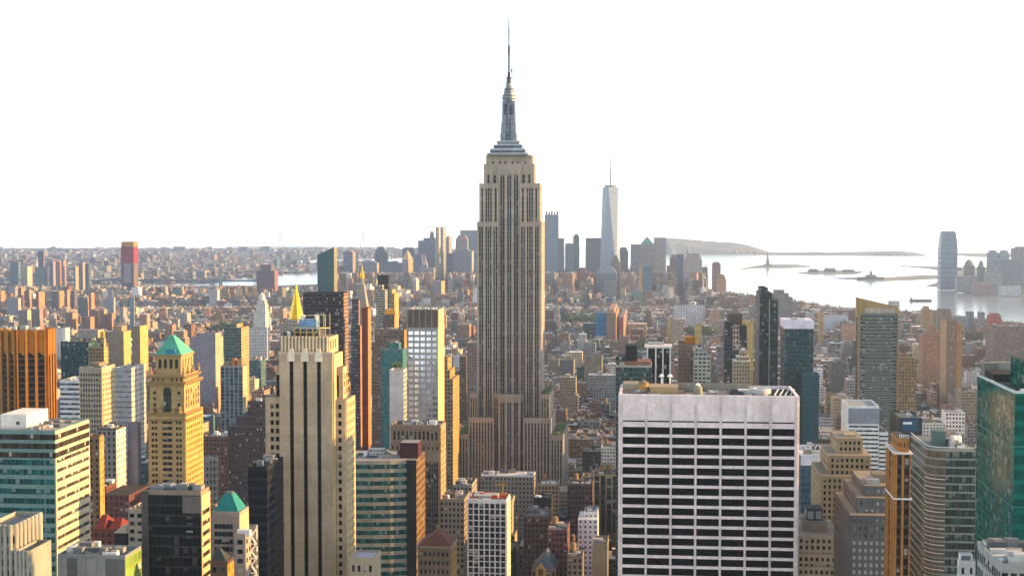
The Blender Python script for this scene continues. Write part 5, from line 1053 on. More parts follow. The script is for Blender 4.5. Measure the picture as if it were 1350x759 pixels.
part_box(r, 'upper_block', U(955.5), U(967), y0 + 1, y1, z1, WZ(425, 1280, 960), St((.06, .07, .075), .8, .55, 2.4, 3.2, DARKG)); part_box(r, 'upper_block', U(960.6), U(978.5), y0 + 3, y1, z1, WZ(414, 1280, 970), P(.12, .09, .07)); part_box(r, 'upper_block', U(974), U(984.5), y0 + 2, y1, z1, WZ(430, 1280, 980), St((.05, .06, .065), .8, .5, 2.2, 3.2, DARKG))
part_box(r, 'lattice_panel', U(966), U(974.3), y0 - .3, y0 + 1, WZ(461, 1280, 970), WZ(428.5, 1280, 970), St((.58, .48, .42), .62, .66, 2.8, 4.0, (.03, .03, .035), 0, .7))
tower('apartment_building', 'tan and white stepped apartment tower in front of the charcoal tower', 967, 989, 476, 1120, depth=20, st=St((.42, .36, .26), .5, .5, 2.2, 3.0, (.04, .045, .045)), deck=WHITE, tiers=((971, 987, 470, 3), (975, 985.5, 464, 6)), units=5, phrase='the tan and white stepped tower', rb=508)
tower('office_building', 'sunlit yellow building peeping out behind the charcoal tower', 980, 993.5, 425, 1900, depth=22, st=St((.62, .47, .2), .3, .4, 3, 3.4, (.2, .14, .06)), deck=TANR, units=3, phrase='the sunlit yellow building', rb=445)
r, g = tower('office_building', 'black glass block with white piers and a flat white roof, behind the white slab roof', 852, 884.5, 461, 1000, depth=20, st=St((.03, .033, .036), .92, .8, 1.5, 3.4, (.014, .017, .019), 0, .4), deck=P(.5, .48, .46), phrase='the black block with white piers', rb=508)
x0, x1, y0, y1, z1, zt = g; part_box(r, 'roof_fascia', x0 - 1.2, x1 + 1, y0 - 1.4, y1 + .5, z1 + 1.25, z1 + 2.6, P(.62, .58, .54))
for px in (853.5, 864.5, 874, 883.5): part_box(r, 'pier', WX(px, 1000) - .5, WX(px, 1000) + .5, y0 - 1.1, y0 - .02, 2, z1 + 1.2, P(.66, .62, .58))
part_box(r, 'roof_pad', x0 + 1, x1 - 5, y1 - 9, y1 - 3, z1 + 2.6, z1 + 4.2, P(.5, .5, .48))
r, g = tower('office_building', 'green glass block with a terracotta terrace and tall black roof box', 812, 859, 484, 950, depth=30, st=St((.10, .12, .11), .9, .72, 1.8, 3.3, (.022, .05, .048), .15, .4), deck=P(.4, .36, .32), phrase='the green glass block with black roof box', rb=515, parapet=P(.5, .46, .4))
x0, x1, y0, y1, z1, zt = g; U = lambda p: WX(p, 960, 460)
part_box(r, 'upper_block', U(823), U(858), y0 + 8, y1 - 1, z1, WZ(476, 960, 840), P(.30, .17, .12)); part_box(r, 'roof_box', U(824.5), U(840), y0 + 10, y1 - 4, WZ(476, 960, 840), WZ(455, 960, 832), St((.025, .03, .03), .3, .9, .8, 30, (.012, .014, .014))); part_box(r, 'upper_block', U(812.5), U(824), y0 + 6, y1 - 2, z1, WZ(469, 960, 818), St((.1, .12, .11), .9, .6, 2, 3.3, DARKG)); vent_units(r, x0 + 12, x1, y0 + 1, y0 + 7, z1, 9, 31, hmax=1.6)
tower('apartment_building', 'brown brick apartment slab with an orange roof box, right of the black block', 894.5, 913.5, 455, 1150, depth=26, st=St((.22, .16, .12), .5, .5, 2.4, 3.0, (.05, .055, .06)), deck=TANR, pent=((.45, 1.2, .3, .9, 6, P(.45, .20, .06)),), phrase='the brown brick slab', rb=510)
tower('apartment_building', 'white and green balconied apartment block next to the brown brick slab', 914.6, 937, 470, 1140, depth=22, st=St((.50, .50, .44), .72, .55, 3.4, 3.1, (.05, .07, .06)), deck=P(.32, .4, .36), tiers=((916, 932, 464, 4), (917, 926, 459.5, 8)), units=4, phrase='the balconied block', rb=510)
tower('apartment_building', 'massive grey brown brick apartment slab at the right edge, beyond the green tower', 1311, 1375, 434, 2300, depth=60, st=St((.26, .20, .17), .4, .45, 3.2, 3.2, (.07, .07, .07)), deck=GREYR, tiers=((1317, 1375, 431, 6),), units=12, phrase='the massive grey brown slab', rb=500)
tower('apartment_tower', 'tall two tone brick tower with sunlit tan flank, left of the massive grey brown slab', 1248, 1261, 423, 1900, depth=40, st=St((.33, .24, .17), .45, .45, 2.6, 3.1, (.05, .05, .05)), sst=St((.55, .38, .22), .3, .4, 2.6, 3.1, (.1, .08, .06)), deck=TANR, phrase='the two tone brick tower', rb=480)
tower('apartment_tower', 'broad tan brick tower attached to the two tone tower, lit amber', 1261.5, 1269, 427, 1905, depth=36, st=St((.46, .31, .17), .35, .45, 2.6, 3.1, (.06, .05, .04)), deck=TANR, phrase='the amber tan tower', rb=480)
tower('apartment_building', 'salmon pink brick building with stepped gabled top beyond the tan crowned glass tower', 1217, 1243, 441, 2150, depth=34, st=St((.46, .26, .17), .4, .45, 2.8, 3.2, (.08, .06, .05)), deck=TANR, tiers=((1221, 1239, 437, 4), (1226, 1234, 432, 8)), phrase='the salmon pink building', rb=465)
tower('office_building', 'low black hall with a bright blue screen on its front, behind the slim orange tower', 1186, 1216, 553, 1000, depth=40, st=P(.045, .055, .06), deck=P(.16, .19, .18), units=8, phrase='the hall with the blue screen', rb=575)
x_, y_ = WX(1191, 999), 999.6
o = thing('blue_screen', 'blue billboard with a short white line of blurred lettering, on the low black hall', 'billboard', (WX(1201, 999), 999.4, WZ(568, 999, 1200)))
q = B(.2); q.box(x_, WX(1212, 999), 999.0, 999.5, WZ(568, 999, 1200), WZ(552.5, 999, 1200), P(.03, .10, .17, .4)); q.build('screen', o, o.location)
q = B(.2); xx = WX(1191.6, 999)
for i, w in enumerate((.5, 1.3, .9, 1.5, 1.2)): q.box(xx, xx + w, 998.9, 998.99, WZ(559, 999, 1200), WZ(556, 999, 1200), P(.75, .82, .85), None, True); xx += w + .14
q.build('lettering', o, o.location)
# centre: behind and before the tall skyscraper
tower('office_building', 'wide low white roofed building right in front of the central skyscraper', 634, 703, 628, 1150, depth=22, st=St((.40, .37, .33), .5, .5, 3, 3.8, DARKG), deck=P(.6, .57, .56), units=16, rim=.8, phrase='the low white roofed building', rb=650, parapet=WHITE)
tower('office_building', 'dark glass block striped by cream piers, low between the skyscraper and the white slab', 783, 815, 627, 1100, depth=28, st=St((.46, .36, .22), .74, .96, 4.4, 3.6, (.02, .035, .04), .05, .5), deck=TAR, tanks=((.35, .5, 2.4), (.62, .55, 2.4)), units=7, phrase='the cream striped block', rb=670)
tower('office_building', 'bright white stepped building with small windows, left of the white slab', 762, 788, 684, 930, depth=26, st=St((.66, .63, .63), .4, .45, 3.2, 3.3, (.06, .07, .08)), deck=WHITE, tiers=((770, 788, 677, 5),), units=6, phrase='the bright white stepped building')
tower('office_building', 'blank tan brick block with a dark side, at the foot of the white slab', 781, 801, 719, 880, depth=24, st=P(.36, .30, .20), deck=P(.2, .22, .2), units=9, phrase='the blank tan block')
r, g = tower('stone_building', 'slate roofed gothic house with a pointed golden gable, low in the middle foreground', 701, 733, 752, 860, depth=26, st=St((.24, .2, .16), .4, .6, 3, 4, DARKG), deck=TAR, phrase='the gothic gable')
x0, x1, y0, y1, z1, zt = g; q = B(.2); SL = P(.12, .14, .16, .6)
q.frustum((x0, x1, y0 - .5, y1), z1 + .1, (x0 + (x1 - x0) * .52, x0 + (x1 - x0) * .56, y0 + 8, y1 - 4), WZ(728, 868, 720), SL); q.build('slate_roof', r, r.location)
q = B(.2); gx0, gx1 = WX(706, 858, 750), WX(720, 858, 750); gm_ = (gx0 + gx1) / 2
q.poly([(gx0, y0 - 1.2, 2), (gx1, y0 - 1.2, 2), (gx1, y0 - 1.2, z1 + 1.2), (gm_, y0 - 1.2, WZ(741, 858, 713)), (gx0, y0 - 1.2, z1 + 1.2)], P(.50, .34, .15))
q.poly([(gx0, y0 - 1.2, z1 + 1.2), (gm_, y0 - 1.2, WZ(741, 858, 713)), (gm_, y0 + 9, WZ(741, 858, 713)), (gx0, y0 + 9, z1 + 1.2)], SL); q.poly([(gm_, y0 - 1.2, WZ(741, 858, 713)), (gx1, y0 - 1.2, z1 + 1.2), (gx1, y0 + 9, z1 + 1.2), (gm_, y0 + 9, WZ(741, 858, 713))], SL)
q.build('gable', r, r.location)
for k in (-1.3, .2): part_box(r, 'window', gm_ + k, gm_ + k + 1.0, y0 - 1.4, y0 - 1.15, z1 - 2.4, z1 + 1.4, P(.03, .03, .03))
for a, c, rt, Y, col, lab, dp in ((690, 722, 682, 960, (.20, .13, .10), 'dark brown brick loft with a row of roof pipes, behind the gothic gable', 30), (722, 748, 700, 900, (.24, .11, .09), 'red brown brick loft stepping down beside the gothic gable', 26), (703, 727, 658, 1030, (.05, .05, .05), 'black blank walled loft with white roof edge in the middle of the low blocks', 16), (709, 736, 640, 1110, (.46, .40, .28), 'cream loft with a green copper cornice and round roof tank', 20), (748, 768, 735, 860, (.30, .25, .2), 'narrow tan loft at the bottom edge beside the bright white stepped building', 24), (575, 612, 660, 900, (.33, .27, .2), 'tan loft with green window strips, left of the white gridded block', 30), (597, 622, 641, 1020, (.40, .38, .34), 'pale grey loft crowded with white roof plant, left of the low white roofed building', 30), (748, 781, 640, 1060, (.17, .11, .10), 'dark plum brick loft with orange roof tanks beside the cream striped block', 30)):
    tower('loft_building', lab, a, c, rt, Y, depth=dp, st=St(col, .55, .55, 2.7, 3.6, DARKG), deck=random.Random(a).choice([TAR, GREYR, SILVER]), units=9, tanks=((.3, .5, 2.0),) if a in (709, 748, 722) else (), phrase='the ' + ' '.join(lab.split()[:4]), rb=760 if Y < 960 else 700)
r, g = tower('office_building', 'brown office block carrying a tall white banner, left of the central skyscraper', 586, 615, 471, 1700, depth=40, st=St((.30, .23, .17), .5, .5, 3, 3.6, DARKG), deck=TANR, units=6, phrase='the block with the white banner', rb=560)
o = thing('banner', 'tall white wall banner with two dark upright strokes, hung on the brown office block', 'banner', (WX(601.5, 1699), 1699.5, WZ(490, 1699)))
q = B(.2); q.box(WX(597.2, 1699), WX(605.6, 1699), 1699.3, 1699.7, WZ(489.5, 1699), WZ(469, 1699), P(.66, .66, .7)); q.build('cloth', o, o.location)
q = B(.2)
for a in (600.2, 602.6): q.box(WX(a, 1699), WX(a + 1.1, 1699), 1699.1, 1699.28, WZ(488, 1699), WZ(484, 1699), P(.03, .03, .05), None, True)
q.build('emblem', o, o.location)
tower('office_building', 'tall plain brown brick block wedged between banner block and central skyscraper', 615.5, 640, 453, 1650, depth=45, st=St((.30, .24, .2), .5, .45, 2.8, 3.5, (.06, .06, .06)), deck=GREYR, phrase='the plain brown block', rb=560)
tower('office_building', 'stepped tan tower with sunlit corners just right of the sky blue windowed tower', 586, 597, 500, 1200, depth=40, st=St((.34, .27, .18), .5, .5, 2.6, 3.4, DARKG), sst=St((.5, .35, .18), .4, .5, 2.6, 3.4, DARKG), deck=TANR, tiers=((586.5, 593, 488, 5), (587, 590, 474, 9)), phrase='the stepped tan tower', rb=600)
# ------------------------------------------------------------------ far towers: downtown, the left shore, across the river
def far(label, pl, pr, rt, Y, side=None, col=(.3, .3, .33), lit=None, top=None, depth=35, name='skyscraper', w=.6, h=.6, bay=5, fl=6, g=None, gm=.25, phrase=None, rb=385, tiers=(), base=2.0, cat='skyscraper', group=None):
    x0, x1, z1 = WX(pl, Y, rt), WX(pr, Y, rt), WZ(rt, Y, (pl + pr) / 2)
    right = (pl + pr) / 2 > 865
    if side is not None: depth = (back_y(side, x0, rt) if right else back_y(side, x1, rt)) - Y
    y1 = Y + depth; st = St(col, w, h, bay, fl, g or tuple(v * .5 for v in col), gm); ss = st.but(col=lit) if lit else st  # lit: flank copy of the wall colour with sunlight painted in
    root = thing(name, label, cat, ((x0 + x1) / 2, (Y + y1) / 2, base), group); org = root.location
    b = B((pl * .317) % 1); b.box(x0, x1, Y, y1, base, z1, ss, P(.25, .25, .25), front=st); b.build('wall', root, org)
    zt, X0, X1, ya, yb = z1, x0, x1, Y, y1
    for (a, c, r_, dy) in tiers:
        X0, X1, z = WX(a, Y + dy, r_), WX(c, Y + dy, r_), WZ(r_, Y + dy, (a + c) / 2); ya, yb = Y + dy, y1 - dy * .5
        q = B(.3); q.box(X0, X1, ya, yb, zt - .5, z, ss, P(.25, .25, .25), front=st); q.build('setback', root, org); zt = z
    if top:
        kind, r_, tc = top; z = WZ(r_, Y, (pl + pr) / 2); cx, cy = (X0 + X1) / 2, (ya + yb) / 2; q = B(.2); s = P(*tc, .6)
        if kind == 'pyramid': q.frustum((X0, X1, ya, yb), zt, (cx, cx, cy, cy), z, s); q.build('pyramid_roof', root, org)
        elif kind == 'dome': q.lathe(cx, cy, [((X1 - X0) / 2, zt), ((X1 - X0) * .42, zt + (z - zt) * .5), ((X1 - X0) * .2, zt + (z - zt) * .85), (.5, z)], s, 12); q.build('dome', root, org)
        elif kind == 'spire': q.frustum((X0, X1, ya, yb), zt, (cx - 2, cx + 2, cy - 2, cy + 2), zt + (z - zt) * .55, s); q.lathe(cx, cy, [(2.4, zt + (z - zt) * .55), (.4, z)], s, 6); q.build('spire', root, org)
        elif kind == 'mast': q.lathe(cx, cy, [(1.3, zt), (.8, z)], s, 6); q.build('antenna', root, org)
        elif kind == 'box': q.box(X0 + (X1 - X0) * .2, X1 - (X1 - X0) * .2, ya + 4, yb - 4, zt, z, s); q.build('penthouse', root, org)
        elif kind == 'frustum': q.frustum((X0, X1, ya, yb), zt, (X0 + (X1 - X0) * .22, X1 - (X1 - X0) * .22, ya + 6, yb - 6), z, s); q.build('sloped_roof', root, org)
        elif kind == 'fins':
            for i in range(5): xx = X0 + (X1 - X0) * (i + .5) / 5; q.box(xx - 2.6, xx + 2.6, ya, yb, zt, z - (i % 2) * 4, s)
            q.build('crown', root, org)
        elif kind == 'crane':
            q.bar((cx, cy, zt), (cx, cy, z), 2.2, s); q.bar((cx - 4, cy, z - 6), (cx + 9, cy, z), 1.6, s); q.build('crane', root, org)
    protect(pl, pr, rt, rb, Y, (x0, x1, Y, y1), phrase or 'the ' + label.split(',')[0])
    return root, (x0, x1, Y, y1, z1, zt)
BL = (.17, .21, .27); GB = (.24, .27, .32); DK = (.10, .13, .17); WM = (.52, .38, .25)  # WM: flank colour with warm sun painted in
SP = 'downtown skyline towers'
for a in (
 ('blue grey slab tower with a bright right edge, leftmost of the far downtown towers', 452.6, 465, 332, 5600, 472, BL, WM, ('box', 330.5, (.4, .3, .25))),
 ('broad pale grey slab tower beside the gold lantern', 477, 497, 347, 5300, 499.5, (.27, .28, .32), WM, ('frustum', 344, (.2, .22, .26))),
 ('dark blue stepped tower standing alone against the sky', 493.8, 509.6, 332, 6300, None, DK, None, None, 40, ((495.5, 507, 328, 4), (497.8, 505, 325, 8))),
 ('long low blue grey block between the dark stepped tower and the orange pyramid', 500, 530, 347, 6000, None, BL, None, ('box', 345, DK), 40),
 ('dark flat topped slab behind the orange lit pyramid tower', 530.5, 545, 328, 6300, None, DK, None, ('frustum', 326, DK), 40),
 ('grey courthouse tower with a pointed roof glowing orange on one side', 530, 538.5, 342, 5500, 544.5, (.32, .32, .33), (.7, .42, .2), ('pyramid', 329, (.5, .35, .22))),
 ('grey blue slab filling the gap right of the orange lit pyramid', 545, 556, 335, 6100, None, BL, None, None, 40),
 ('blue grey office mass with a pale fluted front below the sharp spire', 551, 574, 317, 6400, None, (.16, .2, .27), None, None, 50, ((558, 573, 313.5, 8),)),
 ('slender stepped tower with the sharp dark spire', 565, 573, 313, 6600, None, DK, None, ('spire', 301.5, (.10, .16, .16)), 30, ((566.5, 571.5, 308, 4),)),
 ('ornate stepped municipal tower with a thin pink lit spire', 552, 572, 353, 5450, None, (.34, .34, .36), None, ('spire', 334, (.55, .42, .36)), 36, ((557, 563, 349, 10),)),
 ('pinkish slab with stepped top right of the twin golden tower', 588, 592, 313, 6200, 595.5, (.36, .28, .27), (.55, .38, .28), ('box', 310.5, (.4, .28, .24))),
 ('dark blue slab low between the twin golden tower and the wide grey slab', 589, 598, 334, 5900, None, DK, None, None, 30),
 ('wide two toned grey slab with a thin bright edge', 598, 622, 331, 5700, 624.5, (.20, .24, .29), (.6, .46, .36), ('box', 329, (.15, .19, .22))),
 ('older rounded tower with a reddish arcaded crown', 600.5, 616, 316, 6100, None, (.33, .30, .30), None, ('frustum', 310, (.35, .22, .19)), 40),
 ('tall pale glass slab half hidden by the central skyscraper', 606.5, 632, 303.5, 6300, None, (.22, .29, .35), None, ('mast', 300, (.3, .3, .3)), 50),
 ('slim white tower catching the sun before the orange lit pyramid', 544.5, 549, 369, 4700, 552, (.52, .50, .50), (.72, .58, .45), ('pyramid', 365, (.5, .48, .46))),
 ('small yellow lit block below the twin golden tower', 572, 582, 371, 4600, 586.5, (.30, .29, .3), (.7, .48, .2), None),
 ('blue green tower with a notched gothic crown just right of the central skyscraper', 718, 736, 283, 5900, None, (.20, .27, .33), None, ('fins', 278, (.16, .22, .25)), 40),
 ('plain grey slab attached to the notched crown tower', 736, 743.5, 314, 5950, None, (.27, .29, .33), None, None, 30),
 ('light blue glass tower with stepped foot, third right of the central skyscraper', 745, 755, 321, 6000, None, (.22, .33, .38), None, None, 36, ((746, 754, 320.5, 2),)),
 ('slim dark teal glass tower before the grey slab', 755.5, 763.5, 311, 6000, None, (.10, .19, .22), None, ('box', 308.5, (.1, .18, .2)), 30),
 ('broad dusky grey slab beside the tallest glass obelisk', 772, 796, 313.5, 6000, None, (.20, .21, .25), None, None, 45),
 ('stepped brown stone tower at the foot of the glass obelisk', 805, 817.5, 345, 5500, None, (.24, .19, .15), None, None, 40, ((806.5, 815.5, 341, 5), (808, 814, 337, 9))),
 ('rounded dark grey tower right behind the glass obelisk', 815.5, 828, 332, 6200, None, (.15, .16, .19), None, ('frustum', 326, (.15, .16, .19)), 40),
 ('unfinished tower wrapped in red netting with a crane on top', 831.5, 844, 322, 5800, None, (.22, .22, .25), None, ('crane', 305, (.6, .2, .16)), 30),
 ('grey office tower under a green domed roof', 844, 862, 322, 6000, None, (.28, .28, .27), None, ('pyramid', 311.5, (.13, .32, .28)), 45),
 ('flat topped pale grey tower beside the green domed roof', 862, 878, 313, 6050, None, (.36, .36, .36), None, None, 40),
 ('brown tower with a sloping shoulder before the bay', 883, 893, 340, 5300, None, (.34, .24, .2), None, ('frustum', 335.5, (.34, .26, .22)), 40),
 ('blue glass flank tower attached to the stepped beige tower', 892, 902, 335, 5250, None, (.16, .22, .28), None, None, 40),
 ('stepped beige office tower with a gridded front before the bay', 901, 925.5, 342, 5200, None, (.46, .41, .37), None, None, 45, ((903, 924, 338, 3), (905, 922, 334, 6))),
 ('low blue grey tower right of the stepped beige tower', 925, 933, 352.5, 5500, None, (.25, .27, .31), None, None, 30),
 ('brown rounded tower at the water end of downtown', 939, 950, 348, 5400, None, (.30, .22, .19), None, ('frustum', 345.5, (.25, .18, .16)), 30),
 ('orange lit stepped apartment tower last before the water', 945.5, 957.5, 368, 4900, None, (.55, .32, .18), None, None, 26, ((947.5, 956, 364, 3), (949, 954.5, 361.5, 6))),
 ('massive red brown windowless building of stepped blocks', 750, 782, 366, 5000, None, (.27, .13, .12), None, None, 50, ((756, 777, 359, 6), (761, 772, 353, 10))),
 ('thin orange shaft of masonry catching the sun', 842.8, 845.8, 350, 4600, None, (.70, .38, .16), None, None, 10),
 ('tall teal glass slab below the green domed roof', 847.5, 859.5, 351, 4700, None, (.13, .22, .27), None, None, 26),
 ('dusky red brown block below the flat topped grey tower', 860, 882, 359, 5100, None, (.27, .19, .18), None, None, 40),
 ('grey blue slanted glass block below the glass obelisk', 786, 813, 360, 5100, None, (.27, .31, .34), None, ('frustum', 352, (.3, .35, .38)), 40),
 ('green grey slab in the middle of the lower roofs', 797, 812, 371, 4500, None, (.24, .26, .25), None, None, 30),
):
    lab, pl, pr, rt, Y, side, col, lit, top = a[:9]
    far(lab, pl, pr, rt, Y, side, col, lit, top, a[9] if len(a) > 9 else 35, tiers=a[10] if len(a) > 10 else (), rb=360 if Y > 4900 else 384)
# twin golden tower (rippled slabs)
def rippled():
    Y = 5700.0; root = thing('skyscraper', 'twin slab tower with rippled metal walls glowing gold in strips', 'skyscraper', (WX(580, Y), Y + 15, 2.0)); org = root.location
    for i, (a, c, s, rt) in enumerate(((574.5, 578.5, 580, 299), (580.8, 584.5, 588.5, 299))):
        x0, x1 = WX(a, Y + i * 30), WX(c, Y + i * 30); q = B(.3); n = 6; ye = back_y(s, x1)
        pts = [(x0, Y + i * 30)] + [(x0 + (x1 - x0) * k / n, Y + i * 30 + (1.5 if k % 2 else 0)) for k in range(1, n)] + [(x1, Y + i * 30), (x1, min(ye, Y + 190)), (x0, min(ye, Y + 190))]
        q.prism(pts, 2, WZ(rt, Y), St((.42, .36, .26), .4, .4, 4, 6, (.2, .17, .1), .3, .4, .4), TAR); q.build('slab', root, org)
    protect(574, 589, 298, 388, Y, (WX(574, Y), WX(589, Y), Y, Y + 60), 'the twin golden tower')
rippled()
# the glass obelisk
def obelisk():
    Y = 5900.0; root = thing('skyscraper', 'tallest far tower, a tapering blue glass obelisk with a pale lit facet and needle spire', 'skyscraper', (WX(803.5, Y), Y + 30, 2.0)); org = root.location
    k = Y / FPX; c, cy = WX(803.6, Y), Y + 33; hb, zt = 11.2 * k, WZ(247, Y)
    bot = [(c - hb, cy - hb), (c + hb, cy - hb), (c + hb, cy + hb), (c - hb, cy + hb)]; r_ = 10.6 * k
    tp = [(c, cy - r_), (c + r_, cy), (c, cy + r_), (c - r_, cy)]; rot = R(-12)
    ro = lambda p: (c + (p[0] - c) * math.cos(rot) - (p[1] - cy) * math.sin(rot), cy + (p[0] - c) * math.sin(rot) + (p[1] - cy) * math.cos(rot))
    bot, tp = [ro(p) for p in bot], [ro(p) for p in tp]; q = B(.4); zb = 56.0
    gl = St((.24, .28, .33), .96, .9, 1, 1, (.22, .27, .33), .3, .4)
    q.prism(bot, 2, zb, St((.3, .34, .38), .8, .8, 4, 6, (.1, .13, .16)))
    for i in range(4):
        j = (i + 1) % 4
        q.poly([(*bot[i], zb), (*bot[j], zb), (*tp[i], zt)], gl, [(0, 0), (20, 0), (10, 60)]); q.poly([(*bot[j], zb), (*tp[j], zt), (*tp[i], zt)], gl, [(10, 0), (20, 60), (0, 60)])
    q.poly([(*p, zt) for p in tp], TAR); q.build('wall', root, org)
    q = B(.2); q.lathe(c, cy, [(r_ * .72, zt), (r_ * .72, zt + 5), (r_ * .78, zt + 5.5), (r_ * .78, zt + 8)], P(.32, .3, .28), 16); q.build('crown_ring', root, org)
    q = B(.2); q.lathe(c, cy, [(3.2, zt), (2.6, WZ(228, Y)), (3.6, WZ(227.5, Y)), (2.2, WZ(226, Y)), (1.7, WZ(208.5, Y))], P(.14, .14, .16), 8); q.build('spire', root, org)
    protect(792, 815, 209, 388, Y, (c - hb, c + hb, Y, Y + 66), 'the glass obelisk')
obelisk()
o, g = far('dark tower with red safety netting and amber top, tallest of the left shore', 159.5, 176, 325, 4700, 181.8, (.12, .13, .16), (.30, .19, .16), ('box', 322, (.3, .2, .16)), rb=372, w=.8, h=.5, bay=8)
x0, x1, y0, y1, z1, zt = g
q = B(.2); q.box(x0 - .6, x1 + .6, y0 - .6, y1 + .6, WZ(347, 4700, 168), WZ(326, 4700, 168), St((.27, .05, .06), .1, .9, 9, 14, (.2, .05, .06))); q.build('netting', o, o.location)
q = B(.2); q.box(x0 + 1, x1, y0 - .3, y1, z1, WZ(318.5, 4700, 168), P(.50, .25, .09)); q.build('formwork', o, o.location)
q = B(.2); q.box(x0 + 9, x1 - 9, y0 - 1.0, y0 - .3, 60, WZ(347, 4700, 168), P(.34, .29, .30)); q.build('lift_shaft', o, o.location)
BK, BKL = (.25, .15, .12), (.58, .34, .2)  # BK is the brick, BKL its flank copy with sun painted in
for a in (
 ('dark slim tower poking above the left horizon', 50, 57.5, 331, 5200, 58.5, (.13, .15, .19), (.4, .3, .25)),
 ('teal topped hazy block at the far left', 13, 24, 345, 5300, None, (.14, .2, .22), None),
 ('pale tan block beside the dark slim tower', 27, 36, 351, 5100, 42.5, (.38, .34, .31), (.6, .48, .35)),
 ('grey teal slab low under the dark slim tower', 46, 60, 352, 5000, None, (.2, .24, .26), None),
 ('dark blue twin slab with a peach side, left of the coral pair', 65, 70, 345, 5000, 73, (.17, .2, .26), (.5, .34, .3)),
 ('coral lit slab, first of the coral pair', 73, 76, 344, 4900, 80.5, (.27, .24, .26), (.6, .36, .26)),
 ('coral lit slab, second of the coral pair', 80.8, 83.5, 344, 4900, 87, (.27, .24, .26), (.6, .36, .26)),
 ('grey slab with a tan end standing right of the coral pair', 97, 99.5, 351, 4800, 103.5, (.27, .28, .3), (.56, .42, .3)),
 ('tall dusky slab with pale edge, tallest of the three grey riverside slabs', 103.7, 109, 346, 4900, 112, (.23, .23, .26), (.5, .4, .33)),
 ('dark blue slab at the end of the three grey riverside slabs', 112, 117, 348, 4850, None, (.12, .15, .2), None),
 ('dark plum tower standing by itself before the inlet', 338, 362, 357, 4700, 366.5, (.17, .12, .14), (.34, .18, .15), ('box', 349, (.16, .12, .14))),
 ('hazy blue grey block with a peach end beyond the bridge', 256, 270, 357, 6500, 276, (.2, .25, .28), (.55, .43, .35)),
 ('small blue block on the far horizon, right of the inlet', 314, 325.5, 325, 12800, None, (.16, .18, .2), None),
 ('small grey block on the far horizon above the plum tower', 344.5, 355.5, 324.5, 12800, None, (.16, .18, .2), None),
 ('pair of grey blocks on the far horizon, right of the red netted tower', 228.5, 244, 325, 12800, None, (.22, .22, .22), None),
 ('orange lit brick slab at the left edge below the bridge', -4, 1, 384, 3900, 6.5, BK, BKL),
 ('wide grey slab at the left with a pale end', 8, 24, 393, 3700, 27.5, (.30, .31, .34), (.55, .46, .38)),
 ('tall brick slab, leftmost of the brick row under the bridge', 23.5, 28, 379, 4000, 31.5, BK, BKL),
 ('dark brick slab with a thin coral end, second of the brick row under the bridge', 33, 38.5, 382, 3950, 41.5, (.2, .15, .14), BKL),
 ('orange brick slab, third of the brick row under the bridge', 47, 51, 385, 3980, 59, BK, BKL),
 ('twin toned brick slab, fourth of the brick row under the bridge', 68, 75.5, 384, 3900, 84.5, (.17, .15, .16), BKL),
 ('narrow coral brick slab, fifth of the brick row under the bridge', 86, 88.5, 382, 3900, 92, BK, BKL),
 ('small dark slab, last of the brick row under the bridge', 93, 98, 384, 3950, None, (.16, .15, .18), None),
 ('brown square tower with a tan side in the near brick row', 86, 95.5, 412, 3000, 102.5, (.25, .18, .14), (.52, .36, .23)),
 ('dusky green grey slab behind the near brick row', 103, 115.5, 392.5, 3400, 117, (.16, .18, .18), BKL),
 ('coral stepped slab right of the dusky green grey slab', 117.5, 120, 386, 3500, 124.5, (.25, .16, .14), (.6, .32, .2)),
 ('pale grey stepped tower behind the near brick row', 139, 150, 392, 3400, 152, (.34, .35, .39), (.5, .44, .42), ('box', 381, (.36, .37, .4))),
 ('brown slab with a tan side left of the twin brown slabs', 109, 119, 418, 3000, 124.5, (.24, .17, .14), (.5, .32, .2)),
 ('first of the twin brown slabs in the near brick row', 119.5, 126, 408, 3050, 130.5, (.25, .2, .17), (.52, .38, .26)),
 ('second of the twin brown slabs in the near brick row', 131, 137, 408, 3050, 141.5, (.25, .2, .17), (.52, .38, .26)),
 ('low red brown slab with a coral end closing the near brick row', 141.8, 147.5, 413, 3050, 152.5, (.22, .15, .14), (.55, .3, .2)),
 ('slim pale blue glass tower below the red netted tower', 171, 176.5, 391, 3200, 177.5, (.24, .34, .42), (.3, .3, .3)),
 ('tan brick block with a bright yellow wing and towers', 144, 163, 437, 2200, 172.5, (.34, .27, .19), (.68, .48, .22), ('box', 430, (.4, .3, .2))),
 ('tall tan tower with a glaring yellow side beyond the green pyramid', 174, 184.5, 430, 2150, 195, (.30, .23, .16), (.70, .50, .2)),
 ('long tan block with an arcaded roof and yellow end', 103, 129, 435, 2300, 137, (.36, .33, .29), (.64, .46, .24)),
 ('white stepped block left of the long tan block', 72, 82, 433, 2350, 92, (.58, .56, .55), (.66, .6, .5)),
 ('hazy tan slab with a yellow edge at the left above the bronze tower', 24, 36, 409, 3000, 41, (.26, .24, .22), (.6, .5, .34)),
 ('dusky slab beside the hazy tan slab', 41, 52, 407, 3050, 57, (.24, .21, .22), (.4, .3, .26)),
):
    far(a[0], *a[1:7], lit=a[7], top=a[8] if len(a) > 8 else None, name='apartment_tower', cat='apartment tower', depth=22, rb=a[3] + 24, bay=4, fl=4, w=.45, h=.5)
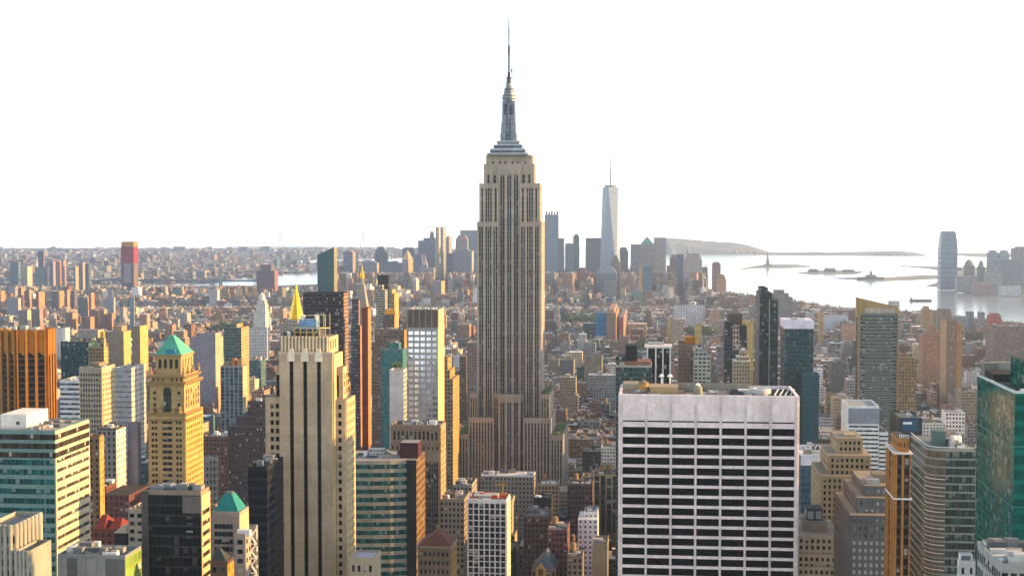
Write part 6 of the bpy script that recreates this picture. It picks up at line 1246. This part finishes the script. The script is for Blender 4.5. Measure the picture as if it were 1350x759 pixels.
# white marble office tower with a rounded lantern (left middle)
r, g = far('white marble tower tapering to a round lantern, beyond the rounded apartment tower', 334, 350, 412, 2500, 354.5, (.60, .58, .55), (.66, .58, .46), ('dome', 385.5, (.55, .54, .52)), name='stone_tower', tiers=((337, 350, 401, 3), (339, 349, 396, 6)), cat='tower', rb=440, bay=3.4, fl=4)
far('white long arcaded office block at the foot of the white marble tower', 322, 352, 432, 2380, 355, (.56, .55, .53), (.62, .55, .45), name='office_building', cat='office block', rb=452, bay=4.2, fl=5.5, h=.7)
far('white gridded warehouse block in the far middle, left of the bay shore', 889, 929, 403, 3500, None, (.56, .55, .54), None, name='office_building', cat='office block', rb=420, bay=6.5, fl=6, w=.6, h=.62, depth=40)
far('bright blue wrapped block among low roofs, right of the central skyscraper', 786, 799, 413, 2900, None, (.05, .22, .42), None, ('box', 411.5, (.3, .4, .5)), name='apartment_building', cat='building', rb=432, w=.1, h=.2, depth=24)
far('orange brown brick slab next to the blue wrapped block', 800, 812, 413, 2850, 816, (.33, .22, .16), (.6, .36, .2), ('box', 408, (.45, .3, .2)), name='apartment_building', cat='building', rb=436)
far('red brick slab with a peach lit side beside the orange brown brick slab', 816.5, 822, 418, 2900, 826, (.33, .15, .12), (.5, .3, .22), None, name='apartment_building', cat='building', rb=434)
far('tan slab tower with a yellow flank in the low village roofs', 880, 884, 419, 2700, None, (.66, .5, .2), None, None, name='apartment_building', cat='building', rb=440, depth=20)
far('pale tan slab right of the tan slab tower with yellow flank', 884, 901, 424, 2650, None, (.40, .34, .26), None, ('box', 421, (.4, .34, .27)), name='apartment_building', cat='building', rb=440)
far('thin yellow lit slab tower in front of the village roofs', 917, 925, 426, 2500, None, (.6, .42, .17), None, None, name='apartment_building', cat='building', rb=445)
far('stepped grey building on the shore behind the dark green stepped tower', 1015, 1045, 392, 3600, None, (.27, .25, .25), None, None, name='apartment_building', cat='building', rb=410, tiers=((1018, 1040, 387, 4), (1021, 1034, 382.5, 8)), depth=50)
far('sunlit orange shoreside tower right of the lilac capped teal tower', 1080, 1086, 414, 3000, None, (.66, .42, .2), None, None, name='apartment_building', cat='building', rb=432, depth=24, tiers=((1080.5, 1083, 412, 3),))
far('white warehouse with a bare front by the shore', 1086, 1118, 416, 3300, None, (.52, .52, .55), None, None, name='warehouse', cat='warehouse', rb=424, w=.1, h=.2, depth=40)
for a in (('golden twin topped block by the shore', 1217, 1229, 408, 3100, (.52, .36, .2), ((1219, 1225, 404, 4),)), ('small tan stepped block beside the golden twin topped block', 1230, 1236, 412, 3050, (.5, .36, .22), ((1231, 1235, 409, 3),)),
          ('wide brown block with a dark top by the shore', 1236, 1254, 410, 3000, (.3, .25, .2), ((1238, 1253, 407, 4),)), ('slim blue grey tower, first of a pair by the shore', 1277, 1284, 411, 3300, (.2, .25, .28), ()),
          ('slim blue grey tower with a tan side, second of a pair by the shore', 1292.5, 1298.5, 411.5, 3400, (.28, .29, .3), ()), ('rose red brick tower cluster by the shore', 1305.5, 1320, 416, 2900, (.46, .17, .13), ((1308, 1318, 413, 4),)),
          ('pale green glass block low behind the golden twin topped block', 1255, 1277, 417, 3250, (.3, .36, .36), ())):
    far(a[0], *a[1:5], None, a[5], tiers=a[6], name='apartment_building', cat='building', rb=a[3] + 20, depth=30, bay=4, fl=4)
# across the bay
JC = 'towers across the bay'
def curved_top():
    Y = 5700.0; root = thing('skyscraper', 'tall lone blue grey glass tower with curved shoulders standing on the far bank', 'skyscraper', (WX(1249.5, Y), Y + 25, 2.0)); org = root.location
    k = Y / FPX; c, cy = WX(1249.5, Y), Y + 30; st = St((.22, .27, .33), .85, .7, 5, 6, (.10, .15, .2), .3, .4)
    prof = [(10.6, 2), (10.6, WZ(330, Y)), (9.9, WZ(316, Y)), (8.6, WZ(306.5, Y))]; q = B(.3)
    for (a, z0), (d, z1) in zip(prof, prof[1:]): q.frustum((c - a * k, c + a * k, cy - a * k * .9, cy + a * k * .9), z0, (c - d * k, c + d * k, cy - d * k * .9, cy + d * k * .9), z1, st.but(w=.8, h=.6))
    q.build('wall', root, org)
    q = B(.3); q.box(c - 8.0 * k, c + 8.0 * k, cy - 7 * k, cy + 7 * k, WZ(306.5, Y), WZ(304.5, Y), P(.25, .3, .34)); q.build('crown', root, org)
    protect(1238, 1261, 304, 384, Y, (c - 30, c + 30, Y, Y + 60), 'the lone tower across the bay')
curved_top()
for a in (('rounded low tower across the bay, next to the lone curved tower', 1273, 1285, 350, 5700, (.26, .25, .25), ('dome', 342, (.26, .25, .25))), ('small blue domed tower across the bay', 1291, 1299, 352, 5700, (.22, .27, .3), ('dome', 343, (.2, .26, .3))),
          ('pale blue flat tower across the bay, left of a twin', 1304, 1316.5, 333, 5650, (.27, .34, .37), ('box', 330, (.27, .34, .37))), ('pale blue rounded tower across the bay, right of its twin', 1319, 1331, 337, 5650, (.27, .34, .37), ('frustum', 330, (.27, .34, .37))),
          ('dark blue wide block across the bay before the twin', 1319.5, 1348, 342, 5500, (.19, .25, .29), None), ('tall grey tower across the bay at the right edge', 1336, 1360, 327, 5800, (.28, .28, .29), ('box', 325, (.28, .28, .29))),
          ('low pink brick block on the far bank', 1284, 1310, 373, 5350, (.36, .27, .26), None), ('long pale block on the far bank right of the lone tower', 1262, 1290, 364, 5500, (.32, .34, .35), None), ('hazy low block on the far bank under the twin', 1300, 1322, 361, 5450, (.3, .33, .34), None), ('white glass hall at the water on the far right bank', 1320, 1346, 377, 5250, (.5, .52, .53), None)):
    far(a[0], *a[1:5], None, a[5], top=a[6], name='apartment_tower', cat='tower', rb=a[3] + 30, depth=40)
# small things on the water
def statue():
    x, y = ground_pt(1012, 351); root = thing('statue', 'statue on a star shaped base raising one arm, tiny on the island in the bay', 'statue', (x, y, 2.0)); org = root.location
    VG = P(.22, .32, .28); q = B(.2); q.box(x - 24, x + 24, y - 24, y + 24, 2, 12, P(.3, .28, .25)); q.frustum((x - 11, x + 11, y - 11, y + 11), 12, (x - 7, x + 7, y - 7, y + 7), 47, P(.34, .31, .28)); q.build('pedestal', root, org)
    q = B(.2); q.lathe(x, y, [(6.2, 47), (5.0, 60), (4.4, 70), (3.6, 76), (1.6, 79), (2.4, 82), (2.2, 85), (.3, 87)], VG, 10); q.bar((x - 3, y, 75), (x - 5.5, y, 90), 2.0, VG); q.lathe(x - 5.5, y, [(1.4, 90), (2.2, 92), (.2, 96)], P(.6, .45, .15), 8); q.build('figure', root, org)
    protect(1008, 1016, 335, 352, y, (x - 24, x + 24, y - 24, y + 24), 'the statue on the island')
statue()
def barge():
    x, y = ground_pt(1214, 397); root = thing('barge', 'dark cargo barge with small wheelhouse crossing the bright river', 'barge', (x, y, 0.0)); org = root.location
    L, Wd = 37.0, 7.0; q = B(.2); n = 10
    pts = [(x - L, y - Wd * .6), (x + L * .8, y - Wd), (x + L, y), (x + L * .8, y + Wd), (x - L, y + Wd * .6)]; q.prism(pts, .05, 4.6, P(.09, .09, .1)); q.build('hull', root, org)
    q = B(.2); q.box(x - L * .93, x - L * .74, y - 4, y + 4, 4.6, 11, P(.3, .3, .3)); q.build('wheelhouse', root, org)
    q = B(.2); q.bar((x - L * .84, y, 11), (x - L * .84, y, 20), .7, P(.2, .2, .2)); q.build('mast', root, org)
    for i in range(3): q = B(.2); q.box(x - L * .6 + i * 19, x - L * .6 + i * 19 + 16, y - 5, y + 5, 4.6, 6.2, P(.14, .13, .13)); q.build('hatch', root, org)
barge()
def terminal():
    x, y = ground_pt(1148, 368.6); root = thing('ferry_terminal', 'old brick ferry terminal with a pointed clock tower on the spit', 'terminal', (x, y, 2.0)); org = root.location
    q = B(.2); q.box(x - 62, x + 60, y - 12, y + 12, 2, 12, St((.24, .2, .19), .5, .5, 6, 6, DARKG)); q.frustum((x - 26, x + 26, y - 13, y + 13), 12, (x - 20, x + 20, y - 1, y + 1), 23, P(.2, .2, .21)); q.build('wall', root, org)
    q = B(.2); q.box(x - 4.5, x + 4.5, y - 5, y + 5, 20, 33, P(.26, .22, .2)); q.frustum((x - 5, x + 5, y - 5.5, y + 5.5), 33, (x, x, y, y), 45, P(.2, .24, .23)); q.build('clock_tower', root, org)
terminal()
x, y = ground_pt(1092, 359)
for i, (px, ww, hh, col, lab) in enumerate(((1072, 26, 17, (.26, .2, .18), 'long brick hall on the low island in the bay'), (1094, 30, 21, (.28, .2, .17), 'main brick hall with four corner turrets on the low island in the bay'), (1118, 32, 14, (.3, .24, .2), 'low sandy hall at the end of the low island in the bay'))):
    x, y = ground_pt(px, 359.2); o = thing('island_hall', lab, 'hall', (x, y, 2.0)); q = B(.2); q.box(x - ww, x + ww, y - 14, y + 14, 2, 2 + hh * .6, St(col, .5, .5, 6, 5, DARKG)); q.build('wall', o, o.location)
    q = B(.2); q.frustum((x - ww, x + ww, y - 14, y + 14), 2 + hh * .6, (x - ww * .8, x + ww * .8, y - 1, y + 1), 2 + hh, P(.2, .17, .16)); q.build('roof', o, o.location)
    if i == 1:
        for dx in (-20, 20): q = B(.2); q.lathe(x + dx, y - 12, [(3, 12), (3, 27), (3.4, 28), (.2, 34)], P(.3, .24, .2), 8); q.build('turret', o, o.location)
def bridge(name, label, Y, px_towers, row_top, row_deck, px_ends, tw, st, y2=None, sx=0):
    y2 = y2 or Y; yy = lambda px: Y + (y2 - Y) * (px - px_towers[0]) / (px_towers[-1] - px_towers[0])
    xs = [(WX(p, yy(p)), yy(p)) for p in px_towers]; root = thing(name, label, 'bridge', ((xs[0][0] + xs[1][0]) / 2, (xs[0][1] + xs[1][1]) / 2, 0.0)); org = root.location
    zt, zd = WZ(row_top, Y), WZ(row_deck, Y); e = [(WX(p, yy(p)), yy(p)) for p in px_ends]
    for (x, y) in xs:
        q = B(.2)
        for d in (-14, 14): q.bar((x + d * sx, y + d, 0), (x + d * sx * .8, y + d * .8, zt), tw, st)
        for f in (.35, .55, .75, .97): q.bar((x - 13 * sx, y - 13, zt * f), (x + 13 * sx, y + 13, zt * f), tw * .7, st)
        for f0, f1 in ((.55, .75), (.75, .97)): q.bar((x, y - 12, zt * f0), (x, y + 12, zt * f1), tw * .4, st); q.bar((x, y + 12, zt * f0), (x, y - 12, zt * f1), tw * .4, st)
        q.build('tower', root, org)
    q = B(.2); q.bar((*e[0], zd), (*e[1], zd), tw * 1.2, st); q.build('deck', root, org)
    for d in (-12, 12):
        q = B(.2); P_ = []
        for i in range(17): f = i / 16; P_.append((xs[0][0] + (xs[1][0] - xs[0][0]) * f, xs[0][1] + (xs[1][1] - xs[0][1]) * f + d, zd + 3 + (zt - zd - 3) * (2 * f - 1) ** 2))
        P_ = [(e[0][0], e[0][1] + d, zd)] + P_ + [(e[1][0], e[1][1] + d, zd)]
        for a, c in zip(P_, P_[1:]): q.bar(a, c, tw * (.28 if Y < 9000 else .1), st)
        for (a, b_, c) in P_[2:-2] if Y < 9000 else (): q.bar((a, b_, zd), (a, b_, c), tw * .14, st)
        q.build('cable', root, org)
bridge('suspension_bridge', 'steel river bridge with a long blue deck and lattice towers at the left', 5300, (75, 292), 359.5, 371.5, (-20, 345), 5.5, P(.13, .19, .26, .6))
bridge('suspension_bridge', 'huge pale suspension bridge far out, its two tall towers above the horizon', 14600, (371, 478.5), 306.5, 326.5, (300, 520), 9, P(.4, .42, .44, .6), sx=1.0)
def crane():
    x, y = WX(618, 3500), 3500.0; o = thing('tower_crane', 'red tower crane leaning over low roofs left of the central skyscraper', 'crane', (x, y, 2.0)); q = B(.2); s = P(.62, .13, .1)
    z = WZ(384, 3500); q.bar((x + 3, y, 2), (x + 3, y, z), 2.2, s); q.build('mast', o, o.location); q = B(.2); q.bar((x + 6, y, z - 4), (WX(610.5, 3500), y, WZ(368, 3500)), 2.0, s); q.build('jib', o, o.location)
crane()
# ------------------------------------------------------------------ the rest of the city
def inside(x, y, poly):
    c = False; n = len(poly); j = n - 1
    for i in range(n):
        (xi, yi), (xj, yj) = poly[i], poly[j]
        if (yi > y) != (yj > y) and x < (xj - xi) * (y - yi) / (yj - yi) + xi: c = not c
        j = i
    return c
AVE = [-4100, -3700, -3350, -3000, -2720, -2440, -2200, -2000, -1800, -1600, -1400, -1180, -960, -760, -620, -480, -345, -200, 85, 330, 570, 815, 1060, 1300, 1500, 1750, 2000, 2300, 2600]
PARKS = [(WX(742, 3650), WX(800, 3650), 3600, 3800), (WX(284, 3300), WX(312, 3300), 3230, 3420), (WX(240, 2500), WX(262, 2500), 2420, 2520), (WX(905, 3250), WX(940, 3250), 3200, 3330), (WX(838, 2880), WX(862, 2880), 2830, 2930)]
PAL = [((.25, .14, .10), 'red brick', 3), ((.30, .20, .14), 'brown brick', 3), ((.40, .31, .21), 'tan brick', 5), ((.47, .40, .30), 'cream stone', 6), ((.33, .31, .29), 'grey stone', 5), ((.58, .55, .52), 'white brick', 6), ((.18, .15, .13), 'dark brick', 2), ((.20, .24, .25), 'grey glass', 1), ((.46, .30, .22), 'salmon brick', 4), ((.12, .20, .22), 'teal glass', 1)]
PALW = [p for p in PAL for _ in range(p[2])]
ROOFS = [(.07, .07, .07), (.10, .10, .10), (.22, .21, .20), (.34, .34, .33), (.46, .46, .45), (.28, .22, .17), (.60, .59, .58), (.16, .18, .17), (.52, .52, .52), (.66, .65, .63), (.40, .36, .31), (.13, .13, .13)]
HZ = [(h[0], h[1], h[2], h[3], h[4]) for h in HEROES]
for (a, c, e, f) in PARKS: HZ.append((min(proj(a, e, 2)[0], proj(a, f, 2)[0]), max(proj(c, e, 2)[0], proj(c, f, 2)[0]), 380, proj(a, e, 2)[1] - 3, e))
RECTS = [h[5] for h in HEROES]
class Bl: pass
def limits(bl):
    """keep what the photo shows of each landmark clear, and keep off its footprint"""
    for (x0, x1, y0, y1) in RECTS:
        if bl.x0 < x1 + 2 and bl.x1 > x0 - 2 and bl.y0 < y1 + 2 and bl.y1 > y0 - 2: return False
    px0, r_ = proj(bl.x0, bl.y0, bl.h); px1, _ = proj(bl.x1, bl.y0, bl.h)
    px0 = min(px0, proj(bl.x0, bl.y1, bl.h)[0]); px1 = max(px1, proj(bl.x1, bl.y1, bl.h)[0])
    if px1 < -25 or px0 > 1375: return False
    for (a, c, r0, r1, Y) in HZ:
        if Y > bl.y0 and px0 < c and px1 > a and r_ < r1:
            hmax = WZ(r1, bl.y0 + 2, (px0 + px1) / 2)
            if hmax < bl.h: bl.h = hmax
            if bl.h < 7: return False
            r_ = proj(bl.x0, bl.y0, bl.h)[1]
    # skyline of the ordinary roofs
    mid = (px0 + px1) / 2
    if mid > 930: cap = float(np.interp(mid, [930, 960, 1020, 1060, 1110, 1220, 1350], [384, 386, 393, 399, 407, 412, 426]))
    elif mid < 430: cap = 405 if bl.y0 < 4300 else 378
    else: cap = 405 if bl.y0 < 4300 else (366 if bl.y0 < 4900 else 350)
    hmax = WZ(cap, bl.y0, mid)
    if bl.h > hmax: bl.h = hmax - bl.rng.uniform(0, 8) * (1 if bl.y0 < 4000 else .3)
    if bl.h < 6: return False
    bl.px = (px0, px1); bl.rt = r_; return True
def zone_h(x, y, rng):
    if y < 1350: return rng.choice([rng.uniform(18, 40), rng.uniform(18, 40), rng.uniform(38, 66)])
    if y < 2000: return rng.uniform(15, 46) if rng.random() < .85 else rng.uniform(46, 76)
    if y < 2900: return rng.uniform(13, 36) if rng.random() < .88 else rng.uniform(36, 64)
    if y < 4300: return rng.uniform(11, 26) if rng.random() < .9 else rng.uniform(28, 60)
    if y > 4900: return rng.uniform(20, 70) if rng.random() < .7 else rng.uniform(60, 125)
    return rng.uniform(12, 32) if rng.random() < .8 else rng.uniform(30, 62)
BLD = []
rng = random.Random(20)
for row in range(10, 84):
    ys = row * 80.5 + 9
    if ys > 6400: break
    for a0, a1 in zip(AVE, AVE[1:]):
        bx0, bx1 = a0 + 14, a1 - 14
        if proj(bx1, ys + 62, 20)[0] < -40 or proj(bx0, ys + 62, 20)[0] > 1390: continue
        far_ = ys > 2400; skew = 0 if ys < 2900 else (rng.uniform(-.12, .3) if ys < 4300 else rng.uniform(-.3, .35))
        for half in (0, 1):
            x = bx0
            while x < bx1 - 7:
                w = rng.uniform(8, 26) if not far_ else rng.uniform(9, 30)
                if rng.random() < .12: w *= 1.7
                w = min(w, bx1 - x)
                b = Bl(); b.rng = rng; d = rng.uniform(24, 30.5); b.x0, b.x1 = x, x + w - rng.choice([.05, .4, 2.0])
                b.y0 = ys + (0 if half == 0 else 62 - d) + rng.uniform(0, 1.5); b.y1 = b.y0 + d; x += w
                b.ang = skew; b.h = zone_h(x, ys, rng)
                if w < 15 and b.h > 45: b.h *= .6
                cx, cy = (b.x0 + b.x1) / 2, (b.y0 + b.y1) / 2
                if not inside(cx, cy, MANHATTAN) or any(p[0] < cx < p[1] and p[2] < cy < p[3] for p in PARKS): continue
                if rng.random() < .03 or not limits(b): continue
                c = rng.choice(PALW); k = rng.uniform(.6, 1.3); b.col = tuple(v * k for v in c[0]); b.cn = c[1]; b.roof = rng.choice(ROOFS); b.seed = rng.random(); b.kind = 0
                BLD.append(b)
NM = len(BLD)
# the low far shore, coarser
for iy in range(150):
    Y = 5250 + iy * 64 + max(0, iy - 40) * 4.0
    if Y > 14600: break
    x0, x1 = WX(-20, Y), WX(640, Y); x = x0
    step = 22 + (Y - 5000) / 330
    while x < x1:
        w = rng.uniform(.55, 1.5) * step; cx = x + w / 2; x += w + rng.choice([1, 2, 10])
        if not inside(cx, Y + 20, BROOKLYN) or rng.random() < .12: continue
        b = Bl(); b.rng = rng; b.x0, b.x1, b.y0, b.y1 = cx - w / 2, cx + w / 2, Y + rng.uniform(-6, 6), Y + rng.uniform(22, 42)
        u = rng.random(); b.h = rng.uniform(7, 15) if u < .86 else (rng.uniform(15, 28) if u < .97 else rng.uniform(28, 52))
        if Y > 11500: b.h *= .62
        pr_ = proj(b.x0, b.y0, b.h)
        bad = any(Yh > b.y0 and pr_[0] < c and proj(b.x1, b.y0, b.h)[0] > a and pr_[1] < r1 for (a, c, r0, r1, Yh) in HZ if Yh > 4000)
        if bad: b.h = min(b.h, 11)
        b.ang = rng.uniform(-.4, .4); c = rng.choice(PALW); k = rng.uniform(.5, 1.0); b.col = (c[0][0] * k * .92, c[0][1] * k, c[0][2] * k * 1.12); b.cn = c[1]; b.roof = rng.choice(ROOFS); b.seed = rng.random(); b.kind = 1  # palette darkened and cooled, distance haze put into the wall colour
        b.px = (pr_[0], proj(b.x1, b.y0, b.h)[0]); b.rt = pr_[1]
        BLD.append(b)

# which of them show largest: painter's pass over coarse boxes
IDB = np.full((380, 675), -1, dtype=np.int32)
paint = [(b.y0, i) for i, b in enumerate(BLD)] + [(h[4], -2 - j) for j, h in enumerate(HEROES)]
for y, i in sorted(paint, reverse=True):
    if i >= 0:
        b = BLD[i]; rb_ = proj(b.x0, b.y1, b.h)[1]; ra = proj(b.x0, b.y0, 2)[1]; p0, p1 = b.px
    else:
        h = HEROES[-2 - i]; p0, p1, rb_, ra = h[0], h[1], h[2], 760
    c0, c1, r0, r1 = max(0, int(p0 / 2)), min(675, int(math.ceil(p1 / 2))), max(0, int(rb_ / 2)), min(380, int(ra / 2) + 1)
    if c1 > c0 and r1 > r0: IDB[r0:r1, c0:c1] = i
cnt = np.bincount(IDB[IDB >= 0].ravel(), minlength=len(BLD))
order = np.argsort(-cnt)
SINGLE = set(int(i) for i in order[:296] if cnt[i] > 0)

def shape(b, bw, bp=None, bt=None, full=True):
    """ordinary building: walls, sunk roof, bulkheads, tank"""
    r = random.Random(b.seed); bt = bt or bw; near = b.y0 < 2300
    cx, cy, w, d = (b.x0 + b.x1) / 2, (b.y0 + b.y1) / 2, b.x1 - b.x0, b.y1 - b.y0
    if abs(b.ang) > .05: w *= .92; d *= .92
    c, s = math.cos(b.ang), math.sin(b.ang); T = lambda u, v: (cx + u * c - v * s, cy + u * s + v * c)
    glass = 'glass' in b.cn; bay = r.uniform(2.2, 3.4) if not b.kind else 5; fl = r.uniform(3.1, 3.9) if not b.kind else 4.5
    st = St(b.col, r.uniform(.84, .94) if glass else r.uniform(.38, .62), r.uniform(.55, .8) if glass else r.uniform(.42, .6), bay, fl, (.03, .06, .065) if glass else (.03, .034, .04), .1 if glass else 0)
    blank = st.but(w=0) if r.random() < .35 else st.but(w=st.w * .8)
    def body(u0, u1, v0, v1, z0, z1, rim):
        q = [T(u0, v0), T(u1, v0), T(u1, v1), T(u0, v1)]
        for i in range(4): bw.wall(q[i], q[(i + 1) % 4], z0, z1, st if i % 2 == 0 else blank)
        m = .45; i4 = [T(u0 + m, v0 + m), T(u1 - m, v0 + m), T(u1 - m, v1 - m), T(u0 + m, v1 - m)]
        if rim:
            cap = P(*(min(.7, k * 1.15) for k in b.col)); zr = z1 - .9
            for i in range(4):
                j = (i + 1) % 4; bw.poly([(*q[i], z1), (*q[j], z1), (*i4[j], z1), (*i4[i], z1)], cap)
                bw.poly([(*i4[j], z1), (*i4[j], zr), (*i4[i], zr), (*i4[i], z1)][::-1], cap)
            bw.poly([(*k, zr) for k in i4], P(*b.roof)); return zr
        bw.poly([(*k, z1) for k in q], P(*b.roof)); return z1
    u, v = w / 2, d / 2; zt = b.h
    if b.kind: zr = body(-u, u, -v, v, 2, zt, False); 
    elif b.h > 44 and r.random() < .65 and w > 14:
        z1 = b.h * r.uniform(.6, .8); body(-u, u, -v, v, 2, z1, near); f = r.uniform(.62, .85); zr = body(-u * f, u * f, -v * f, v * .95, z1 - 1, zt, near); u, v = u * f, v * f
    else: zr = body(-u, u, -v, v, 2, zt, near)
    if b.kind: return
    def bx(bb, a, c_, e, f, z0, z1, col, top=None):
        if bb is None: bb = bw
        elif isinstance(bb, list): bb.append(B(b.seed)); bb = bb[-1]
        q = [T(a, e), T(c_, e), T(c_, f), T(a, f)]
        for i in range(4): bb.wall(q[i], q[(i + 1) % 4], z0, z1, P(*col))
        bb.poly([(*k, z1) for k in q], P(*(top or col)))
    for _ in range(r.choice([1, 1, 2, 3]) if near else 1):
        a = r.uniform(-u * .8, u * .3); e = r.uniform(-v * .5, v * .2); bx(bp, a, a + min(u * .6, r.uniform(3, 7)), e, e + r.uniform(3, 7), zr, zr + r.uniform(2.4, 5), b.col if r.random() < .6 else r.choice([(.5, .5, .48), (.3, .28, .26), (.15, .14, .14)]), b.roof)
    if near:
        for _ in range(r.randint(2, 6)):
            a = r.uniform(-u * .85, u * .75); e = r.uniform(-v * .85, v * .7); k = r.uniform(.8, 2.4); bx(bp, a, a + k, e, e + r.uniform(.8, 2.6), zr, zr + r.uniform(.6, 1.8), r.choice([(.55, .55, .54), (.2, .2, .2), (.35, .36, .35), (.65, .65, .65), (.3, .2, .15)]))
        # cornice towards the street
        if r.random() < .6 and not glass:
            q0, q1 = T(-w / 2 - .4, -d / 2 - .5), T(w / 2 + .4, -d / 2 - .5); z = b.h - r.uniform(.9, 1.6) if zt == b.h and u > w * .45 else None
            if z: bx(bw, -w / 2 - .3, w / 2 + .3, -d / 2 - .7, -d / 2 - .02, z, z + .8, tuple(k * r.uniform(.8, 1.2) for k in b.col))
    if r.random() < (.42 if near else .12):
        p = T(r.uniform(-u * .5, u * .5), r.uniform(-v * .5, v * .5)); add_tank(bt, p[0], p[1], zr + (0 if r.random() < .5 else 2.5), r.uniform(1.5, 2.2), r.uniform(3, 4.2), r.choice(TANKC)); b.tank = True
    if not near and b.y0 < 3600 and r.random() < .05 and b.h < 40:
        q = T(0, 0); bw.leaves(q[0], q[1], zr + 1.5, u * .6, v * .6, 1.2, 30, .9, r)

mass = B(.5)
for i, b in enumerate(BLD):
    b.tank = False
    if i not in SINGLE:
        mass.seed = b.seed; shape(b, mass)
o = mass.build('city_blocks'); o['kind'] = 'stuff'; o['label'] = 'countless smaller roofs and walls of the city reaching to the far shore'; o['category'] = 'buildings'

# ordinary buildings that show largest, each a thing
PH = [(h[6], (h[5][0] + h[5][1]) / 2, (h[5][2] + h[5][3]) / 2, h[4]) for h in HEROES if h[6] and h[4] < 5000 and len(h[6].split()) <= 6]
ORD = ['nearest', 'second nearest', 'third nearest', 'fourth nearest', 'fifth nearest', 'sixth nearest', 'seventh nearest', 'eighth nearest', 'ninth nearest', 'tenth nearest', 'eleventh nearest', 'twelfth nearest']
made = []
for i in sorted(SINGLE):
    b = BLD[i]; bw, bp, bt = B(b.seed), [], B(b.seed)
    shape(b, bw, bp, bt)
    org = ((b.x0 + b.x1) / 2, (b.y0 + b.y1) / 2, 2.0)
    nm = 'office_building' if 'glass' in b.cn or b.h > 60 else ('loft_building' if b.y0 < 1900 else ('apartment_building' if b.h > 20 else 'row_house'))
    root = thing(nm, '', nm.replace('_', ' '), org, 'ordinary city buildings among the towers')
    bw.build('wall', root, org)
    for q in bp: q.build('penthouse' if max(v[2] for v in q.v) - min(v[2] for v in q.v) > 2.3 else 'roof_unit', root, org)
    if bt.v: bt.build('water_tank', root, org)
    made.append((root, b, nm))
groups = {}
for root, b, nm in made:
    cx, cy = (b.x0 + b.x1) / 2, (b.y0 + b.y1) / 2
    kind = f"{'tall ' if b.h > 55 else ('low ' if b.h < 18 else '')}{b.cn} { {'office_building': 'offices', 'loft_building': 'loft', 'apartment_building': 'flats', 'row_house': 'house'}[nm] }{' with roof tank' if b.tank else ''}"
    c = sorted((math.hypot(x - cx, y - cy), ph, yf) for ph, x, y, yf in PH)[:6]
    root['_k'] = kind; b.c = [(ph, 'behind' if b.y0 > yf else 'in front of', d_) for d_, ph, yf in c]
pending = list(made); rank = {}
for root, b, nm in sorted(made, key=lambda m: m[1].c[0][2]):
    best = min(b.c[:4], key=lambda t: (rank.get((root['_k'], t[0], t[1]), 0), t[2]))
    k = (root['_k'], best[0], best[1]); n = rank.get(k, 0); rank[k] = n + 1
    groups.setdefault(k, []).append((best[2], root))
for (kind, ph, side), lst in groups.items():
    for n, (d_, root) in enumerate(sorted(lst, key=lambda t: t[0])):
        root['label'] = (f'{kind} {ORD[min(n, 11)] + " " if len(lst) > 1 else ""}{side} {ph}')
        del root['_k']

# ------------------------------------------------------------------ trees in the squares
TM = []
for k in range(4):
    r = random.Random(50 + k); q = B(.1); 
    for _ in range(7): q.leaves(r.uniform(-3, 3), r.uniform(-3, 3), r.uniform(7, 11), 3.2, 3.2, 2.6, 26, 1.3, r)
    o = q.build('crown'); q2 = B(.1); q2.lathe(0, 0, [(.5, 0), (.35, 6), (.15, 9)], P(.08, .06, .05), 6)
    for a in range(3): q2.bar((0, 0, 5), (2.4 * math.cos(a * 2.1), 2.4 * math.sin(a * 2.1), 9), .25, P(.08, .06, .05))
    t_ = q2.build('trunk'); TM.append((o.data, t_.data)); bpy.data.objects.remove(o); bpy.data.objects.remove(t_)
PN = ['in the square between low roofs right of the central skyscraper', 'in the small park far behind the golden tower', 'in the dark square behind the green pyramid', 'in the square near the bay shore', 'in the park strip beyond the green glass block']
for pi, (x0, x1, y0, y1) in enumerate(PARKS):
    r = random.Random(90 + pi)
    for _ in range((34, 26, 14, 14, 12)[pi]):
        x, y, k = r.uniform(x0 + 4, x1 - 4), r.uniform(y0 + 4, y1 - 4), r.randrange(4)
        root = thing('tree', 'leafy green tree ' + PN[pi], 'tree', (x, y, 2.0), 'trees ' + PN[pi]); s = r.uniform(1.1, 2.0); root.scale = (s, s, s); root.rotation_euler = (0, 0, r.uniform(0, 6))
        for nm, me in (('crown', TM[k][0]), ('trunk', TM[k][1])): c = bpy.data.objects.new(nm, me); COL.objects.link(c); c.parent = root
    o = sheet('park_lawn', [(x0, y0), (x1, y0), (x1, y1), (x0, y1)], 2.3, M_HILL)
